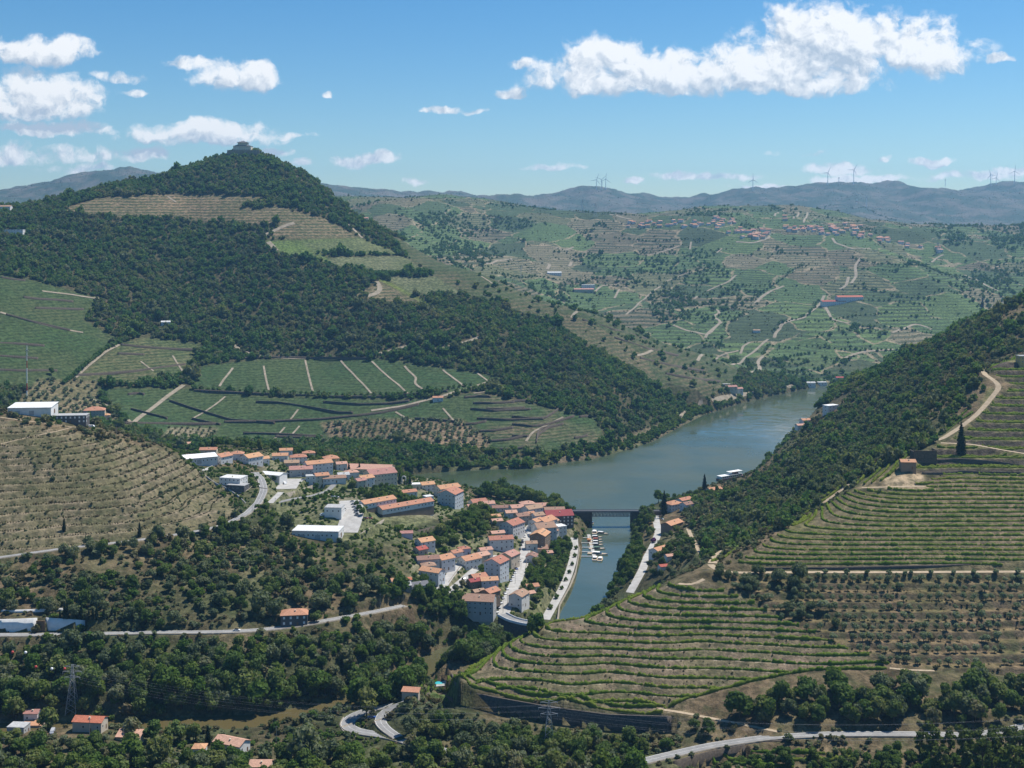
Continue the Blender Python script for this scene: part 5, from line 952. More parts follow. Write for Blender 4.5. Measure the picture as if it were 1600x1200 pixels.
# ------------------------------------------------------------------ boats
HULL = plain("boat_hull", (.80,.80,.78), .3); CAN = plain("boat_canopy", (.10,.16,.28), .8); CANR = plain("boat_canopy_red", (.40,.10,.06), .8); CANG = plain("boat_canopy_green", (.09,.16,.12), .8); TEAK = plain("boat_deck", (.42,.33,.22), .7); TARP = plain("white_canopy", (.72,.72,.70), .7)
def boat(px, py, Lb, ang, lab, top=None, cat='boat'):
    Y = CH*F/(py-HY); t = empty("moored_boat", ((px-800)/F*Y, Y, 0.0), math.radians(ang)); tag(t, lab, cat, None); hw = Lb*.16
    st = [(-.5,.85,.0),(-.2,1,.0),(.15,.95,.05),(.38,.55,.2),(.5,.04,.4)]; V = []; n = len(st)
    for (x, w_, up) in st: V += [(x*Lb, -hw*w_, .75+up), (x*Lb, -hw*w_*.7, -.3), (x*Lb, hw*w_*.7, -.3), (x*Lb, hw*w_, .75+up)]
    fs = [(0,1,2,3)]+[(4*i+k, 4*i+4+k, 4*i+5+k, 4*i+1+k) for i in range(n-1) for k in range(3)]; MB().poly(V, fs).build("hull", HULL, t)
    MB().poly([(x*Lb, s*hw*w_*.97, .66+up) for (x, w_, up) in st for s in (-1, 1)], [(2*i, 2*i+2, 2*i+3, 2*i+1) for i in range(n-1)]).build("deck", TEAK, t)
    h = .55+.045*Lb; MB().poly([(-.22*Lb,-hw*.7,.7),(.2*Lb,-hw*.65,.7),(.2*Lb,hw*.65,.7),(-.22*Lb,hw*.7,.7),(-.2*Lb,-hw*.6,.7+h),(.08*Lb,-hw*.55,.7+h),(.08*Lb,hw*.55,.7+h),(-.2*Lb,hw*.6,.7+h)], [(4,5,6,7),(0,1,5,4),(1,2,6,5),(2,3,7,6),(3,0,4,7)]).build("cabin", GLASS, t)
    MB().box(-.26*Lb,.10*Lb,-hw*.68,hw*.68,.72+h,.84+h).build("cabin_roof", top or HULL, t)
    MB().tube((.44*Lb,0,1),(.44*Lb,0,1.9),.04,n=4).build("bow_rail", STEEL, t)
for a in [(929,832,15,85,"white motor boat moored second from the bridge",HULL),(940,834,13,-20,"white boat with pointed bow nearest the bridge",HULL),(931,840,12,0,"white cabin cruiser at the head of the pontoon",HULL),(932,844,11,0,"boat with red brown awning on the pontoon",CANR),(932,848,12,0,"low white boat below the red awning",TARP),(932,852,12,0,"white boat at the middle of the pontoon",HULL),(933,858,14,0,"boat with dark green canopy on the pontoon",CANG),(934,866,17,-12,"large white tour boat with broad roof on the pontoon",TARP),(930,873,14,80,"white boat at the pontoon end, left of two",TARP),(938,874,14,80,"white boat at the pontoon end, right of two",TARP),(926,818,6,90,"small dark dinghy by the bridge abutment",CAN)]: boat(*a)
Y0, Y1 = CH*F/(836-HY), CH*F/(876-HY); t = empty("pontoon", (0, 0, 0)); tag(t, "pale floating pontoon with gangways on the small river", "pontoon"); xL = uv_world(921.5, 1080)
MB().box(xL-1.5, xL+1.5, Y1, Y0, -.2, .55).build("pontoon_deck", CONC, t)
for k, py in enumerate((841, 849, 856, 863, 870)):
    Y = CH*F/(py-HY); MB().box(uv_world(904, Y), xL-1.5, Y-.7, Y+.7, .4, .6).build("gangway", CONC, t)
for k in range(4): MB().lathe([(.2,-2),(.2,2.4)], 6, xL+1.7, Y1+(Y0-Y1)*(k+.5)/4).build("mooring_post", STEEL, t)
b = MB(); b.box(-1.4,1.4,-1.2,1.2,.55,2.6).poly([(-1.8,-1.6,2.6),(1.8,-1.6,2.6),(1.8,1.6,2.6),(-1.8,1.6,2.6),(0,0,3.6)], [(0,1,4),(1,2,4),(2,3,4),(3,0,4),(3,2,1,0)]); tag(b.build("ticket_kiosk", plain("orange_paint", (.55,.22,.06)), None, (xL-1.2, CH*F/(847-HY), 0)), "small orange kiosk on the pontoon", "kiosk")
# river cruise ship under the wooded bank
Y = CH*F/(748.5-HY); t = empty("cruise_ship", ((1142-800)/F*Y, Y, 0), math.radians(36)); tag(t, "white river cruise ship with a canopied top deck below the wooded hill", "ship")
MB().poly([(-19,-4,2.4),(16,-4,2.4),(21,0,2.8),(16,4,2.4),(-19,4,2.4),(-18.5,-3.4,-.6),(15,-3.4,-.6),(18.5,0,-.6),(15,3.4,-.6),(-18.5,3.4,-.6)], [(0,5,6,1),(1,6,7,2),(2,7,8,3),(3,8,9,4),(4,9,5,0),(0,1,2,3,4)]).build("hull", plain("ship_hull", (.16,.07,.07), .4), t)
MB().box(-17.5,13,-3.6,3.6,2.4,5.0).build("lower_deck", HULL, t)
for x in range(-16, 13, 3): MB().box(x, x+2.1, -3.66, -3.6, 3.2, 4.4).build("window", GLASS, t)
MB().box(-18,14,-3.8,3.8,5.0,5.25).build("sun_deck", WHITEP, t); MB().box(-4,15,-3.5,3.5,8.0,8.2).build("canopy", TARP, t); MB().box(4,9,-2.4,2.4,5.25,7.4).build("bridge_house", plain("ship_wood", (.22,.10,.08)), t)
for x in (-3.6, 3.2, 10, 14.6):
    for y in (-3.3, 3.3): MB().tube((x,y,5.2),(x,y,8.0),.09,n=5).build("canopy_post", STEEL, t)
# ------------------------------------------------------------------ pool garden
p = cast(690,1066); a = math.radians(12); t = empty("swimming_pool", p, a); tag(t, "turquoise swimming pool with pale paving in a hedged garden", "swimming pool")
MB().box(-8,8,-6.5,6.5,-1.5,.25).build("paving", CONC, t); MB().box(-5.6,5.6,-3.8,3.8,.255,.30).build("pool_water", plain("pool_water", (.05,.42,.48), .08), t)
b = MB(); [b.box(*q) for q in ((-6.1,6.1,-4.3,-3.8,.255,.42),(-6.1,6.1,3.8,4.3,.255,.42),(-6.1,-5.6,-3.8,3.8,.255,.42),(5.6,6.1,-3.8,3.8,.255,.42))]; b.build("coping", WALLM['cream'], t); OBST.append((p.x, p.y, 9, 9))
p = Vector(WHITEW[int(np.argmin(abs(_x-65)))])-Vector((0,.3,0)); b = MB(); b.box(-2.6,2.6,-.5,.1,0,6.4); g = b.build("gate", DOORM, None, p+Vector((0,-1.0,0))); tag(g, "tall brown gate in the white wall by the cliff road", "gate")
# ------------------------------------------------------------------ foliage
def leaf_mat(name, cols, trans=0.25):
    m = bpy.data.materials.new(name); m.use_nodes = True; nt = m.node_tree; nt.nodes.clear()
    out = N(nt, 'ShaderNodeOutputMaterial'); oi = N(nt, 'ShaderNodeObjectInfo'); geo = N(nt, 'ShaderNodeNewGeometry')
    rmp = N(nt, 'ShaderNodeValToRGB'); n = noise(nt, geo.outputs['Position'], 0.5, 2); nb = noise(nt, geo.outputs['Position'], 0.011, 3)
    L(nt, mth(nt, 'ADD', mth(nt, 'MULTIPLY_ADD', nb.outputs[0], 1.5, -0.75), mth(nt, 'ADD', mth(nt, 'MULTIPLY', oi.outputs['Random'], 0.66), mth(nt, 'MULTIPLY_ADD', n.outputs[0], 0.9, -0.28)), clamp=True), rmp.inputs[0])
    cr = rmp.color_ramp
    while len(cr.elements) < len(cols): cr.elements.new(0.5)
    for i, (e, c) in enumerate(zip(cr.elements, cols)): e.position = i/(len(cols)-1); e.color = (*c, 1)
    d = N(nt, 'ShaderNodeBsdfDiffuse'); t = N(nt, 'ShaderNodeBsdfTranslucent'); L(nt, rmp.outputs[0], d.inputs[0])
    tc = mix(nt, 1.0, rmp.outputs[0], (1.25, 1.3, 0.55), 'MULTIPLY'); L(nt, tc, t.inputs[0])
    ms = N(nt, 'ShaderNodeMixShader'); ms.inputs[0].default_value = trans; L(nt, d.outputs[0], ms.inputs[1]); L(nt, t.outputs[0], ms.inputs[2]); L(nt, ms.outputs[0], out.inputs[0])
    return m
LM = dict(broad=leaf_mat("leaves_broad", [(0.061,0.106,0.032),(0.091,0.144,0.043),(0.129,0.175,0.057),(0.190,0.201,0.079)], .38), wood=leaf_mat("leaves_wood", [(0.059,0.120,0.042),(0.085,0.160,0.055),(0.124,0.190,0.065),(0.181,0.195,0.087)], .38),
    grey=leaf_mat("leaves_holm", [(0.077,0.108,0.059),(0.115,0.143,0.079),(0.161,0.185,0.105),(0.196,0.179,0.105)], .35), olive=leaf_mat("leaves_olive", [(0.145,0.176,0.108),(0.206,0.238,0.154),(0.267,0.293,0.203)], .35),
    bright=leaf_mat("leaves_bright", [(0.060,0.115,0.028),(0.095,0.155,0.038),(0.15,0.19,0.050)], .4), pine=leaf_mat("needles_pine", [(0.069,0.100,0.027),(0.112,0.140,0.037)], .25), cypress=leaf_mat("leaves_cypress", [(0.012,0.022,0.012),(0.020,0.034,0.016)], .08),
    dry=leaf_mat("leaves_dry", [(0.080,0.085,0.040),(0.13,0.115,0.065),(0.17,0.135,0.085)]), vine=leaf_mat("leaves_vine", [(0.111,0.178,0.029),(0.156,0.213,0.038),(0.215,0.247,0.050)], .4), purple=leaf_mat("flowers_purple", [(0.10,0.03,0.13),(0.16,0.05,0.18)], .2))
BARK = flat_mat("bark", (0.12, 0.09, 0.065), (0.06, 0.048, 0.038), 2.0, 1.0)
_ico = [(0,0,1)]+[(.894*math.cos(2*math.pi*k/5), .894*math.sin(2*math.pi*k/5), .447) for k in range(5)]+[(.894*math.cos(2*math.pi*(k+.5)/5), .894*math.sin(2*math.pi*(k+.5)/5), -.447) for k in range(5)]+[(0,0,-1)]
ICO = np.array(_ico); ICOF = np.array([(0,1+k,1+(k+1) % 5) for k in range(5)]+[(1+k,6+k,1+(k+1) % 5) for k in range(5)]+[(1+(k+1) % 5,6+k,6+(k+1) % 5) for k in range(5)]+[(11,6+(k+1) % 5,6+k) for k in range(5)])
def crown(name, lobes, n, s, mat, seed, core=0.78, flat=1.0, ragged=.18):
    g = np.random.default_rng(seed); Vs = []; Qs = []; Ts = []; off = 0; lob = np.array(lobes, float)
    for (cx, cy_, cz, r) in lobes:
        d = g.normal(size=(int(n*r*r/ (lob[:, 3]**2).mean()), 3)); d /= np.linalg.norm(d, axis=1)[:, None]
        p = np.array((cx, cy_, cz))+d*r*g.uniform(1-ragged, 1+ragged, (len(d), 1))*np.array((1, 1, flat))
        keep = np.ones(len(p), bool)
        for (ox, oy, oz, orr) in lobes:
            if (ox, oy, oz) != (cx, cy_, cz): keep &= np.linalg.norm((p-(ox, oy, oz))/np.array((1, 1, flat)), axis=1) > orr*.8
        p, d = p[keep], d[keep]; m = len(p)
        if not m: continue
        nn = d+g.normal(size=(m, 3))*.55; nn /= np.linalg.norm(nn, axis=1)[:, None]
        t = np.cross(nn, g.normal(size=(m, 3))); t /= np.linalg.norm(t, axis=1)[:, None]; b = np.cross(nn, t); sz = s*g.uniform(.6, 1.35, (m, 1))
        q = np.stack([p-t*sz-b*sz*.5, p+t*sz*.8-b*sz*.8, p+t*sz+b*sz*.5, p-t*sz*.7+b*sz*.9], 1).reshape(-1, 3)
        Vs.append(q); Qs.append(off+np.arange(m*4).reshape(m, 4)); off += 4*m
        v = ICO*r*core*np.array((1, 1, flat))*g.uniform(.85, 1.1, (12, 1))+(cx, cy_, cz); Vs.append(v); Ts.append(off+ICOF); off += 12
    return mesh_np(name, np.concatenate(Vs), [np.concatenate(Qs), np.concatenate(Ts)], mat)
def lobes_round(seed, R, H, z0, n, r0, r1):
    g = np.random.default_rng(seed); L_ = [(0, 0, z0+H*.5, R*.55)]
    for k in range(n):
        a = 2*math.pi*(k*.618)+g.uniform(-.3, .3); e = g.uniform(-.55, 1.0); rr_ = R*(1-.35*max(e, 0)**2)*g.uniform(.5, .78)
        L_.append((rr_*math.cos(a)*math.sqrt(max(0.05, 1-e*e*.8)), rr_*math.sin(a)*math.sqrt(max(0.05, 1-e*e*.8)), z0+H*.5+e*H*.36, g.uniform(r0, r1)))
    return L_
def trunk_mesh(name, h, r, seed, limbs=3, spread=1.6):
    g = random.Random(seed); b = MB(); dx, dy = g.uniform(-.3, .3), g.uniform(-.3, .3)
    b.tube((0,0,-1.2), (dx*.5,dy*.5,h*.5), r*1.25, r*.8, 6); b.tube((dx*.5,dy*.5,h*.5), (dx,dy,h), r*.8, r*.5, 6)
    for k in range(limbs):
        a = 2*math.pi*k/limbs+g.uniform(-.4, .4); b.tube((dx*.7,dy*.7,h*.65), (dx+spread*math.cos(a), dy+spread*math.sin(a), h*1.25+g.uniform(0, .6)), r*.5, r*.2, 5)
    return b.mesh(name, BARK)
# kinds: height about 8 m, crown radius about 4 m before scaling
CR, TR = {}, {}
for k, (mat, n, s) in dict(broad=('broad', 70, .46), grey=('grey', 70, .46), bright=('bright', 70, .48)).items():
    CR[k] = [crown("crown", lobes_round(10*i+len(k), 3.6, 6.6, 1.5, 10, 1.25, 1.95), n, s, LM[mat], 100+i) for i in range(4)]; TR[k] = [trunk_mesh("trunk", 4.0, .28, i) for i in range(4)]
CR['olive'] = [crown("crown", lobes_round(50+i, 2.2, 2.9, 1.5, 7, .75, 1.15), 62, .30, LM['olive'], 200+i, .66) for i in range(4)]; TR['olive'] = [trunk_mesh("trunk", 2.0, .26, 20+i, 3, .9) for i in range(4)]
def pine_lobes(seed):
    g = np.random.default_rng(seed); L_ = []
    for k in range(15):
        z = g.uniform(5.0, 13.5); R = 2.9*(1-abs(z-8.5)/7.5)+.5; a = g.uniform(0, 6.28); L_.append((R*math.cos(a)*g.uniform(.4, 1), R*math.sin(a)*g.uniform(.4, 1), z, g.uniform(.8, 1.35)))
    return L_
CR['pine'] = [crown("crown", pine_lobes(i), 46, .42, LM['pine'], 300+i, .6, .62, .3) for i in range(3)]; TR['pine'] = [trunk_mesh("trunk", 11.5, .24, 30+i, 4, 2.0) for i in range(3)]
CR['cypress'] = [crown("crown", [(0,0,.8+1.08*k, .28+1.85*(1-k/11.2)**.85*(.75+.25*min(1,k/2))) for k in range(12)], 60, .28, LM['cypress'], 400, .9, 1.1, .12)]; TR['cypress'] = [trunk_mesh("trunk", 2.0, .2, 40, 0)]
FARK = {}
for k, mat in dict(wood='wood', grey='grey', bright='bright', dry='dry', olive='olive', pine='pine', cypress='cypress').items():
    FARK[k] = [crown("far_crown", lobes_round(70+i, 3.4, 6.4, .4, 6, 1.5, 2.1), 24, .85, LM[mat], 500+i) for i in range(3)]
SHR = {k: [crown("shrub", lobes_round(90+i, 1.1, 1.3, .0, 4, .55, .8), 22, .30, LM[k], 600+i) for i in range(3)] for k in ('grey', 'dry', 'bright')}
# ground kept clear
RD = np.full(GX.shape, 1e9, np.float32)
for (nm, kind, w, R) in ROADW:
    d, _ = segdist(GX, GY, R[::2] if len(R) > 8 else R, False, 24); RD = np.minimum(RD, d-w/2)
HD = np.full(GX.shape, 1e9, np.float32)
for (ox, oy, r, r2) in OBST:
    m = (np.abs(GX-ox) < r+16) & (np.abs(GY-oy) < r+16); HD[m] = np.minimum(HD[m], np.hypot(GX[m]-ox, GY[m]-oy)-r)
def line_of_sight(up):
    py = HY+F*(CH-GZ)/GY; run = np.minimum.accumulate(py, 0); prev = np.vstack([np.full((1, py.shape[1]), 9e9), run[:-1]])
    return (HY+F*(CH-GZ-up)/GY <= prev+2) & (GU > -60) & (GU < 1665) & (HY+F*(CH-GZ-up)/GY < 1230)
VIS = line_of_sight(9.0)
du = np.gradient(UU)[None, :]*GY/F; dy_ = np.gradient(YY)[:, None]; AREA = du*dy_
FIELDM = np.zeros(GX.shape, np.float32)
for P_ in FIELDS: FIELDM = np.maximum(FIELDM, P_)
INW = inpoly(GX, GY, RIV)
def poisson(dens, rmin=1.5, hmin=2.0, fields=True):
    d = np.where(VIS & (RD > rmin) & (HD > hmin) & ~INW, dens, 0.0)
    if fields: d = d*(FIELDM < 0.35)
    n = rng.poisson(np.clip(d*AREA, 0, 60)); j, i = np.nonzero(n); k = n[j, i]; j = np.repeat(j, k); i = np.repeat(i, k)
    y = YY[j]+(rng.random(len(j))-.5)*dy_[j, 0]; u = UU[i]+(rng.random(len(i))-.5)*np.gradient(UU)[i]; x = (u-800)/F*y
    return np.c_[x, y, height(x, y)]
def scatter(name, pts, scl, meshes, label, cat, sq=None):
    """one object of many plants, its members set out by geometry nodes"""
    n = len(pts); me = bpy.data.meshes.new(name); me.vertices.add(n); me.vertices.foreach_set('co', np.asarray(pts, np.float32).ravel())
    rot = np.zeros((n, 3), np.float32); rot[:, 2] = rng.random(n)*6.283; rot[:, :2] = rng.normal(size=(n, 2))*.06; s3 = np.repeat(np.asarray(scl, np.float32)[:, None], 3, 1)*(1+rng.normal(size=(n, 3))*.12)
    if sq is not None: s3[:, 2] *= sq
    for nm, ty, v in (('rot', 'FLOAT_VECTOR', rot), ('scl', 'FLOAT_VECTOR', s3.astype(np.float32))): a = me.attributes.new(nm, ty, 'POINT'); a.data.foreach_set('vector', v.ravel())
    a = me.attributes.new('var', 'INT', 'POINT'); a.data.foreach_set('value', rng.integers(0, len(meshes), n).astype(np.int32))
    o = link_mesh(name, me); tag(o, label, cat, None, 'stuff')
    ng = bpy.data.node_groups.new(name, 'GeometryNodeTree'); ng.interface.new_socket('Geometry', in_out='INPUT', socket_type='NodeSocketGeometry'); ng.interface.new_socket('Geometry', in_out='OUTPUT', socket_type='NodeSocketGeometry')
    gi = ng.nodes.new('NodeGroupInput'); go = ng.nodes.new('NodeGroupOutput'); jn = ng.nodes.new('GeometryNodeJoinGeometry'); ip = ng.nodes.new('GeometryNodeInstanceOnPoints')
    for t in meshes:
        oi = ng.nodes.new('GeometryNodeObjectInfo'); oi.inputs['Object'].default_value = TEMPL(t); oi.inputs['As Instance'].default_value = True; ng.links.new(oi.outputs['Geometry'], jn.inputs[0])
    def attr(nm, ty):
        q = ng.nodes.new('GeometryNodeInputNamedAttribute'); q.data_type = ty; q.inputs['Name'].default_value = nm; return q.outputs['Attribute']
    ng.links.new(gi.outputs[0], ip.inputs['Points']); ng.links.new(jn.outputs[0], ip.inputs['Instance']); ip.inputs['Pick Instance'].default_value = True
    ng.links.new(attr('var', 'INT'), ip.inputs['Instance Index']); er = ng.nodes.new('FunctionNodeEulerToRotation'); ng.links.new(attr('rot', 'FLOAT_VECTOR'), er.inputs[0]); ng.links.new(er.outputs[0], ip.inputs['Rotation']); ng.links.new(attr('scl', 'FLOAT_VECTOR'), ip.inputs['Scale'])
    ng.links.new(ip.outputs[0], go.inputs[0]); md = o.modifiers.new('plants', 'NODES'); md.node_group = ng
    return o
_T = {}
def TEMPL(me):        # a plant of this mesh that is not linked to the scene: only its mesh is used
    if me.name not in _T: _T[me.name] = bpy.data.objects.new("plant_pattern", me)
    return _T[me.name]
def poly_d(poly, y0, y1, d): return np.where(region(poly, y0, y1), d, 0.0)
gap = sst(fbm(GX+50, GY-80, 38, 3), -.28, .02); gap2 = sst(fbm(GX+350, GY-280, 30, 3), -.05, .18)
# --- woods of the big hill
D = np.where((GY > 1380) & (GY < 2750) & (FAR < .3), .030, 0.0); flank = region([(600,470),(720,490),(1090,650),(900,730),(780,600)], 1400, 2100); D *= np.where(flank, .40+.6*gap, .85+.3*gap)
D *= 1.25; P_ = poisson(D); pk = np.clip(rng.random(len(P_))*.62+.38*(.5+1.3*fbm(P_[:, 0]+77, P_[:, 1], 170, 3)), 0, 1); s = rng.lognormal(-.06, .36, len(P_))*.80
SC = []
m = pk < .62; SC.append(("hill_woodland", P_[m], s[m], FARK['wood'], "dark green oak wood covering the big conical hill", "woodland"))
m = (pk >= .62) & (pk < .95); SC.append(("hill_woodland", P_[m], s[m]*.95, FARK['grey'], "grey green holm oaks mixed through the wood of the big hill", "woodland")); m = pk >= .95; SC.append(("hill_scrub", P_[m], s[m]*.8, FARK['dry'], "brownish dry trees scattered in the wood of the big hill", "scrub"))
# --- wooded flank on the right
RF = [(1030,796),(1120,776),(1176,756),(1206,728),(1262,670),(1364,596),(1600,445),(1665,430),(1665,545),(1565,556),(1525,566),(1545,602),(1478,684),(1328,758),(1222,828),(1108,884),(1088,866),(1066,800)]
D = poly_d(RF, 790, 2400, .034)*(.35+.65*gap); P_ = poisson(D*1.15); pk = np.clip(rng.random(len(P_))*.7+.3*(.5+1.3*fbm(P_[:, 0]+177, P_[:, 1], 110, 3)), 0, 1); s = rng.lognormal(-.05, .36, len(P_))*.66
m = pk < .50; SC.append(("slope_woodland", P_[m], s[m], FARK['grey'], "grey green trees covering the steep slope on the right bank", "woodland")); m = (pk >= .50) & (pk < .84); SC.append(("slope_woodland", P_[m], s[m], FARK['wood'], "darker green trees among the grey ones on the right bank slope", "woodland")); m = pk >= .84; SC.append(("slope_scrub", P_[m], s[m]*.8, FARK['dry'], "dry olive brown bushes on the right bank slope", "scrub"))
P_ = poisson(np.where(region([(700,440),(760,432),(900,480),(1010,515),(1160,572),(1130,612),(1023,598),(936,546),(852,498),(760,470)], 1700, 2320), .0030, 0)*(.2+gap2), 2, 2, False); SC.append(("terrace_trees", P_, rng.lognormal(-.35, .35, len(P_)), FARK['wood'], "scattered trees and scrub on the terraced spur before the far valley", "trees"))
# --- far hills
fn = fbm(GX+400, GY, 210, 4); D = np.where((FAR > .5) & (GY < 5600), np.where(fn > .27, .0036, .00010), 0.0)
for pl in ([(1438,335),(1480,330),(1520,345),(1500,362),(1445,352)], [(1540,365),(1600,345),(1665,350),(1665,395),(1560,390)], [(1455,362),(1500,362),(1530,385),(1480,385)], [(640,335),(700,330),(800,340),(860,350),(740,372),(660,362)], [(640,400),(700,378),(760,385),(800,395),(720,430)], [(1010,455),(1060,440),(1100,470),(1050,520),(1020,500)], [(1095,530),(1140,525),(1130,545),(1100,545)], [(1140,560),(1330,562),(1330,598),(1200,606),(1140,600)], [(900,385),(935,368),(960,360),(940,345),(900,365)], [(1500,440),(1560,420),(1600,450),(1550,470)]):
    D = np.maximum(D, poly_d(pl, 2100, 4400, .010*np.ones(GX.shape)*(.3+.7*gap2)))
P_ = poisson(D, 3, 2); SC.append(("far_trees", P_, rng.lognormal(0, .3, len(P_))*.72, FARK['wood'], "distant trees and copses dotted over the far vineyards", "trees"))
HEDG = [[(1330,403),(1352,408),(1380,413),(1415,418),(1450,414)],[(1335,449),(1370,455),(1400,463),(1460,469)],[(1350,470),(1400,470),(1460,478)],[(1258,504),(1300,500),(1340,494),(1395,489)],[(1332,508),(1370,512),(1420,517),(1455,521)],[(1262,542),(1310,546),(1370,548),(1430,548)],[(1178,572),(1200,566),(1225,560),(1265,553)],[(1206,518),(1215,508),(1260,494),(1280,470)],[(1190,555),(1200,540),(1250,545)],[(960,372),(1010,378),(1100,376)],[(930,405),(990,405),(1060,410)],[(1000,422),(1060,428),(1100,420)],[(1140,446),(1180,448),(1215,443)],[(1170,470),(1230,430),(1260,415)],[(770,428),(840,432),(900,436)],[(1150,400),(1200,398),(1260,398)],[(1340,420),(1400,425),(1500,432)],[(640,345),(720,352),(800,350)],[(1236,322),(1290,322),(1330,324),(1400,345)],[(1000,394),(1040,398),(1100,396)],[(900,330),(960,334),(1010,338)],[(840,445),(900,455),(950,462)],[(960,442),(1030,447),(1050,455)],[(1040,470),(1060,480),(1075,495)]]
pts = []
for h in HEDG:
    R = resample(np.array([cast(x, y, 0, 2150) for x, y in h]), 11); pts.append(R+rng.normal(size=R.shape)*np.array((1.5, 2.5, 0)))
pts = np.concatenate(pts); pts[:, 2] = height(pts[:, 0], pts[:, 1]); SC.append(("field_hedgerow", pts, rng.lognormal(-.4, .25, len(pts)), FARK['wood'], "dark tree lines edging the far vineyards", "hedgerow"))
# --- groves on the terraces of the big hill
def rows(poly, y0, y1, dx, dy, jit, skip=.1):
    m = region(poly, y0, y1); x0, x1, ya, yb_ = GX[m].min(), GX[m].max(), GY[m].min(), GY[m].max(); xx, yy = np.meshgrid(np.arange(x0, x1, dx), np.arange(ya, yb_, dy)); xx = xx.ravel()+rng.normal(size=xx.size)*jit; yy = yy.ravel()+rng.normal(size=yy.size)*jit
    zz = height(xx, yy); ok = inpoly(800+F*xx/yy, HY+F*(CH-zz)/yy, poly) & (rng.random(len(xx)) > skip); return np.c_[xx, yy, zz][ok]
G1 = rows([(20,640),(60,592),(150,596),(160,640),(205,668),(150,660)], 1380, 1680, 9, 11, 1.2); G2 = rows([(500,662),(560,657),(720,655),(770,687),(760,700),(640,694),(525,694)], 1400, 1650, 7.5, 9, 1.5); G3 = rows([(250,688),(265,668),(340,668),(330,692)], 1350, 1600, 6.5, 9, .4, .03); G4 = rows([(330,540),(400,545),(470,560),(380,562),(320,560)], 1600, 1950, 9, 12, 2, .3)
G5 = rows([(640,735),(760,716),(930,702),(1000,700),(930,720),(800,735)], 1380, 1600, 10, 9, 2.5, .25)
G = np.concatenate([G1, G2, G4]); SC.append(("olive_grove", G, rng.lognormal(-.5, .2, len(G)), FARK['olive'], "olive groves in rows among the plots across the river", "olive grove")); SC.append(("young_orchard", G3, rng.lognormal(-.9, .15, len(G3)), FARK['olive'], "young orchard in neat rows above the riverside wood", "orchard")); SC.append(("bank_trees", G5, rng.lognormal(-.3, .25, len(G5)), FARK['wood'], "dark trees on the foot slope across the main river", "trees"))
# --- trees along the water
dr, _ = segdist(GX, GY, RIV, True, 30); D = np.where((dr < 17) & (dr > 2.0) & (GY > 1330) & ~INW, .030, 0.0); P_ = poisson(D, 1.5, 2, False); pk = rng.random(len(P_)) < .6; s = rng.lognormal(-.18, .25, len(P_))
SC.append(("riverside_trees", P_[pk], s[pk], FARK['bright'], "fresh green trees lining the far bank of the main river", "riverside trees")); SC.append(("riverside_trees", P_[~pk], s[~pk], FARK['wood'], "dark green trees lining the far bank of the main river", "riverside trees"))
D = poly_d([(380,693),(480,690),(640,696),(760,705),(640,722),(520,708),(380,704)], 1380, 1640, .045); P_ = poisson(D, 1, 2, False); SC.append(("dark_wood_belt", P_, rng.lognormal(-.1, .2, len(P_)), FARK['wood'], "dark belt of trees below the vineyards across the river", "wood"))
# --- near slopes: trees that can be told apart, the largest as single trees
CAND = []
def cand(D, lo, hi, mix_, grp, fields=True, rmin=1.5, hmin=2.2):
    p = poisson(D, rmin, hmin, fields)
    for q in p:
        t = rng.random(); a = 0
        for sp, w_ in mix_:
            a += w_
            if t < a: break
        CAND.append((q, rng.uniform(lo, hi)*rng.lognormal(0, .18), sp, grp))
n2 = 1-gap*.75
cand(poly_d([(-40,1024),(130,1018),(380,1014),(640,976),(770,985),(835,988),(760,1030),(690,1052),(640,1080),(560,1102),(330,1122),(-40,1112)], 655, 815, .032)*(.5+.8*gap), .55, 1.2, [('broad',.5),('grey',.35),('bright',.15)], "trees on the slope between the cliff road and the small river")
cand(poly_d([(330,1122),(560,1105),(640,1085),(560,1068),(300,1085),(-40,1085),(-40,1125)], 655, 760, .020), 1.1, 1.7, [('broad',.6),('bright',.4)], "trees along the far bank of the small river")
cand(poly_d([(-40,885),(200,855),(380,812),(470,795),(560,842),(640,905),(630,938),(480,965),(240,980),(130,966),(-40,950)], 735, 960, .014)*(.25+gap), .45, 1.05, [('grey',.5),('broad',.4),('dry',.1)], "trees on the scrub slope above the cliff road")
cand(poly_d([(690,1126),(760,1142),(860,1160),(1045,1172),(1005,1188),(740,1182),(650,1140)], 575, 650, .034)*(.4+.7*gap), .55, 1.0, [('broad',.7),('grey',.3)], "trees below the wall of the lowest vine terrace")
cand(poly_d([(1115,1120),(1200,1094),(1300,1080),(1390,1074),(1480,1066),(1665,1076),(1665,1130),(1430,1138),(1240,1137),(1140,1128)], 585, 650, .024)*(.35+.8*gap), .75, 1.3, [('broad',.7),('grey',.3)], "trees between the vineyard and the straight road")
cand(poly_d([(-40,1158),(120,1168),(230,1188),(420,1200),(540,1180),(640,1182),(740,1192),(1000,1206),(1000,1250),(-40,1250)], 535, 640, .022), .55, 1.15, [('broad',.45),('bright',.25),('grey',.3)], "trees along the lower edge of the picture")
cand(poly_d([(1165,1186),(1420,1176),(1665,1166),(1665,1240),(1100,1240)], 535, 600, .034), .35, .7, [('broad',.6),('bright',.4)], "trees below the straight road")
cand(poly_d([(980,835),(1000,845),(1010,868),(1000,890),(980,912),(950,938),(948,925),(965,895),(985,862)], 800, 1130, .055), .4, .72, [('broad',.55),('bright',.45)], "trees on the right bank of the small river")
cand(poly_d([(985,800),(1022,795),(1024,830),(1016,845),(992,842),(988,822)], 1000, 1160, .045), .55, .85, [('broad',.7),('grey',.3)], "trees at the right hand bridge end")
cand(poly_d([(1030,835),(1070,825),(1090,865),(1050,905),(1005,905),(1020,868)], 800, 1120, .030)*(.3+.7*gap), .4, .75, [('broad',.6),('grey',.4)], "trees round the lane across the water")
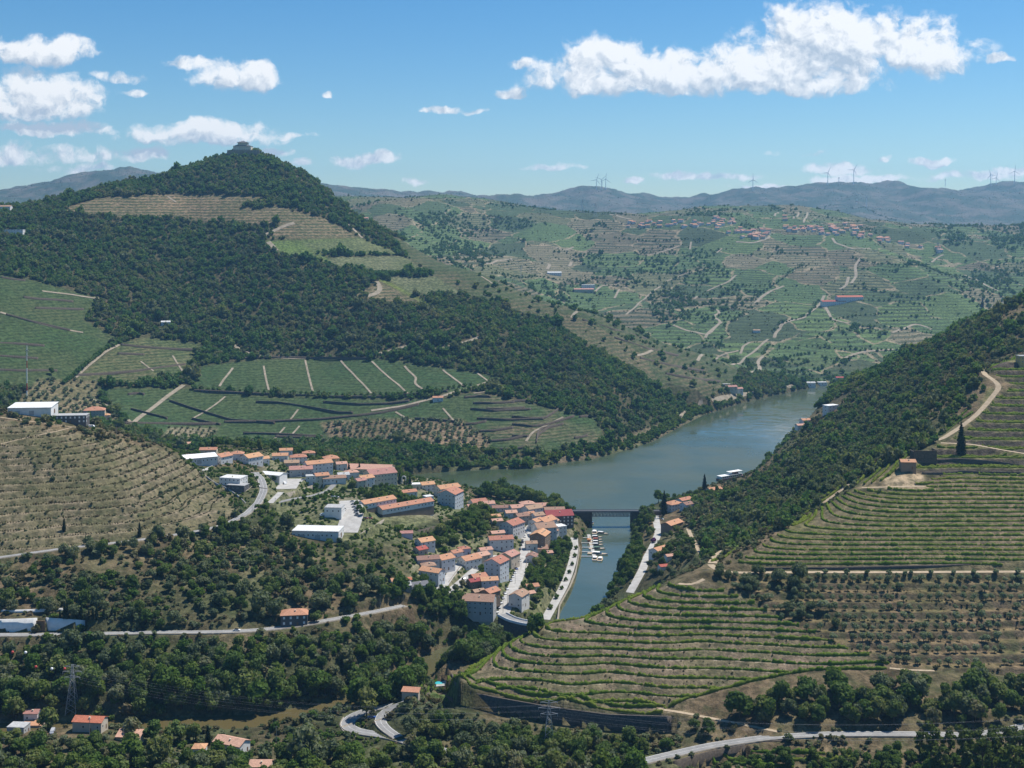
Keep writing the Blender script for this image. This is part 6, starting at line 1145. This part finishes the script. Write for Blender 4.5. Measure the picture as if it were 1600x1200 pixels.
cand(poly_d([(1040,780),(1116,772),(1172,754),(1205,730),(1216,742),(1130,784),(1070,800),(1040,794)], 1100, 1500, .022), .38, .62, [('bright',.5),('broad',.5)], "trees round the cottages across the water")
cand(poly_d([(822,888),(850,872),(872,845),(892,850),(880,895),(862,932),(845,955),(815,950),(818,915)], 830, 1080, .040), .5, .95, [('broad',.5),('bright',.5)], "garden trees between the main street and the quay", False)
cand(poly_d([(735,770),(790,768),(830,780),(870,790),(885,803),(850,795),(790,783),(745,780)], 1130, 1300, .022), .95, 1.35, [('broad',.75),('bright',.25)], "trees on the river front of the village", False)
cand(poly_d([(650,850),(700,830),(740,800),(765,800),(780,815),(760,840),(720,850),(680,860)], 900, 1150, .026), .5, .95, [('bright',.45),('broad',.55)], "garden trees among the village terraces", False)
cand(poly_d([(620,905),(680,920),(690,935),(735,940),(760,968),(790,985),(760,1000),(660,965),(610,930)], 770, 900, .035), .7, 1.2, [('broad',.7),('bright',.3)], "trees below the village by the cliff road", False)
cand(poly_d([(525,770),(600,760),(650,790),(600,815),(560,770)], 960, 1150, .018), .5, .85, [('bright',.4),('broad',.6)], "garden trees round the terrace rows", False)
cand(poly_d([(290,700),(420,705),(520,735),(640,760),(640,735),(480,700),(330,690)], 1000, 1330, .013), .5, .85, [('bright',.4),('broad',.6)], "garden trees in the upper village", False)
cand(poly_d([(1130,888),(1250,905),(1310,985),(1195,945),(1110,905)], 650, 745, .022), .5, 1.0, [('olive',.5),('grey',.5)], "trees at the corner of the olive grove", False)
cand(poly_d([(575,1105),(628,1078),(655,1046),(690,1028),(725,1010),(790,985),(845,985),(800,1000),(735,1040),(708,1050),(665,1056),(640,1074),(610,1102)], 635, 790, .05), .75, 1.2, [('broad',.6),('bright',.4)], "trees on the near bank below the pool garden", False)
cand(poly_d([(560,1000),(640,965),(760,985),(790,1000),(700,1045),(640,1075),(560,1090)], 680, 830, .020), .7, 1.2, [('broad',.55),('grey',.25),('bright',.2)], "trees on the slope between the cliff road and the small river")
P_ = poisson(poly_d([(230,1160),(420,1158),(560,1128),(620,1150),(560,1180),(430,1205),(230,1200)], 560, 660, .09), .6, 1.0, False); SC.append(("garden_shrubs", P_, rng.lognormal(-.25, .35, len(P_)), SHR['bright'], "vegetable rows and shrubs in the gardens by the brown river", "shrubs"))
P_ = poisson(np.where((GY < 1330) & (GY > 640) & (CALM < .5) & (GU < 960), .030, 0.0)*(.25+.75*gap2), .8, 1.0); pk = rng.random(len(P_)); s = rng.lognormal(.55, .28, len(P_))
for k_, lo, hi in (('grey', 0, .45), ('dry', .45, .72), ('bright', .72, 1)): m = (pk >= lo) & (pk < hi); SC.append(("bushes", P_[m], s[m], SHR[k_], dict(grey="grey green", dry="brown dry", bright="green")[k_]+" bushes on the slopes below the village and the hill road", "bushes"))
# a second helping of low growth everywhere wild and near
D = np.where((GY < 1330) & (CALM < .5), .085, 0.004)*(.3+.7*gap2); P_ = poisson(D, .8, 1.0); pk = rng.random(len(P_)); s = rng.lognormal(0, .35, len(P_))*1.0
SC.append(("low_scrub", P_[pk < .6], s[pk < .6], SHR['grey'], "low green scrub on the near slopes", "scrub")); SC.append(("low_scrub", P_[pk >= .6], s[pk >= .6]*.8, SHR['dry'], "dry brown scrub on the near slopes", "scrub"))
P_ = poisson(np.where(mDRY > .5, .05, 0)*(.3+.7*gap2), .4, 1, False); SC.append(("field_weeds", P_, rng.lognormal(-.45, .3, len(P_)), SHR['grey'], "weeds and stray bushes on the dry terraced hill", "weeds"))
P_ = poisson(np.where(mOL > .5, .05, 0)*(.3+.7*gap2), .6, 1, False); SC.append(("grove_weeds", P_, rng.lognormal(-.75, .3, len(P_)), SHR['dry'], "dry tufts under the olive trees", "weeds"))
P_ = poisson(np.where(mLOW > .5, .045, 0)*(.3+.7*gap2), .6, 1, False); SC.append(("bank_weeds", P_, rng.lognormal(-1.15, .3, len(P_)), SHR['dry'], "dry tufts on the banks between the vine rows", "weeds"))
P_ = poisson(np.where(CALM > .3, .045, 0)*np.where((GU < 960) & (GY > 800), 1, 0), .6, 1.0, False); SC.append(("garden_shrubs", P_, rng.lognormal(-.2, .35, len(P_)), SHR['bright'], "garden shrubs between the village houses", "shrubs"))
# --- trees with a place of their own: (photo x, y of the foot, size, kind, label)
OWN = [(1060,786,.85,'broad',"round dark tree behind the cypress house at the water"),(1078,778,.9,'grey',"round grey tree behind the long orange roof at the water"),(1023,803,.7,'broad',"tree between the bridge end and the great cypress"),(585,1103,.95,'broad',"tree by the water left of the lower lane, nearest the hairpin"),(598,1093,1.05,'broad',"tree by the lower lane, second from the hairpin"),(611,1085,1.05,'bright',"fresh tree by the lower lane, third from the hairpin"),(620,1080,.9,'broad',"tree by the lower lane next to the pool garden"),(205,1168,1.0,'broad',"tree half hiding the low pink roof at lower left"),(165,1160,.8,'olive',"olive tree in front of the red roofed house"),(100,1163,.9,'olive',"olive tree before the silver van at lower left"),(238,1160,1.3,'broad',"dark tree on the near bank left of the cypress"),(272,1160,1.4,'broad',"dark tree on the near bank, left of the river house"),(205,1153,1.2,'grey',"grey green tree on the near bank, furthest left"),(302,1158,1.1,'broad',"dark tree on the near bank touching the bottom left cypresses"),(340,1180,.9,'bright',"fresh green tree before the river house"),(573,1118,1.55,'broad',"big dark spreading tree in the middle of the hairpin bend"),(478,1196,2.2,'grey',"huge grey green tree at the bottom edge right of the garden wall"),(1085,1141,.72,'broad',"smaller of two round dark trees above the straight road"),(1107,1150,1.0,'broad',"taller of two round dark trees above the straight road"),(985,1172,1.25,'broad',"round dark tree in front of the vineyard wall end"),(925,1160,1.15,'grey',"round grey tree leaning against the vineyard wall"),(75,1142,1.35,'broad',"dense dark tree left of the red roofed house"),(300,575,1.6,'broad',"umbrella shaped tree beside the plots across the river"),(317,566,1.3,'broad',"rounded tree at the wood edge across the river"),(290,590,1.2,'broad',"dark tree below the umbrella tree across the river"),
 (640,1150,1.2,'grey',"light grey tree beside the lower road"),(660,1185,1.0,'bright',"bright green tree below the lower road"),(687,1192,.8,'bright',"fresh green bushy tree at the lower edge, left of two"),(712,1194,.85,'bright',"fresh green bushy tree at the lower edge, right of two"),(556,1198,1.3,'bright',"yellow green bush cut by the bottom edge"),(250,1200,1.9,'broad',"brown green tree at the bottom left corner of the river house"),(20,1170,1.3,'broad',"green tree at the far left of the lower edge"),(60,1185,1.3,'dry',"olive yellow tree near the lower left corner"),(862,800,1.3,'broad',"big green tree at the village end of the railway bridge"),(893,793,1.45,'broad',"large round tree standing right behind the railway bridge"),(875,795,1.2,'broad',"round tree between two larger ones behind the railway bridge"),
 (415,800,.9,'broad',"dark bush tree on the bank inside the road bend"),(409,806,.7,'broad',"small dark tree on the bank inside the road bend"),(428,752,.6,'broad',"small tree beside the upper car park van"),(557,791,.55,'bright',"clipped round tree, uppermost of the car park row"),(561,798,.6,'bright',"clipped round tree, middle of the car park row"),(566,805,.65,'bright',"clipped round tree, lowest of the car park row"),(700,927,.55,'broad',"small round street tree at the square, left of three"),(712,925,.6,'grey',"small round street tree at the square, middle of three"),(722,917,.6,'grey',"small round street tree at the square, right of three"),(495,972,.85,'broad',"dark round tree beside the dark walled house"),(1335,758,.7,'olive',"olive tree on the sandy clearing below the stone hut"),(1425,708,.9,'bright',"light green tree behind the stone hut"),(1200,700,1.4,'bright',"bright tree at the river edge under the wooded slope"),(1185,727,1.3,'bright',"bright green tree on the bank right of the ship"),(1375,770,.6,'olive',"small olive tree at the track corner"),(1125,895,.7,'grey',"grey bush tree at the dirt track fork"),(80,585,1.0,'broad',"rounded tree on the olive slope at left")]
def tree(p, s, sp, label, group=None, i=None):
    sp_ = 'broad' if sp == 'dry' else sp; nm = dict(olive="olive_tree", pine="pine_tree", cypress="cypress_tree").get(sp_, "tree"); k = rng.integers(0, len(CR[sp_])) if i is None else i
    t = empty(nm, p, rng.random()*6.28, (s, s, s*rng.uniform(.92, 1.08))); tag(t, label, nm.replace('_', ' '), group); link_mesh("trunk", TR[sp_][k], t); link_mesh("crown", CR[sp_][k], t); return t
for (px, py, s, sp, lab) in OWN:
    p = cast(px, py)
    while p.z < .6 and p.x < 700: p.x += 2; p.z = hz(p.x, p.y)
    tree(p, s, sp, lab)
CAND[:] = [c for c in CAND if c[0][1] > 560]
CAND.sort(key=lambda c: -c[1]*(.55 if c[2] == 'olive' else 1)/c[0][1])
NB = 255; KW = dict(broad="dark green", grey="grey green", bright="fresh green", dry="dry brownish", olive="silvery")
for (q, s, sp, g) in CAND[:NB]: tree(q, s, sp, "%s %s" % (KW[sp], g.replace("trees", "tree", 1)), g+", "+KW[sp])
rest = {}
for (q, s, sp, g) in CAND[NB:]: rest.setdefault('broad' if sp == 'dry' else sp, []).append((q, s))
for sp, l in rest.items(): SC.append(("near_trees", np.array([q for q, _ in l]), np.array([s for _, s in l]), CR[sp], "%s smaller trees scattered over the near slopes and gardens" % KW[sp], "trees"))
# --- cypresses
for (px, py, top, lab) in [(1038,804,768,"tall black cypress by the houses across the water"),(1101,765,738,"slender dark cypress standing before the river near the ship"),(1502,713,660,"lone tall cypress on the terraced hill"),(325,1164,1128,"dark cypress beside the pink roofed river house"),(306,1168,1146,"smaller cypress at the bottom left of the river house"),(545,738,720,"left of two cypresses in front of the wine cellar"),(561.5,739,721,"right of two cypresses in front of the wine cellar"),(624,757,737,"cypress left of the white bell arch"),(640.5,761,742,"cypress right of the white bell arch"),(1316,640,624,"thin cypress behind the white boxy house at the water"),(1535,482,466,"tiny dark cypress on the ridge of the wooded slope"),(218,838,816,"dark narrow tree above the long hill road"),(100,830,808,"narrow tree among the scrub below the dry hill"),(332,703,682,"thin dark tree behind the orange hip roof")]:
    p = cast(px, py); tree(p, (py-top)/F*p.y/13.2, 'cypress', lab)
for k, x in enumerate((93.5,101,105,121.5,127,138.5,145,151,162,167,175,180)):
    p = cast(x, 967+random.uniform(-1, 1)); s = (13, 22, 20, 21, 20, 14, 16, 18, 15, 14, 17, 13)[k]*1.2/F*p.y/13.2; tree(p, s, 'cypress', "cypress in the row behind the long white wall", "cypresses in the row behind the long white wall")
# --- pines at the lower right
for (px, py, s) in [(1455,1200,1.45),(1440,1185,1.0),(1482,1192,1.05),(1505,1205,1.5),(1528,1190,1.15),(1550,1210,1.5),(1572,1188,1.2),(1592,1205,1.5),(1610,1190,1.3),(1468,1215,1.2),(1535,1220,1.3),(1580,1225,1.4),(1478,1112,.8),(1520,1102,.7)]: tree(cast(px, py), s, 'pine', "pine at the lower right beside the road, dark with bare trunk", "pines at the lower right")
# --- rows of small trees
def tree_row(pts, n, s, lab, grp, sp='wood'):
    R = resample(np.array([cast(*p) for p in pts]), 1.0); idx = np.linspace(0, len(R)-1, n).astype(int)
    for q in R[idx]:
        k = rng.integers(0, 3); o = link_mesh("small_tree", FARK[sp][k], None, (q[0], q[1], hz(q[0], q[1])), rng.random()*6.28); s_ = s*rng.uniform(.85, 1.15); o.scale = (s_, s_, s_); tag(o, lab, "tree", grp)
tree_row([(306,609),(420,614),(520,617),(600,617),(700,608),(735,602)], 46, .62, "small round tree in the long row above the vineyard wall", "row above the vineyard wall"); tree_row([(497,396),(545,396),(600,397)], 11, .8, "small dark tree in the row between two high plots", "row between high plots"); tree_row([(592,427),(640,427),(676,427)], 16, .8, "small dark tree in the lower row between two high plots", "lower row between high plots"); tree_row([(750,431),(770,432),(790,434)], 9, .8, "small dark tree in the row on the ridge vineyard", "row on the ridge vineyard")
tree_row([(100,600),(130,575),(160,550),(188,535)], 30, .85, "dark bush in the hedge climbing between the left plots", "hedge between the left plots"); tree_row([(900,965),(880,965),(866,960)], 1, .3, "small bush at the quay end", "quay bushes")
tree_row([(900,842),(900,856),(898,870),(894,884),(890,896),(884,908),(876,924),(868,938),(860,952)], 9, .5, "round tree on the quay walk beside the small river", "trees of the quay walk", 'bright'); tree_row([(1190,896),(1300,897),(1420,897),(1590,896)], 13, .42, "small tree along the straight dirt track", "trees of the straight dirt track", 'olive')
tree_row([(383,320),(400,317),(420,314),(440,316),(425,321),(405,323)], 14, .95, "dark tree in the clump biting into the top terraces", "clump in the top terraces"); tree_row([(322,240),(326,238),(332,239),(345,236),(398,238),(402,238)], 6, 1.0, "dark tree on the skyline beside the hilltop mansion", "trees by the hilltop mansion"); tree_row([(192,288),(215,284),(240,277),(258,272)], 22, 1.1, "dark pine on the left shoulder of the big hill", "pines on the left shoulder", 'pine')
b = crown("crown", lobes_round(5, 2.6, 3.2, .2, 7, .9, 1.4), 60, .35, LM['purple'], 77); p = cast(1021,848); t = empty("flowering_bush", p); tag(t, "big purple flowering bush beside the lane across the water", "bush"); link_mesh("blossom", b, t); link_mesh("stem", TR['olive'][0], t)
# ------------------------------------------------------------------ contour lines of the land
def contours(mask, lev):
    """polylines where the undisturbed land passes the level, inside the mask"""
    js, is_ = np.nonzero(mask); j0, j1, i0, i1 = js.min(), js.max()+1, is_.min(), is_.max()+1; Zs = ZB[j0:j1+1, i0:i1+1]-lev; M = mask[j0:j1+1, i0:i1+1]; S = Zs > 0
    cells = np.nonzero((S[:-1, :-1] != S[1:, :-1]) | (S[:-1, :-1] != S[:-1, 1:]) | (S[:-1, :-1] != S[1:, 1:])); link = {}; pos = {}
    for j, i in zip(*cells):
        if not M[j, i]: continue
        e = []
        for key, (ja, ia), (jb, ib) in ((('h',j,i),(j,i),(j,i+1)), (('h',j+1,i),(j+1,i),(j+1,i+1)), (('v',j,i),(j,i),(j+1,i)), (('v',j,i+1),(j,i+1),(j+1,i+1))):
            a, b_ = Zs[ja, ia], Zs[jb, ib]
            if (a > 0) != (b_ > 0):
                t = a/(a-b_); u = UU[i0+ia]+t*(UU[i0+ib]-UU[i0+ia]); y = YY[j0+ja]+t*(YY[j0+jb]-YY[j0+ja]); pos[key] = ((u-800)/F*y, y, 0.0); e.append(key)
        for k in range(0, len(e)-1, 2): link.setdefault(e[k], []).append(e[k+1]); link.setdefault(e[k+1], []).append(e[k])
    seen = set(); out = []
    for st in sorted(link, key=lambda k: len(link[k])):
        if st in seen: continue
        line = [st]; seen.add(st); cur = st
        while True:
            nx = [k for k in link[cur] if k not in seen]
            if not nx: break
            cur = nx[0]; seen.add(cur); line.append(cur)
        if len(line) > 5: out.append(smooth_line(np.array([pos[k] for k in line]), 5))
    return out
def hedge(R, w, h, name, label, cat, group, thin=.0):
    """a vine row: a rough rounded body and loose leaf sprays on it"""
    n = len(R); d = np.gradient(R[:, :2], axis=0); d /= np.linalg.norm(d, axis=1)[:, None]+1e-9; nr_ = np.c_[-d[:, 1], d[:, 0]]; zz = height(R[:, 0], R[:, 1])
    prof = [(-.5, 0), (-.56, .45), (-.36, .85), (0, 1), (.36, .85), (.56, .45), (.5, 0)]; k = len(prof); V = np.zeros((n, k, 3)); vig = (.35+1.25*np.convolve(rng.random(n+4), np.ones(5)/5, 'valid'))*rng.uniform(.72, 1.2, n); vig[rng.random(n) < thin] *= .35
    for q, (a, b_) in enumerate(prof):
        ww = w*vig*(1+rng.normal(size=n)*.16); V[:, q, :2] = R[:, :2]+nr_*(a*ww)[:, None]; V[:, q, 2] = zz-.25+(b_*(h+.25)*vig*(1+rng.normal(size=n)*.10))
    ii = (np.arange(n-1)[:, None]*k+np.arange(k-1)[None]).ravel(); Qa = np.stack([ii, ii+1, ii+k+1, ii+k], 1)
    m = int(n*3.4); c = rng.integers(0, n, m); a = rng.uniform(-.5, .5, m)*w; p = np.c_[R[c, :2]+nr_[c]*a[:, None]+d[c]*rng.uniform(-.5, .5, (m, 1)), zz[c]+h*vig[c]*rng.uniform(.45, 1.12, m)]; t = rng.normal(size=(m, 3)); t /= np.linalg.norm(t, axis=1)[:, None]; b2 = np.cross(t, rng.normal(size=(m, 3))); b2 /= np.linalg.norm(b2, axis=1)[:, None]; s = rng.uniform(.18, .40, (m, 1))
    V2 = np.stack([p-t*s, p-b2*s, p+t*s, p+b2*s], 1).reshape(-1, 3); Qb = n*k+np.arange(4*m).reshape(m, 4)
    tag(link_mesh(name, mesh_np(name, np.concatenate([V.reshape(-1, 3), V2]), np.concatenate([Qa, Qb]), LM['vine'])), label, cat, group)
def vine_rows(mask, step, offs, w, h, label, group, gapd, thin=0, st=.9, minlen=14):
    z0, z1 = ZB[mask].min(), ZB[mask].max()
    for k in range(int(z0/step)-1, int(z1/step)+2):
        for f in offs:
            for Ln in contours(mask, (k+f)*step):
                if np.linalg.norm(np.diff(Ln[:, :2], axis=0), axis=1).sum() < minlen: continue
                R = resample(Ln, st); i = np.clip(np.searchsorted(YY, R[:, 1]), 0, len(YY)-1); jx = np.clip(np.searchsorted(UU, 800+F*R[:, 0]/R[:, 1]), 0, len(UU)-1); ok = RD[i, jx] > gapd
                run = []
                for q, o_ in zip(R, ok):
                    if o_: run.append(q)
                    else:
                        if len(run) > 12: hedge(np.array(run), w, h, "vine_row", label, "vine row", group, thin)
                        run = []
                if len(run) > 12: hedge(np.array(run), w, h, "vine_row", label, "vine row", group, thin)
vine_rows(mLOW0, SLOW, (.13,), 1.5, 1.5, "green vine row curving round the lower terraced spur", "vine rows of the lower spur", .6, .05)
vine_rows(mMID0, SMID, (.20,), 1.5, 1.35, "green vine row along the terraced hill above the dirt track", "vine rows above the dirt track", .8, .06)
vine_rows(mUP0, SUP, (.14, .34, .54), 1.4, 1.2, "thin vine row on the walled upper terraces at right", "vine rows of the walled terraces", .9, .12, 1.2)
for k, ln in enumerate([[(1338,757),(1360,738),(1380,716)],[(1350,757),(1374,735),(1396,708),(1414,684)],[(1362,755),(1384,735),(1404,712),(1434,674)],[(1376,752),(1394,736),(1416,707),(1446,678)],[(1388,744),(1404,728),(1428,700),(1460,674)],[(1240,812),(1290,776),(1332,748),(1350,730)],[(1228,822),(1285,784),(1312,764)],[(1112,878),(1150,852),(1200,826),(1240,800)],[(1132,872),(1150,858),(1206,830),(1256,800)],[(1452,690),(1480,668),(1510,642)],[(1470,680),(1496,660),(1520,645)]]):
    R = resample(np.array([cast(x, y) for x, y in ln]), .9); hedge(smooth_line(R, 3), 1.3, 1.5, "vine_row", "bright vine row running down the crest of the terraced hill", "vine row", "vine rows on the crest", .05)
for ln in ([(714,1058),(735,1072),(775,1081),(860,1096),(950,1109),(1036,1113)],[(722,1054),(742,1064),(785,1073),(860,1086),(950,1100),(1026,1105)],[(1038,1107),(1100,1085),(1180,1063),(1270,1047),(1385,1045)]):
    R = resample(np.array([cast(x, y) for x, y in ln]), .9); hedge(smooth_line(R, 4), 1.5, 1.5, "vine_row", "vine row along the edge of the lower terraced spur", "vine row", "vine rows edging the lower spur", .03)
for ln in ([(655,1079),(668,1066),(682,1058)],[(652,1081),(668,1080),(686,1079)],[(690,1078),(700,1066),(708,1056)],[(698,1080),(706,1068),(711,1058)]):
    R = resample(np.array([cast(x, y) for x, y in ln]), .8); hedge(R, 1.2, 1.3, "garden_hedge", "clipped green hedge round the swimming pool garden", "hedge", "hedges of the pool garden")
for ln in ([(1175,1192),(1260,1188),(1330,1186)],[(1130,1180),(1200,1176),(1290,1178)],[(1115,1190),(1160,1196),(1240,1199)]):
    R = resample(np.array([cast(x, y) for x, y in ln]), .9); hedge(R, 1.6, 1.6, "vine_row", "dark vine row in the small plot below the straight road", "vine row", "vine rows below the straight road")
# sparse old vines on the dry hill: dark stocks along every level
pts = []
for k in range(15, 42):
    for f in (.12, .42):
        for Ln in contours(mDRY0, (k+f)*SDRY): pts.append(resample(Ln, 1.7))
pts = np.concatenate(pts); pts = pts[rng.random(len(pts)) < .8]; pts[:, 2] = height(pts[:, 0], pts[:, 1]); SC.append(("old_vines", pts, rng.lognormal(-.95, .3, len(pts)), SHR['dry'], "sparse old vine stocks in lines on the dry hill", "vines"))
# olive grove on its low terraces, tree by tree
pts = []
for k in range(8, 26):
    for Ln in contours(mOL0, (k+.35)*SOL): pts.append(resample(Ln, 5.2))
pts = np.concatenate(pts); pts = pts[rng.random(len(pts)) < .86]; pts[:, :2] += rng.normal(size=(len(pts), 2))*.8
pts = [q for q in pts if -30 < 800+F*q[0]/q[1] < 1640]; random.shuffle(pts)
for i, q in enumerate(pts[:270]): tree((q[0], q[1], hz(q[0], q[1])), rng.uniform(.62, 1.1), 'olive', "silvery olive tree on the low terraces of the grove at right", "olive trees of the grove at right")
if len(pts) > 270: pts_ = np.array(pts[270:]); pts_[:, 2] = height(pts_[:, 0], pts_[:, 1]); SC.append(("olive_grove", pts_, rng.uniform(.62, 1.0, len(pts_)), CR['olive'], "further olive trees of the grove at right", "olive grove"))
pts = rows([(760,1178),(860,1180),(960,1190),(1010,1195),(1000,1230),(760,1230)], 550, 620, 6, 6, 1.2, .15)
for q in pts[:70]: tree(q, rng.uniform(.6, 1.0), 'olive', "olive tree in the strip along the middle of the bottom edge", "olive trees at the middle of the bottom edge")
for (nm, p, s, me_, lab, cat) in SC:
    if len(p): scatter(nm, p, s, me_, lab, cat)
print("PLANTS", {nm+str(i): len(p) for i, (nm, p, *_r) in enumerate(SC)}, "cand", len(CAND), "olive", len(pts))
# ------------------------------------------------------------------ the air between here and the skyline
hm = bpy.data.materials.new("air"); hm.use_nodes = True; nt = hm.node_tree
for n in list(nt.nodes):
    if n.type != 'OUTPUT_MATERIAL': nt.nodes.remove(n)
pv = N(nt, 'ShaderNodeVolumePrincipled'); pv.inputs['Color'].default_value = (0.31, 0.64, 1.0, 1); pv.inputs['Density'].default_value = 6.0e-5; pv.inputs['Anisotropy'].default_value = 0.35
L(nt, pv.outputs[0], [n for n in nt.nodes if n.type == 'OUTPUT_MATERIAL'][0].inputs['Volume'])
tag(MB().box(-6500, 7500, -60, 9800, -6, 760).build("haze", hm), kind='stuff')
